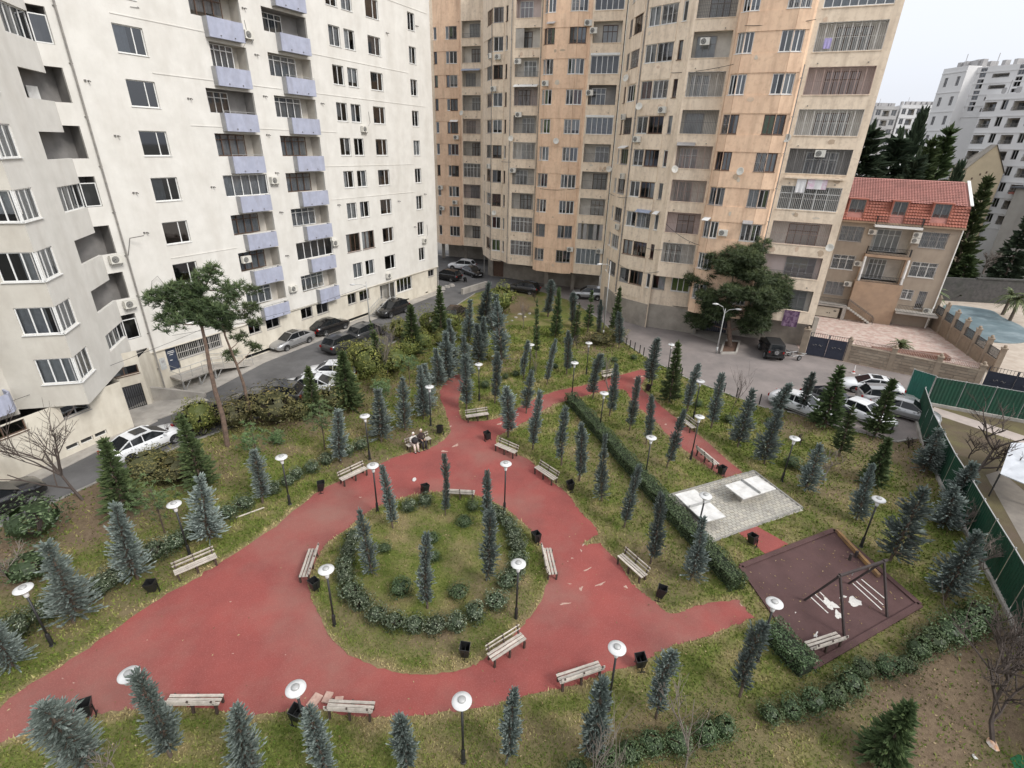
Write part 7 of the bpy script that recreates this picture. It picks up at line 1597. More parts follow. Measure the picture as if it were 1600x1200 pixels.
def lamp_meshes():
    p = MB(); p.tube([(0, 0, 0), (0, 0, 2.82)], .042, 10); b = MB(); b.lathe([(.075, 0), (.075, .62), (.055, .68), (.042, .70)], n=10); b.lathe([(.11, 0), (.11, .03), (.075, .04)], n=10)
    n = MB(); n.lathe([(.075, 2.80), (.085, 2.86), (.085, 2.93), (.055, 2.96)], n=12); gl = MB(); gl.lathe([(.06, 2.95), (.125, 3.0), (.13, 3.14), (.12, 3.20)], n=14)
    d = MB(); d.lathe([(.10, 3.19), (.30, 3.185), (.32, 3.20), (.315, 3.225), (.18, 3.255), (.125, 3.27)], n=28); c = MB(); c.lathe([(.125, 3.265), (.13, 3.30), (.10, 3.335), (.0, 3.345)], n=14)
    return [('pole', p.mesh('pole', M['black'], smooth=True)), ('base', b.mesh('base', M['black'], smooth=True)), ('neck', n.mesh('neck', M['lampw'], smooth=True)), ('globe', gl.mesh('globe', M['opal'], smooth=True)), ('shade', d.mesh('shade', M['lampw'], smooth=True)), ('cap', c.mesh('cap', M['metal'], smooth=True))]
LM = lamp_meshes()
for bx, by, lab in ((82, 1008, 'disc topped park lamp at the far left beside the broad spruce'), (297, 868, 'disc topped park lamp behind the left bench'), (453, 788, 'disc topped park lamp on the left lawn between slim spruce and shrubs'), (578, 718, 'disc topped park lamp left of the bench with two people'), (590, 800, 'disc topped park lamp on the upper left rim of the round bed'), (673, 665, 'disc topped park lamp at the mouth of the far narrow path'), (523, 978, 'disc topped park lamp on the lower left rim of the round bed'), (788, 800, 'disc topped park lamp on the upper right rim of the round bed'), (806, 967, 'disc topped park lamp on the right rim of the round bed'), (243, 1150, 'disc topped park lamp half hidden by a spruce at the lower left'), (486, 1170, 'disc topped park lamp below the bottom left bench'), (724, 1190, 'disc topped park lamp at the bottom centre'), (950, 1108, 'disc topped park lamp right of the bottom bench'), (1183, 1032, 'disc topped park lamp at the playground corner beside the short hedge'), (1084, 852, 'disc topped park lamp in front of the left table tennis table'), (1007, 752, 'disc topped park lamp at the middle of the long hedge'), (1079, 718, 'tall disc topped park lamp between the two benches of the narrow path'), (1221, 752, 'disc topped park lamp above the table tennis paving on the right lawn'), (1345, 854, 'disc topped park lamp behind the playground'), (1083, 655, 'disc topped park lamp near the street by the far bench'), (936, 675, 'disc topped park lamp beside the far half of the long hedge'), (893, 622, 'disc topped park lamp at the far end of the long hedge'), (916, 585, 'disc topped park lamp on the far lawn behind the fork path'), (827, 590, 'disc topped park lamp on the green far lawn'), (749, 626, 'disc topped park lamp behind the far bench'), (1042, 588, 'disc topped park lamp peeping over the fir by the street')):
    g = P2(bx, by); o = empty('park_lamp', (g.x, g.y, LZ), 0, lab, 'lamp', 'disc topped park lamps')
    for n, me in LM: link(n, me, o)
    o.scale = (1, 1, rnd.uniform(.96, 1.02)); o.rotation_euler = (R(rnd.uniform(-1, 1)), R(rnd.uniform(-1, 1)), rnd.uniform(0, 6.28))

# benches: local x along the seat, +y the way one faces
def slat_mesh(L_, w_, t):
    mb = MB(); mb.box((0, 0, 0), (L_, w_, t)); return mb.mesh('slat', M['slat'])
SL = slat_mesh(1.95, .105, .04); SLB = slat_mesh(1.95, .10, .035)
def bench_leg():
    mb = MB()
    mb.bar((0, .20, 0), (0, .22, .40), .07, .09); mb.bar((0, -.22, 0), (0, -.16, .40), .07, .09); mb.bar((0, -.24, .40), (0, .26, .42), .06, .06); mb.bar((0, -.18, .38), (0, -.34, .86), .06, .06)
    return mb.mesh('leg', M['bleg'])
BL = bench_leg()
def bench(pa, pb, face, label, back=True, z=LZ, group='slatted park benches'):
    """pa, pb: the two seat ends in the photo; face: a ground pixel the bench looks towards"""
    a, b = G(*pa, z + .43), G(*pb, z + .43); c = a.lerp(b, .5); d = (b - a).normalized(); n = Vector((-d.y, d.x, 0)); t = G(*face, z) - c
    if n.dot(t) < 0: d = -d; n = -n
    o = empty('park_bench', (c.x, c.y, z), math.atan2(d.y, d.x), label, 'bench', group)
    s = min(1.12, max(.86, (b - a).length / 1.95)); o.scale = (s, 1, 1)
    for i, y in enumerate((-.15, 0.0, .15)): link('slat', SL, o, (0, y, .455), (0, R(rnd.uniform(-.3, .3)), R(rnd.uniform(-.4, .4))))
    if back:
        for y, zz in ((-.265, .62), (-.315, .78)): link('slat', SLB, o, (0, y, zz), (R(-108), 0, R(rnd.uniform(-.4, .4))))
    for x in (-.85, 0, .85): link('leg', BL, o, (x, 0, 0))
    return o
bench((272, 896), (338, 868), (400, 960), 'slatted bench on the left side of the plaza path'); bench((532, 750), (572, 731), (640, 830), 'slatted bench at the upper left of the plaza ring'); bb_people = bench((636, 697), (672, 684), (720, 760), 'slatted bench with two people sitting on it'); bench((728, 651), (763, 646), (745, 720), 'slatted bench facing down the far narrow path'); bench((776, 694), (806, 707), (720, 760), 'slatted bench at the top right of the plaza beside a bin'); bench((838, 729), (868, 749), (780, 800), 'slatted bench on the right of the plaza behind the first'); bench((474, 902), (489, 858), (400, 900), 'slatted bench on the left rim of the round bed'); bench((702, 768), (737, 770), (715, 720), 'low slatted bench at the top of the round bed seen from behind', back=True); bench((855, 857), (864, 898), (920, 870), 'slatted bench on the right rim of the round bed'); bench((765, 1028), (818, 994), (880, 1080), 'slatted bench at the lower right rim of the round bed'); bench((970, 868), (1006, 900), (900, 960), 'slatted bench on the right of the plaza near the broken path edge'); bench((872, 1062), (938, 1040), (870, 980), 'slatted bench at the bottom right of the plaza'); bench((262, 1094), (346, 1094), (330, 1000), 'slatted bench at the bottom left of the plaza'); bench((512, 1102), (584, 1106), (560, 1040), 'slatted bench at the bottom beside broken paving'); bench((1062, 652), (1084, 669), (1035, 690), 'slatted bench on the narrow path near the street side'); bench((1092, 702), (1120, 726), (1140, 690), 'slatted bench with its back to the table tennis hedge'); bench((942, 588), (966, 583), (955, 620), 'slatted bench on the far lawn side of the fork path'); bench((1262, 1010), (1312, 994), (1290, 950), 'slatted bench on the maroon playground')

# tilting litter bins
def bin_meshes():
    b = MB(); w0, w1, h = .15, .21, .5
    lo = [(-w0, -w0, 0), (w0, -w0, 0), (w0, w0, 0), (-w0, w0, 0)]; hi = [(-w1, -w1, h), (w1, -w1, h), (w1, w1, h + .06), (-w1, w1, h + .06)]
    b.add(lo + hi, [(3, 2, 1, 0), (0, 1, 5, 4), (1, 2, 6, 5), (2, 3, 7, 6), (3, 0, 4, 7)])
    k = .9; lo2 = [(x * k, y * k, .02) for x, y, z in lo]; hi2 = [(x * k, y * k, z - .001) for x, y, z in hi]
    b.add(lo2 + hi2, [(0, 1, 2, 3), (1, 0, 4, 5), (2, 1, 5, 6), (3, 2, 6, 7), (0, 3, 7, 4)]); b.add(hi + hi2, [(0, 1, 5, 4), (1, 2, 6, 5), (2, 3, 7, 6), (3, 0, 4, 7)])
    f = MB()
    for x in (-.24, .24): f.bar((x, 0, 0), (x, 0, .55), .035, .035)
    f.bar((-.24, 0, .42), (.24, 0, .42), .03, .03); f.bar((-.24, -.15, .015), (-.24, .15, .015), .04, .03); f.bar((.24, -.15, .015), (.24, .15, .015), .04, .03)
    return b.mesh('basket', M['bin']), f.mesh('frame', M['bin'])
BN, BF = bin_meshes()
bagm = None
for bx, by, lab in ((241, 924, 'black litter bin left of the left bench'), (501, 768, 'black litter bin left of the upper left bench'), (688, 678, 'black litter bin beside the bench with people'), (762, 688, 'black litter bin at the path fork by the top right bench'), (493, 922, 'black litter bin at the lower end of the left rim bench'), (664, 772, 'black litter bin at the top of the round bed'), (838, 848, 'black litter bin above the right rim bench'), (891, 766, 'black litter bin below the second plaza bench'), (727, 1026, 'black litter bin beside the lower rim bench'), (1029, 934, 'black litter bin right of the plaza below the bench'), (999, 1042, 'black litter bin by the lower right lamp'), (138, 1120, 'black litter bin at the bottom left corner'), (464, 1124, 'black litter bin left of the broken paving'), (1175, 851, 'black litter bin on the short red path below the paving'), (1126, 743, 'black litter bin at the corner of the table tennis paving'), (1012, 612, 'black litter bin at the bend of the narrow path'), (727, 440, 'black litter bin standing alone on the far asphalt')):
    g = P2(bx, by); o = empty('litter_bin', (g.x, g.y, LZ if by > 450 else 0), rnd.uniform(0, 6.28), lab, 'bin', 'black litter bins')
    link('basket', BN, o, (0, 0, .14), (R(rnd.uniform(-12, 12)), R(rnd.uniform(-6, 6)), 0)); link('frame', BF, o)
    s = 1.0; o.scale = (s, s, s)

# concrete table tennis tables
tt_top = surf('worn_concrete_tabletop', (0.68, 0.67, 0.64), (0.56, 0.55, 0.53), 2.2, 0.85, stain=(0.3, 0.29, 0.27), stain_scale=2.0, stain_amt=.5, bump=.2, bscale=30)
def tt_table(q, label):
    P = [G(px, py, LZ + .78) for px, py in q]; c = sum(P, Vector()) / 4; e = (P[1] - P[0] + P[2] - P[3]) / 2; f = (P[3] - P[0] + P[2] - P[1]) / 2
    if f.length > e.length: e, f = f, e
    L_, W_ = e.length, f.length; o = empty('table_tennis_table', (c.x, c.y, LZ), math.atan2(e.y, e.x), label, 'table', 'concrete table tennis tables')
    t = MB(); t.box((0, 0, .755), (L_, W_, .07)); t.build('tabletop', tt_top, o, bevel=.012)
    for y in (-.35,): pass
    lg = MB(); lg.add([(-L_ * .28, -.22, 0), (L_ * .28, -.22, 0), (L_ * .28, .22, 0), (-L_ * .28, .22, 0), (-L_ * .34, -.32, .72), (L_ * .34, -.32, .72), (L_ * .34, .32, .72), (-L_ * .34, .32, .72)], [(0, 1, 5, 4), (1, 2, 6, 5), (2, 3, 7, 6), (3, 0, 4, 7), (4, 5, 6, 7)]); lg.build('pedestal', M['conc'], o)
    nt_ = MB(); nt_.box((0, 0, .86), (.05, W_ * 1.0, .14)); nt_.build('net', M['metal'], o); return o
tt_table([(1055, 773), (1085, 764), (1133, 806), (1102, 817)], 'pale concrete table tennis table nearer the hedge behind a lamp'); tt_table([(1133, 758), (1183, 743), (1212, 764), (1161, 780)], 'pale concrete table tennis table with a grey net, right of the pair')

# swing frame on the playground
sw = empty('swing_frame', P2(1320, 950), 0, 'dark timber swing frame without seats on the maroon playground', 'swing'); so_ = sw.location
dk = surf('dark_stained_timber', (0.055, 0.04, 0.038), (0.035, 0.026, 0.025), 5, .8)
tops_ = []
for fb, bb, tp in (((1319, 994), (1257, 938), (1307, 897)), ((1386, 964), (1326, 912), (1379, 876))):
    F_, B_b = P2(*fb), P2(*bb); md = F_.lerp(B_b, .5); T_ = Vector((md.x, md.y, height_at(md, *tp))); tops_.append(T_)
    for nm, q in (('post', F_), ('brace', B_b)): mb = MB(); mb.bar(q, T_ + (T_ - q).normalized() * .1, .085, .085); mb.build(nm, dk, sw, so_)
T1, T2 = tops_; ax = (T2 - T1).normalized()
mb = MB(); mb.bar(T1 - ax * .15, T2 + ax * .25, .09, .10); mb.build('beam', dk, sw, so_)
for q in (.3, .7):
    mb = MB(); c = T1.lerp(T2, q); mb.tube([c, c + Vector((0, 0, -.25))], .015, 5); mb.build('hook', M['metal'], sw, so_)
for k, (a, b) in enumerate((((1266, 932), (1294, 958)), ((1273, 928), (1300, 953)), ((1281, 925), (1305, 948)), ((1338, 908), (1380, 945)), ((1346, 905), (1386, 938)), ((1332, 911), (1378, 953)))):
    A, B = P2(*a, LZ + .018), P2(*b, LZ + .018); d = (B - A).normalized(); n = Vector((-d.y, d.x, 0)) * .03; mb = MB(); mb.quad(A - n, B - n, B + n, A + n); mb.build('white_line', whitep, pg)
# yellow sleeper and stumps at the far playground edge
A, B = P2(1306, 832), P2(1372, 903); y_ = empty('timber_beam', A.lerp(B, .5), 0, 'weathered yellow timber beam along the far playground edge', 'beam'); mb = MB(); mb.bar(A + Vector((0, 0, .14)), B + Vector((0, 0, .14)), .16, .2); mb.build('beam', surf('worn_yellow_paint', (0.34, 0.19, 0.06), (0.22, 0.14, 0.08), 2, .85, stain=(.12, .08, .06), stain_scale=1.5, stain_amt=.7), y_, y_.location)
for px, py, lb in ((1327, 875, 'left'), (1336, 871, 'right')):
    g = P2(px, py); o = empty('stump', (g.x, g.y, LZ), 0, 'short dark post stump, %s of two on the playground' % lb, 'post'); mb = MB(); mb.tube([(0, 0, 0), (0, 0, .42)], .075, 9); mb.build('post', dk, o)

# litter, poles and small things
def litter(px, py, s, label, mat='litter', seed=1):
    g = P2(px, py, LZ + .01); o = empty('litter', (g.x, g.y, LZ + .012), rnd.uniform(0, 6), label, 'litter'); rr = random.Random(seed); mb = MB(); n = 8
    ring = [(s * rr.uniform(.6, 1.1) * math.cos(6.283 * i / n), s * .6 * rr.uniform(.6, 1.1) * math.sin(6.283 * i / n), rr.uniform(0, .05)) for i in range(n)]
    top = [(x * .5, y * .5, s * rr.uniform(.3, .6)) for x, y, z in ring]; mb.add(ring + top + [(0, 0, s * .5)], [(i, (i + 1) % n, n + (i + 1) % n, n + i) for i in range(n)] + [(n + i, n + (i + 1) % n, 2 * n) for i in range(n)]); mb.build('crumpled_sheet', M[mat] if isinstance(mat, str) else mat, o)
litter(647, 750, .22, 'crumpled white bag lying on the plaza below the seated people', seed=3); litter(1522, 1183, .12, 'scrap of pale paper on bare earth at the bottom right', seed=4); litter(1550, 1163, .30, 'orange and white toy at the foot of the bottom right bare tree', surf('orange_plastic', (0.62, 0.27, 0.08), (0.6, 0.58, 0.55), 3, .5, coord='Object'), 5); litter(1052, 1152, .16, 'pink flower cluster in the bottom shrub row', surf('pale_pink_petals', (0.55, 0.35, 0.3), (0.6, 0.45, .4), 20, .8, coord='Object'), 6)
A, B = P2(369, 810), P2(413, 794); o = empty('pole', A.lerp(B, .5), 0, 'pale wooden pole lying on the grass left of the plaza', 'pole'); mb = MB(); mb.tube([A + Vector((0, 0, .05)), B + Vector((0, 0, .05))], .04, 6); mb.build('stick', M['slat'], o, o.location)
# toppled slab and rubble beside the broken path edge
for px, py, s, lb in ((492, 1096, .35, 'left'), (512, 1091, .28, 'middle'), (530, 1094, .2, 'right')):
    g = P2(px, py); o = empty('slab', (g.x, g.y, LZ + .01), rnd.uniform(0, 3), 'broken pale paving slab at the bottom plaza edge, %s one' % lb, 'slab'); mb = MB(); mb.box((0, 0, .04), (s * 1.5, s, .06)); mb.build('stone', M['base'], o)

# ------------------------------------------------------------------ the two people on the bench
skin = surf('skin', (0.45, 0.28, 0.20), (0.40, 0.25, 0.18), 8, .6, coord='Object')
def skin_body(name, joints, bones, mat, parent, levels=2):
    me = bpy.data.meshes.new(name); me.from_pydata([j[0] for j in joints], bones, []); o = link(name, me, parent); me.materials.append(mat)
    sk = o.modifiers.new('skin', 'SKIN'); sk.use_smooth_shade = True
    for i, j in enumerate(joints): me.skin_vertices[0].data[i].radius = (j[1], j[1]) if not isinstance(j[1], tuple) else j[1]
    me.skin_vertices[0].data[0].use_root = True
    ss = o.modifiers.new('sub', 'SUBSURF'); ss.levels = levels; ss.render_levels = levels; return o
def sitter(bench_o, x, label, top_m, leg_m, shoe_m, hair_m, lean=.1, hatted=False):
    base = bench_o.location; rz = bench_o.rotation_euler.z; c, s = math.cos(rz), math.sin(rz)
    o = empty('person', (base.x + x * c, base.y + x * s, LZ), rz, label, 'person', 'people on the bench')
    J = [((0, -.04, .56), .15), ((0, -.06, .74), .145), ((0, -.05 + lean * .3, .93), .17), ((0, -.02 + lean * .5, 1.07), .075), ((0, .0 + lean * .6, 1.15), .05)]
    B = [(0, 1), (1, 2), (2, 3), (3, 4)]
    for sg in (-1, 1):
        k = len(J); J += [((sg * .10, .02, .56), .10), ((sg * .12, .40, .55), .075), ((sg * .12, .44, .30), .058), ((sg * .12, .46, .09), .042), ((sg * .13, .58, .05), .042)]; B += [(0, k), (k, k + 1), (k + 1, k + 2), (k + 2, k + 3), (k + 3, k + 4)]
        k = len(J); J += [((sg * .20, -.02 + lean * .5, 1.0), .065), ((sg * .25, .05 + lean * .4, .78), .05), ((sg * .12, .27, .70), .04)]; B += [(2, k), (k, k + 1), (k + 1, k + 2)]
    body = skin_body('body', J, B, top_m, o)
    # trousers and shoes as slightly wider sleeves round the legs
    for sg in (-1, 1):
        mb = MB(); mb.tube([(sg * .10, .0, .565), (sg * .12, .40, .56), (sg * .12, .45, .50), (sg * .12, .46, .30), (sg * .12, .465, .10)], [.118, .092, .085, .074, .066], 10); mb.build('trouser_leg', leg_m, o, smooth=True)
        mb = MB(); mb.tube([(sg * .12, .42, .05), (sg * .125, .52, .05), (sg * .13, .63, .035)], [.052, .055, .035], 8); mb.build('shoe', shoe_m, o, smooth=True)
        # hand: palm with four fingers and a thumb
        hb = MB(); p = Vector((sg * .12, .27, .70)); d = Vector((-sg * .25, .85, -.25)).normalized(); sd = Vector((sg, .25, 0)).normalized(); hb.tube([p - d * .02, p + d * .04, p + d * .09], [.026, .038, .036], 8)
        for i in range(4): q = p + d * .085 + sd * (-.027 + .018 * i); hb.tube([q, q + d * (.045 + (.008 if i in (1, 2) else 0)) + Vector((0, 0, -.008)), q + d * .075 + Vector((0, 0, -.03))], [.0095, .0085, .007], 5)
        q = p + d * .03 - sd * .033; hb.tube([q, q + d * .035 - sd * .022, q + d * .065 - sd * .02], [.011, .010, .008], 5); hb.build('hand', skin, o, smooth=True)
    hc = Vector((0, .03 + lean * .65, 1.27)); mb = MB()
    mb.lathe([(.0, -.125), (.045, -.115), (.068, -.07), (.078, -.01), (.080, .04), (.070, .09), (.042, .125), (.0, .135)], hc, 14); mb.tube([hc + Vector((0, .072, .01)), hc + Vector((0, .098, -.025)), hc + Vector((0, .078, -.035))], [.010, .015, .010], 6)
    for sg in (-1, 1): mb.tube([hc + Vector((sg * .078, 0, -.01)), hc + Vector((sg * .088, -.005, .012)), hc + Vector((sg * .078, -.01, .03))], [.012, .014, .01], 6)
    mb.build('head', skin, o, smooth=True)
    eb = MB()
    for sg in (-1, 1): eb.box(hc + Vector((sg * .03, .0735, .018)), (.02, .006, .01))
    eb.box(hc + Vector((0, .072, -.062)), (.04, .006, .008)); eb.build('eyes_and_mouth', M['black'], o)
    hm = MB(); hm.lathe([(.083, -.03), (.09, .02), (.088, .07), (.07, .115), (.035, .145), (.0, .15)], hc + Vector((0, -.012, 0)), 14); hm.build('hat' if hatted else 'hair', hair_m, o, smooth=True); return o
cw = surf('white_cloth', (0.66, 0.63, 0.58), (0.56, 0.53, 0.5), 6, .9, coord='Object'); ck = surf('black_cloth', (0.018, 0.016, 0.017), (0.03, 0.026, 0.027), 6, .9, coord='Object'); cp = surf('cream_trousers', (0.62, 0.52, 0.46), (0.55, 0.46, 0.4), 6, .9, coord='Object'); sh = surf('dark_shoe', (0.03, 0.022, 0.02), (0.02, 0.016, 0.015), 8, .6, coord='Object'); hr_ = surf('dark_hair', (0.025, 0.018, 0.014), (0.035, 0.025, 0.02), 20, .6, coord='Object'); dkb = surf('dark_brown_cloth', (0.035, 0.022, 0.02), (0.05, 0.03, 0.028), 6, .9, coord='Object')
p1 = sitter(bb_people, .45, 'person in white top and cream trousers seated with a round black bag on the lap', cw, cp, sh, cw, .15, True); p2 = sitter(bb_people, -.18, 'person in dark clothes with pale cap seated on the same bench', dkb, ck, sh, cp, .05, True)
b0 = bb_people.location; rz = bb_people.rotation_euler.z; bl = Vector((.45, .33, .82)); bag = empty('bag', (b0.x + bl.x * math.cos(rz) - bl.y * math.sin(rz), b0.y + bl.x * math.sin(rz) + bl.y * math.cos(rz), LZ + .66), rz, 'round black bag on the lap of the person in white', 'bag')
mb = MB(); mb.lathe([(.0, 0), (.14, .01), (.21, .10), (.225, .20), (.20, .32), (.12, .40), (.0, .42)], n=16); mb.build('body', ck, bag, smooth=True); mb = MB(); mb.tube([(-.12, 0, .38), (-.06, 0, .50), (.06, 0, .50), (.12, 0, .38)], .014, 5); mb.build('handle', ck, bag)
# ------------------------------------------------------------------ conifers and palms behind the town house
def far_tree(kind, pool, px, py, Y, top, wpx, label, name):
    b = at_dist(px, py, Y); tz = at_dist(top[0], top[1], Y).z; tr, cr = rnd.choice(pool); H0, R0 = {'cedar': (9.0, 3.6), 'cyp': (8.0, 1.6), 'fir': (4.0, 1.15)}[kind]
    base_z = 0.0; h = tz - base_z; wd = wpx * Y * 1.25 / FOC / 2
    o = empty(name, (at_dist(top[0], top[1], Y).x, Y, base_z), rnd.uniform(0, 6.28), label, 'tree'); sx = wd / R0; sz = h / H0
    link('trunk', tr, o, scale=(sx, sx, sz)); link('crown', cr, o, scale=(sx, sx, sz))
for kind, pool, Y, top, wpx, lab, nm in (('cedar', CEDAR, 92, (1362, 205), 150, 'wide dark cedar beside the orange block', 'cedar_tree'), ('cedar', CEDAR, 96, (1405, 215), 130, 'dark cedar behind the red roof', 'cedar_tree'), ('cyp', CYP, 100, (1440, 185), 30, 'slim dark cypress before the white complex', 'cypress_tree'), ('fir', FIR, 90, (1458, 222), 80, 'dark conifer left of the pair behind the red roof', 'conifer_tree'), ('fir', FIR, 92, (1484, 204), 80, 'tallest dark conifer behind the red roof', 'conifer_tree'), ('cedar', CEDAR, 86, (1435, 245), 100, 'dark conifer low behind the roof ridge', 'conifer_tree'), ('cyp', CYP, 84, (1500, 262), 26, 'thin cypress at the right end of the red roof', 'cypress_tree'), ('fir', FIR, 79, (1546, 278), 58, 'tall dark conifer right of the town house', 'conifer_tree'), ('cedar', CEDAR, 80, (1612, 335), 60, 'dark conifer at the right frame edge above the pool', 'conifer_tree'), ('fir', FIR, 77, (1515, 400), 60, 'low dark conifer beside the palm at the town house', 'conifer_tree'), ('cedar', CEDAR, 80, (1588, 425), 45, 'dark bushy evergreen behind the pool wall', 'conifer_tree')):
    far_tree(kind, pool, 0, 0, Y, top, wpx, lab, nm)
bare(Vector((at_dist(1535, 430, 80).x, 80, 0)), 71, 5.5, 'leafless pinkish tree behind the pool wall', .8, 0, .12, 4, 'twig', z=3.0)
sp = MB()
# ------------------------------------------------------------------ cars
def paint(name, c, metal=.3, rough=.28): 
    m = surf(name, c, tuple(x * .93 for x in c), 2.0, rough, metal=metal, coord='Object'); m.node_tree.nodes['Principled BSDF'].inputs['Coat Weight'].default_value = .6; m.node_tree.nodes['Principled BSDF'].inputs['Coat Roughness'].default_value = .06; return m
PT = {'silver': paint('silver_car_paint', (.36, .36, .36), .5), 'white': paint('white_car_paint', (.70, .71, .72), 0), 'black': paint('black_car_paint', (.012, .012, .013), 0, .2), 'grey': paint('dark_grey_car_paint', (.06, .062, .065), .4)}
M['tyre'] = surf('tyre_rubber', (.018, .018, .018), (.026, .026, .026), 20, .9, coord='Object'); M['rim'] = surf('alloy_rim', (.4, .4, .4), (.3, .3, .3), 10, .35, metal=.7, coord='Object'); M['cglass'] = surf('tinted_car_glass', (.012, .014, .016), (.016, .018, .02), 4, .06, coord='Object'); M['headl'] = surf('headlight_glass', (.5, .52, .53), (.6, .6, .6), 20, .12, coord='Object'); M['taill'] = surf('tail_light_red', (.28, .012, .01), (.22, .01, .01), 10, .15, coord='Object'); M['trim'] = surf('black_trim', (.015, .015, .015), (.022, .022, .022), 10, .6, coord='Object'); M['chrome'] = surf('chrome', (.6, .6, .6), (.5, .5, .5), 5, .15, metal=1, coord='Object')
SHAPES = {
    # profile stations: x from rear (-) to front (+): (x, lower z, belt z, half width); roof stations: (x, z, half width)
    'sedan': dict(L=4.75, body=[(-2.37, .45, .82, .66), (-2.25, .28, .98, .80), (-1.9, .22, 1.03, .87), (-1.2, .2, 1.0, .90), (0, .2, .97, .90), (.9, .2, .95, .90), (1.5, .2, .90, .88), (2.0, .22, .80, .84), (2.28, .28, .68, .74), (2.37, .38, .58, .58)],
                  roof=[(-1.85, 1.03, .72), (-1.05, 1.40, .60), (-.35, 1.47, .60), (.35, 1.44, .59), (1.25, .97, .70)], wheels=(-1.38, 1.42), wr=.32),
    'suv': dict(L=4.6, body=[(-2.30, .5, 1.0, .72), (-2.22, .35, 1.08, .84), (-1.9, .28, 1.1, .91), (-1.0, .27, 1.08, .93), (0, .27, 1.06, .93), (.9, .27, 1.05, .93), (1.5, .27, 1.0, .91), (2.0, .3, .92, .86), (2.24, .36, .80, .76), (2.3, .45, .68, .62)],
                roof=[(-2.15, 1.10, .76), (-1.75, 1.58, .64), (-.7, 1.68, .64), (.2, 1.64, .63), (1.15, 1.07, .74)], wheels=(-1.35, 1.38), wr=.36),
    'coupe': dict(L=4.7, body=[(-2.35, .5, 1.02, .72), (-2.25, .34, 1.10, .84), (-1.9, .28, 1.12, .91), (-1.0, .27, 1.08, .93), (0, .27, 1.05, .93), (.9, .27, 1.03, .93), (1.5, .27, .98, .91), (2.0, .3, .90, .86), (2.27, .36, .78, .76), (2.35, .45, .66, .62)],
                  roof=[(-2.2, 1.12, .74), (-1.3, 1.50, .62), (-.4, 1.60, .63), (.3, 1.56, .62), (1.2, 1.05, .73)], wheels=(-1.4, 1.42), wr=.37)}
def car_meshes(kind):
    S = SHAPES[kind]; b = MB(); secs = []
    for x, z0, z1, hw in S['body']:
        zm = z0 + (z1 - z0) * .55
        secs.append([(x, -hw * .92, z0), (x, -hw, z0 + .12), (x, -hw * 1.0, zm), (x, -hw * .95, z1 - .05), (x, -hw * .84, z1), (x, 0, z1 + .025), (x, hw * .84, z1), (x, hw * .95, z1 - .05), (x, hw, zm), (x, hw, z0 + .12), (x, hw * .92, z0)])
    m = len(secs[0])
    for s in secs: b.v.extend(s)
    for i in range(len(secs) - 1):
        for j in range(m - 1): b.f.append([i * m + j, (i + 1) * m + j, (i + 1) * m + j + 1, i * m + j + 1]); b.m.append(0); b.t.append(0)
        b.f.append([i * m + m - 1, (i + 1) * m + m - 1, (i + 1) * m, i * m]); b.m.append(1); b.t.append(0)
    b.f.append(list(range(m))); b.m.append(0); b.t.append(0); b.f.append([(len(secs) - 1) * m + j for j in reversed(range(m))]); b.m.append(0); b.t.append(0)
    # cabin: roof skin (paint) and glass sides
    Rf = S['roof']; rb = MB(); gl = {'windscreen': MB(), 'rear_window': MB(), 'side_window': MB(), 'side_window_': MB()}
    n = len(Rf)
    def belt(x):
        for (x0, a0, b0, h0), (x1, a1, b1, h1) in zip(S['body'], S['body'][1:]):
            if x0 <= x <= x1: t = (x - x0) / (x1 - x0); return b0 + (b1 - b0) * t, (h0 + (h1 - h0) * t) * .84
    for i in range(1, n - 2):
        x0, z0, w0 = Rf[i]; x1, z1, w1 = Rf[i + 1]; rb.quad((x0, -w0, z0), (x1, -w1, z1), (x1, 0, z1 + .035), (x0, 0, z0 + .035)); rb.quad((x0, 0, z0 + .035), (x1, 0, z1 + .035), (x1, w1, z1), (x0, w0, z0))
    xr0, zr0, wr0 = Rf[0]; xr1, zr1, wr1 = Rf[1]; xf0, zf0, wf0 = Rf[-2]; xf1, zf1, wf1 = Rf[-1]
    gl['rear_window'].quad((xr0, wr0, zr0), (xr0, -wr0, zr0), (xr1, -wr1, zr1), (xr1, wr1, zr1)); gl['windscreen'].quad((xf0, wf0, zf0), (xf0, -wf0, zf0), (xf1, -wf1, zf1), (xf1, wf1, zf1))
    for sg in (-1, 1):
        sw_ = gl['side_window' if sg < 0 else 'side_window_']
        pts_top = [(x, sg * w_, z) for x, z, w_ in Rf[1:-1]]; lo_ = []
        for x, z, w_ in Rf: bz, bw = belt(x); lo_.append((x, sg * bw * .985, bz - .01))
        q = [lo_[0]] + pts_top + [lo_[-1]]
        for i in range(1, n - 2):
            A, B, C, D = lo_[i], lo_[i + 1], (Rf[i + 1][0], sg * Rf[i + 1][2], Rf[i + 1][1]), (Rf[i][0], sg * Rf[i][2], Rf[i][1]); sw_.add([A, B, C, D], [(0, 1, 2, 3) if sg < 0 else (3, 2, 1, 0)])
            rb.bar(Vector(A).lerp(Vector(D), .0), Vector(D), .055, .03, 0)
        sw_.add([lo_[0], lo_[1], (xr1, sg * wr1, zr1)], [(0, 1, 2) if sg < 0 else (2, 1, 0)]); sw_.add([lo_[-2], lo_[-1], (xf0, sg * wf0, zf0)], [(0, 1, 2) if sg < 0 else (2, 1, 0)])
        for a_, b_ in zip([lo_[0]] + pts_top, pts_top + [lo_[-1]]): rb.bar(a_, b_, .06, .05)
        A = lo_[-1]; rb.bar(A, (A[0] - .02, A[1], A[2] + .005), .05, .05)
    lights = []
    xb = S['body'][0]; xf = S['body'][-2]
    hl, tl, tr = MB(), MB(), MB()
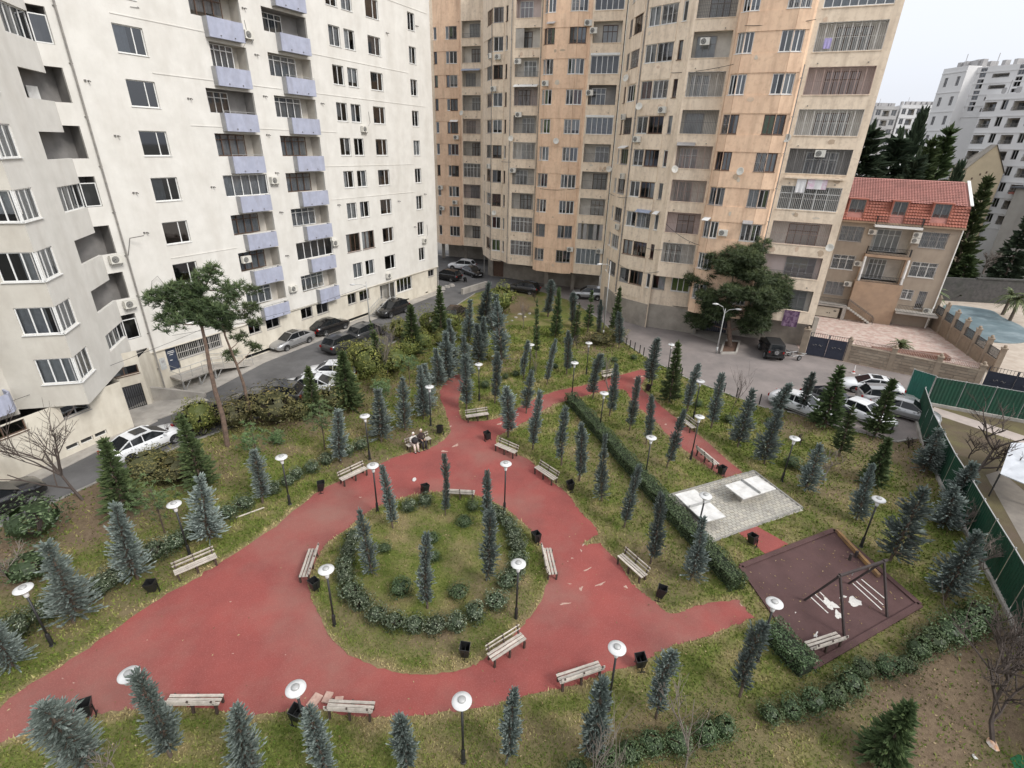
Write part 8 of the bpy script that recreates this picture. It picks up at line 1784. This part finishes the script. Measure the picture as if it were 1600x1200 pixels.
    for sg in (-1, 1):
        hl.add([(xf[0] - .25, sg * (xf[3] + .03), xf[2] - .02), (xf[0] + .02, sg * xf[3] * .85, xf[2] - .06), (xf[0] + .05, sg * xf[3] * .6, xf[2] - .14), (xf[0] - .02, sg * (xf[3] + .01), xf[2] - .18)], [(0, 1, 2, 3), (3, 2, 1, 0)]); x1 = S['body'][1]
        tl.obox((x1[0] - .13, sg * x1[3] * .98 - (.2 if sg > 0 else 0), x1[2] - .28), (.1, 0, 0), (0, .2, 0), (0, 0, .2))
    tr.obox((xf[0] + .03, -xf[3] * .55, xf[1] + .12), (.06, 0, 0), (0, xf[3] * 1.1, 0), (0, 0, .16)); tr.obox((xf[0] - 4.5 * S['L'] / 4.7 - .1, -.3, .55), (.03, 0, 0), (0, .6, 0), (0, 0, .12))
    mir = MB()
    for sg in (-1, 1): mir.box((.85, sg * 1.0, 1.05 if kind == 'sedan' else 1.15), (.12, .2, .13))
    dl = MB()
    for sg in (-1, 1):
        for xx in (-1.0, .02, .98): 
            bz, bw = belt(xx); dl.bar((xx, sg * bw / .84 * 1.002, .35), (xx, sg * bw / .84 * .965, bz - .08), .012, .012)
        dl.bar((-1.0, sg * .935 if kind != 'sedan' else sg * .905, .36), (.98, sg * .935 if kind != 'sedan' else sg * .905, .36), .03, .05)
        for xx in (-.35, .62): dl.box((xx, sg * (.925 if kind != 'sedan' else .895), .86 if kind == 'sedan' else .93), (.16, .03, .03))
    ty, ri = MB(), MB(); wr = S['wr']; prof = [(wr * .62, -.1), (wr * .92, -.105), (wr, -.07), (wr, .07), (wr * .92, .105), (wr * .62, .1)]; ty.lathe(prof, n=20); ri.lathe([(wr * .64, .085), (wr * .55, .07), (wr * .15, .09), (0, .1)], n=20); ri.lathe([(0, -.1), (wr * .15, -.09), (wr * .55, -.07), (wr * .64, -.085)], n=20)
    for M_ in (ty, ri): M_.v = [(x, z, y) for x, y, z in M_.v]
    for k in range(5): a = 6.283 * k / 5; ri.bar((0, .095, 0), (wr * .58 * math.cos(a), .085, wr * .58 * math.sin(a)), .06, .02); ri.bar((0, -.095, 0), (wr * .58 * math.cos(a), -.085, wr * .58 * math.sin(a)), .06, .02)
    ar = MB()
    for x in S['wheels']:
        for sg in (-1, 1):
            hw = .905 if kind == 'sedan' else .935; pts = [(x + (wr + .07) * math.cos(math.pi * k / 10), sg * hw, wr + .0 + (wr + .07) * math.sin(math.pi * k / 10)) for k in range(11)]
            ar.add(pts + [(x, sg * (hw + .001), wr)], [((k, k + 1, 11) if sg < 0 else (k + 1, k, 11)) for k in range(10)]); ar.add(pts + [(x, sg * (hw + .001), wr)], [((k + 1, k, 11) if sg < 0 else (k, k + 1, 11)) for k in range(10)])
    return b, rb, gl, hl, tl, tr, mir, dl, ty, ri, ar, S
CM_ = {}
def npl(kind):
    S = SHAPES[kind]['body']; mb = MB(); mb.obox((S[-1][0] + .012, -.26, S[-1][1] + .06), (.015, 0, 0), (0, .52, 0), (0, 0, .11)); return mb.mesh('number_plate', M['headl'])
def car(p, heading, kind, col, label, z=0.0, sunroof=False):
    if kind not in CM_: CM_[kind] = car_meshes(kind)
    b, rb, gl, hl, tl, tr, mir, dl, ty, ri, ar, S = CM_[kind]; o = empty('parked_car', (p.x, p.y, z), heading, label, 'car', 'parked cars'); key = (kind, col)
    if key not in CM_:
        CM_[key] = [('body', b.mesh('body', [PT[col], M['trim']], smooth=True)), ('roof', rb.mesh('roof', PT[col])), ('door_mirror', mir.mesh('door_mirror', PT[col]))]
        if ('c', kind) not in CM_: CM_[('c', kind)] = [(k.rstrip('_'), q.mesh(k, M['cglass'])) for k, q in gl.items()] + [('headlight', hl.mesh('headlight', M['headl'])), ('tail_light', tl.mesh('tail_light', M['taill'])), ('number_plate', npl(kind)), ('grille_and_plate', tr.mesh('grille', M['trim'])), ('door_trim', dl.mesh('door_trim', M['trim'])), ('wheel_arch', ar.mesh('wheel_arch', M['trim'])), ('t', ty.mesh('tyre', M['tyre'], smooth=True)), ('r', ri.mesh('rim', M['rim']))]
    for n, me in CM_[key]: link(n, me, o)
    for n, me in CM_[('c', kind)]:
        if n in 'tr': continue
        link(n, me, o)
    tyre, rim = CM_[('c', kind)][-2][1], CM_[('c', kind)][-1][1]
    for x in S['wheels']:
        for sg in (-1, 1):
            w_ = link('wheel', tyre, o, (x, sg * (.82 if kind == 'sedan' else .85), S['wr'])); link('rim', rim, w_)
    if sunroof: mb = MB(); r_ = S['roof']; mb.obox((r_[2][0] - .25, -.42, r_[2][1] + .028), (.75, 0, -.01), (0, .84, 0), (0, 0, .02)); mb.build('sunroof', M['cglass'], o)
    return o
def between(a, b, z=0): A, B = G(*a, z), G(*b, z); return A.lerp(B, .5), math.atan2((B - A).y, (B - A).x)
rd = math.atan2(WU.y, WU.x)
def on_road(px, py, flip=False, dz=0): return G(px, py), rd + (math.pi if flip else 0)
p, h = on_road(462, 541, True); car(p + Vector((-.35, .2, 0)), h, 'sedan', 'silver', 'silver sedan parked along the white block facing the camera', sunroof=True)
p, h = on_road(520, 519, False); car(p + Vector((-.35, .2, 0)), h, 'coupe', 'black', 'black coupe suv parked behind the silver sedan')
p, h = on_road(614, 491, True); car(p, h, 'suv', 'black', 'black suv parked at the grey entrance stair')
car(G(538, 545), rd, 'suv', 'grey', 'dark suv half hidden by yellow shrubs, nearer the silver sedan'); car(G(575, 527), rd, 'suv', 'grey', 'dark suv half hidden by yellow shrubs, nearer the street lamp')
car(G(520, 590), rd + R(118), 'sedan', 'white', 'white sedan parked nose to the road behind shrubs, right one'); car(G(484, 612), rd + R(118), 'sedan', 'white', 'white sedan with sunroof parked nose to the road behind shrubs, left one', sunroof=True)
car(G(432, 628), rd + R(118), 'suv', 'grey', 'dark grey car behind the rusty shrub'); car(G(400, 640), rd + R(118), 'suv', 'black', 'black car right of the pine trunk'); car(G(330, 662), rd + R(8), 'suv', 'black', 'black suv behind the tall pine trunk'); car(G(230, 702), rd, 'sedan', 'white', 'white sedan with sunroof at the left road edge', sunroof=True); car(G(-8, 800), rd, 'suv', 'black', 'black car cut by the left frame edge')
car(G(722, 421), R(165), 'suv', 'white', 'white suv parked before the far undercroft'); car(G(738, 430), R(-55), 'sedan', 'black', 'black car parked beside the white suv at the far end'); car(G(699, 437), R(150), 'suv', 'black', 'black car peeping past the corner of the white block'); car(G(712, 498), R(80), 'suv', 'black', 'black car behind the first spruces of the grove'); car(G(818, 457), R(155), 'suv', 'black', 'black car behind the leafless red shrub at the far end')
car(G(918, 466), R(172), 'suv', 'silver', 'silver suv parked before the dark undercroft of the orange block')
car(G(1248, 642), R(-50), 'sedan', 'white', 'white car parked nose to the lawn behind two small spruces'); car(G(1358, 612), R(160), 'sedan', 'white', 'white sedan with dark roof parked along the sandstone wall', sunroof=True); car(G(1385, 634), R(-14), 'suv', 'silver', 'silver wagon between the white sedans'); car(G(1344, 654), R(-60), 'sedan', 'white', 'white car parked nose to the lawn between dark firs'); car(G(1410, 650), R(-40), 'sedan', 'silver', 'pale car beside the fence corner'); car(G(1297, 636), R(-55), 'sedan', 'grey', 'dark car hidden behind the left dark fir')
# boxy jeep with spare wheel
jp = G(1211, 561); jz = math.atan2(.9, .25)
j = empty('jeep', (jp.x, jp.y + 1.2, 0), R(78), 'black boxy jeep with spare wheel seen from behind', 'car', 'parked cars')
mb = MB(); mb.box((0, 0, .88), (3.9, 1.6, .62)); mb.box((1.35, 0, 1.12), (1.2, 1.45, .2)); mb.build('body', PT['black'], j, bevel=.05); mb = MB(); mb.add([(-1.95, -.78, 1.19), (.75, -.78, 1.19), (.75, .78, 1.19), (-1.95, .78, 1.19), (-1.88, -.70, 1.80), (.42, -.70, 1.80), (.42, .70, 1.80), (-1.88, .70, 1.80)], [(0, 1, 5, 4), (1, 2, 6, 5), (2, 3, 7, 6), (3, 0, 4, 7), (4, 5, 6, 7)]); mb.build('hardtop', M['trim'], j, bevel=.04)
mb = MB(); mb.add([(-1.955, -.55, 1.27), (-1.955, .55, 1.27), (-1.90, .52, 1.72), (-1.90, -.52, 1.72)], [(3, 2, 1, 0)]); mb.build('rear_window', M['cglass'], j)
for sg in (-1, 1):
    mb = MB(); mb.quad((-1.7, sg * .785, 1.25), (.55, sg * .785, 1.25), (.4, sg * .72, 1.72), (-1.7, sg * .72, 1.72)); mb.build('side_window', M['cglass'], j); mb = MB(); mb.box((-1.97, sg * .66, .98), (.04, .14, .2)); mb.build('tail_light', M['taill'], j); mb = MB(); mb.box((1.2, sg * .86, .92), (1.0, .2, .08)); mb.box((-1.2, sg * .86, .92), (1.0, .2, .08)); mb.build('fender', M['trim'], j)
if 'suv' not in CM_: CM_['suv'] = car_meshes('suv')
tyre, rim = CM_[('c', 'suv')][-2][1], CM_[('c', 'suv')][-1][1]
for x in (-1.25, 1.25):
    for sg in (-1, 1): w_ = link('wheel', tyre, j, (x, sg * .78, .38), scale=(1.08, 1.3, 1.08)); link('rim', rim, w_)
w_ = link('spare_wheel', tyre, j, (-2.05, 0, 1.02), (0, 0, R(90)), (.95, .95, .95)); link('rim', rim, w_); mb = MB(); mb.box((-2.0, 0, .55), (.14, 1.65, .18)); mb.build('bumper', M['trim'], j)
# small trailer beside the jeep, traffic cone
t_ = empty('trailer', G(1240, 560), R(20), 'small tubular trailer frame beside the jeep', 'trailer'); mb = MB(); mb.tube([(-.8, -.5, .5), (.8, -.5, .5), (.8, .5, .5), (-.8, .5, .5), (-.8, -.5, .5)], .04, 6); mb.tube([(.8, 0, .5), (1.6, 0, .35)], .04, 6); mb.tube([(-.8, -.5, .5), (-.8, -.5, .9), (-.8, .5, .9), (-.8, .5, .5)], .03, 6); mb.build('frame', M['metal'], t_); 
for sg in (-1, 1): w_ = link('wheel', tyre, t_, (0, sg * .62, .28), scale=(.75, .6, .75)); link('rim', rim, w_)
c_ = empty('traffic_cone', G(1333, 583), 0, 'white and red traffic cone beside the white sedan', 'cone'); mb = MB(); mb.lathe([(.2, 0), (.2, .03), (.12, .04), (.075, .35), (.03, .8), (0, .82)], n=12); mb.build('cone', surf('white_plastic', (.65, .62, .6), (.6, .56, .54), 5, .5, coord='Object'), c_); mb = MB(); mb.lathe([(.112, .12), (.095, .26)], n=12); mb.build('band', surf('red_band', (.5, .06, .04), (.45, .05, .04), 5, .5, coord='Object'), c_)
# ------------------------------------------------------------------ street lamps, posts, cables, tree pit
def street_lamp(base, top, label, arms):
    g, h = upright(base, top); o = empty('street_lamp', (g.x, g.y, 0), 0, label, 'street lamp'); mb = MB(); mb.tube([(0, 0, 0), (0, 0, h * .5), (0, 0, h)], [.075, .06, .045], 8); mb.tube([(0, 0, 0), (0, 0, .7)], .1, 8); mb.build('pole', M['metal'], o, smooth=True)
    for dx, dy, L_, up in arms:
        d = Vector((dx, dy, 0)).normalized(); a = Vector((0, 0, h - .5)); e = a + d * L_ + Vector((0, 0, up)); mb = MB(); mb.tube([a, a + d * L_ * .35 + Vector((0, 0, up * .75)), e], .03, 6); mb.build('arm', M['metal'], o); mb = MB(); mb.tube([e - d * .08, e + d * .15, e + d * .5], [.05, .11, .06], 8); hd = mb.build('lamp_head', M['lampw'], o, smooth=True)
street_lamp((1119, 552), (1131, 482), 'white double armed street lamp on the right street', [(1, -.2, 1.0, .55), (-1, .2, .8, .9)])
street_lamp((579, 516), (574, 440), 'grey single armed street lamp along the left road', [(-1, -.3, 1.2, .25)]); street_lamp((942, 525), (948, 408), 'grey street lamp standing before the orange block plinth', [(-1, -.5, 1.2, .3)])
for i, (px, py) in enumerate(((978, 541), (984, 545), (991, 549), (999, 553), (1005, 557), (1050, 578), (1062, 584), (1131, 614), (1150, 622), (1186, 632), (1391, 678), (1064, 590))):
    g = G(px, py); o = empty('bollard', (g.x, g.y, 0), 0, 'thin black bollard at the street edge of the park, %s from the far end' % ORD[i], 'bollard', 'black street bollards'); mb = MB(); mb.tube([(0, 0, 0), (0, 0, .95), (0, 0, 1.0)], [.05, .05, .02], 8); mb.build('shaft', M['black'], o)
pit = empty('tree_pit', G(1142, 545), 0, 'square concrete kerb round the foot of the big pine', 'kerb'); pc = [G(1126, 553), G(1150, 553), G(1155, 535), G(1132, 533)]
for i in range(4): mb = MB(); mb.bar(pc[i] + Vector((0, 0, .1)), pc[(i + 1) % 4] + Vector((0, 0, .1)), .18, .24); mb.build('kerb_side', M['conc'], pit, pit.location)
mb = MB(); mb.poly([(q.x, q.y, .05) for q in pc]); mb.build('soil', surf('reddish_soil', (.15, .085, .06), (.11, .07, .05), 4, .95), pit, pit.location)
mb = MB(); mb.poly([(q.x, q.y, .02) for q in (G(1078, 522), G(1100, 512), G(1136, 524), G(1136, 541))]); S_(mb.build('garage_apron', M['conc']))
def wire(a, b, sag, label):
    a, b = Vector(a), Vector(b); o = empty('overhead_cable', a, 0, label, 'cable'); mb = MB(); n = 14; mb.tube([a.lerp(b, i / n) - Vector((0, 0, sag * 4 * (i / n) * (1 - i / n))) for i in range(n + 1)], .014, 4); mb.build('wire', M['iron_k'], o, o.location)
wire(f0.p(1, 3, 5.2), fm.p(-3.0, 1.2, 4.6), .4, 'thin black cable sagging across the corner of the white block'); g = G(579, 516); wire((g.x, g.y, 5.0), fm.p(-5.5, .3, 4.4), .5, 'thin cable from the left street lamp to the white wall')
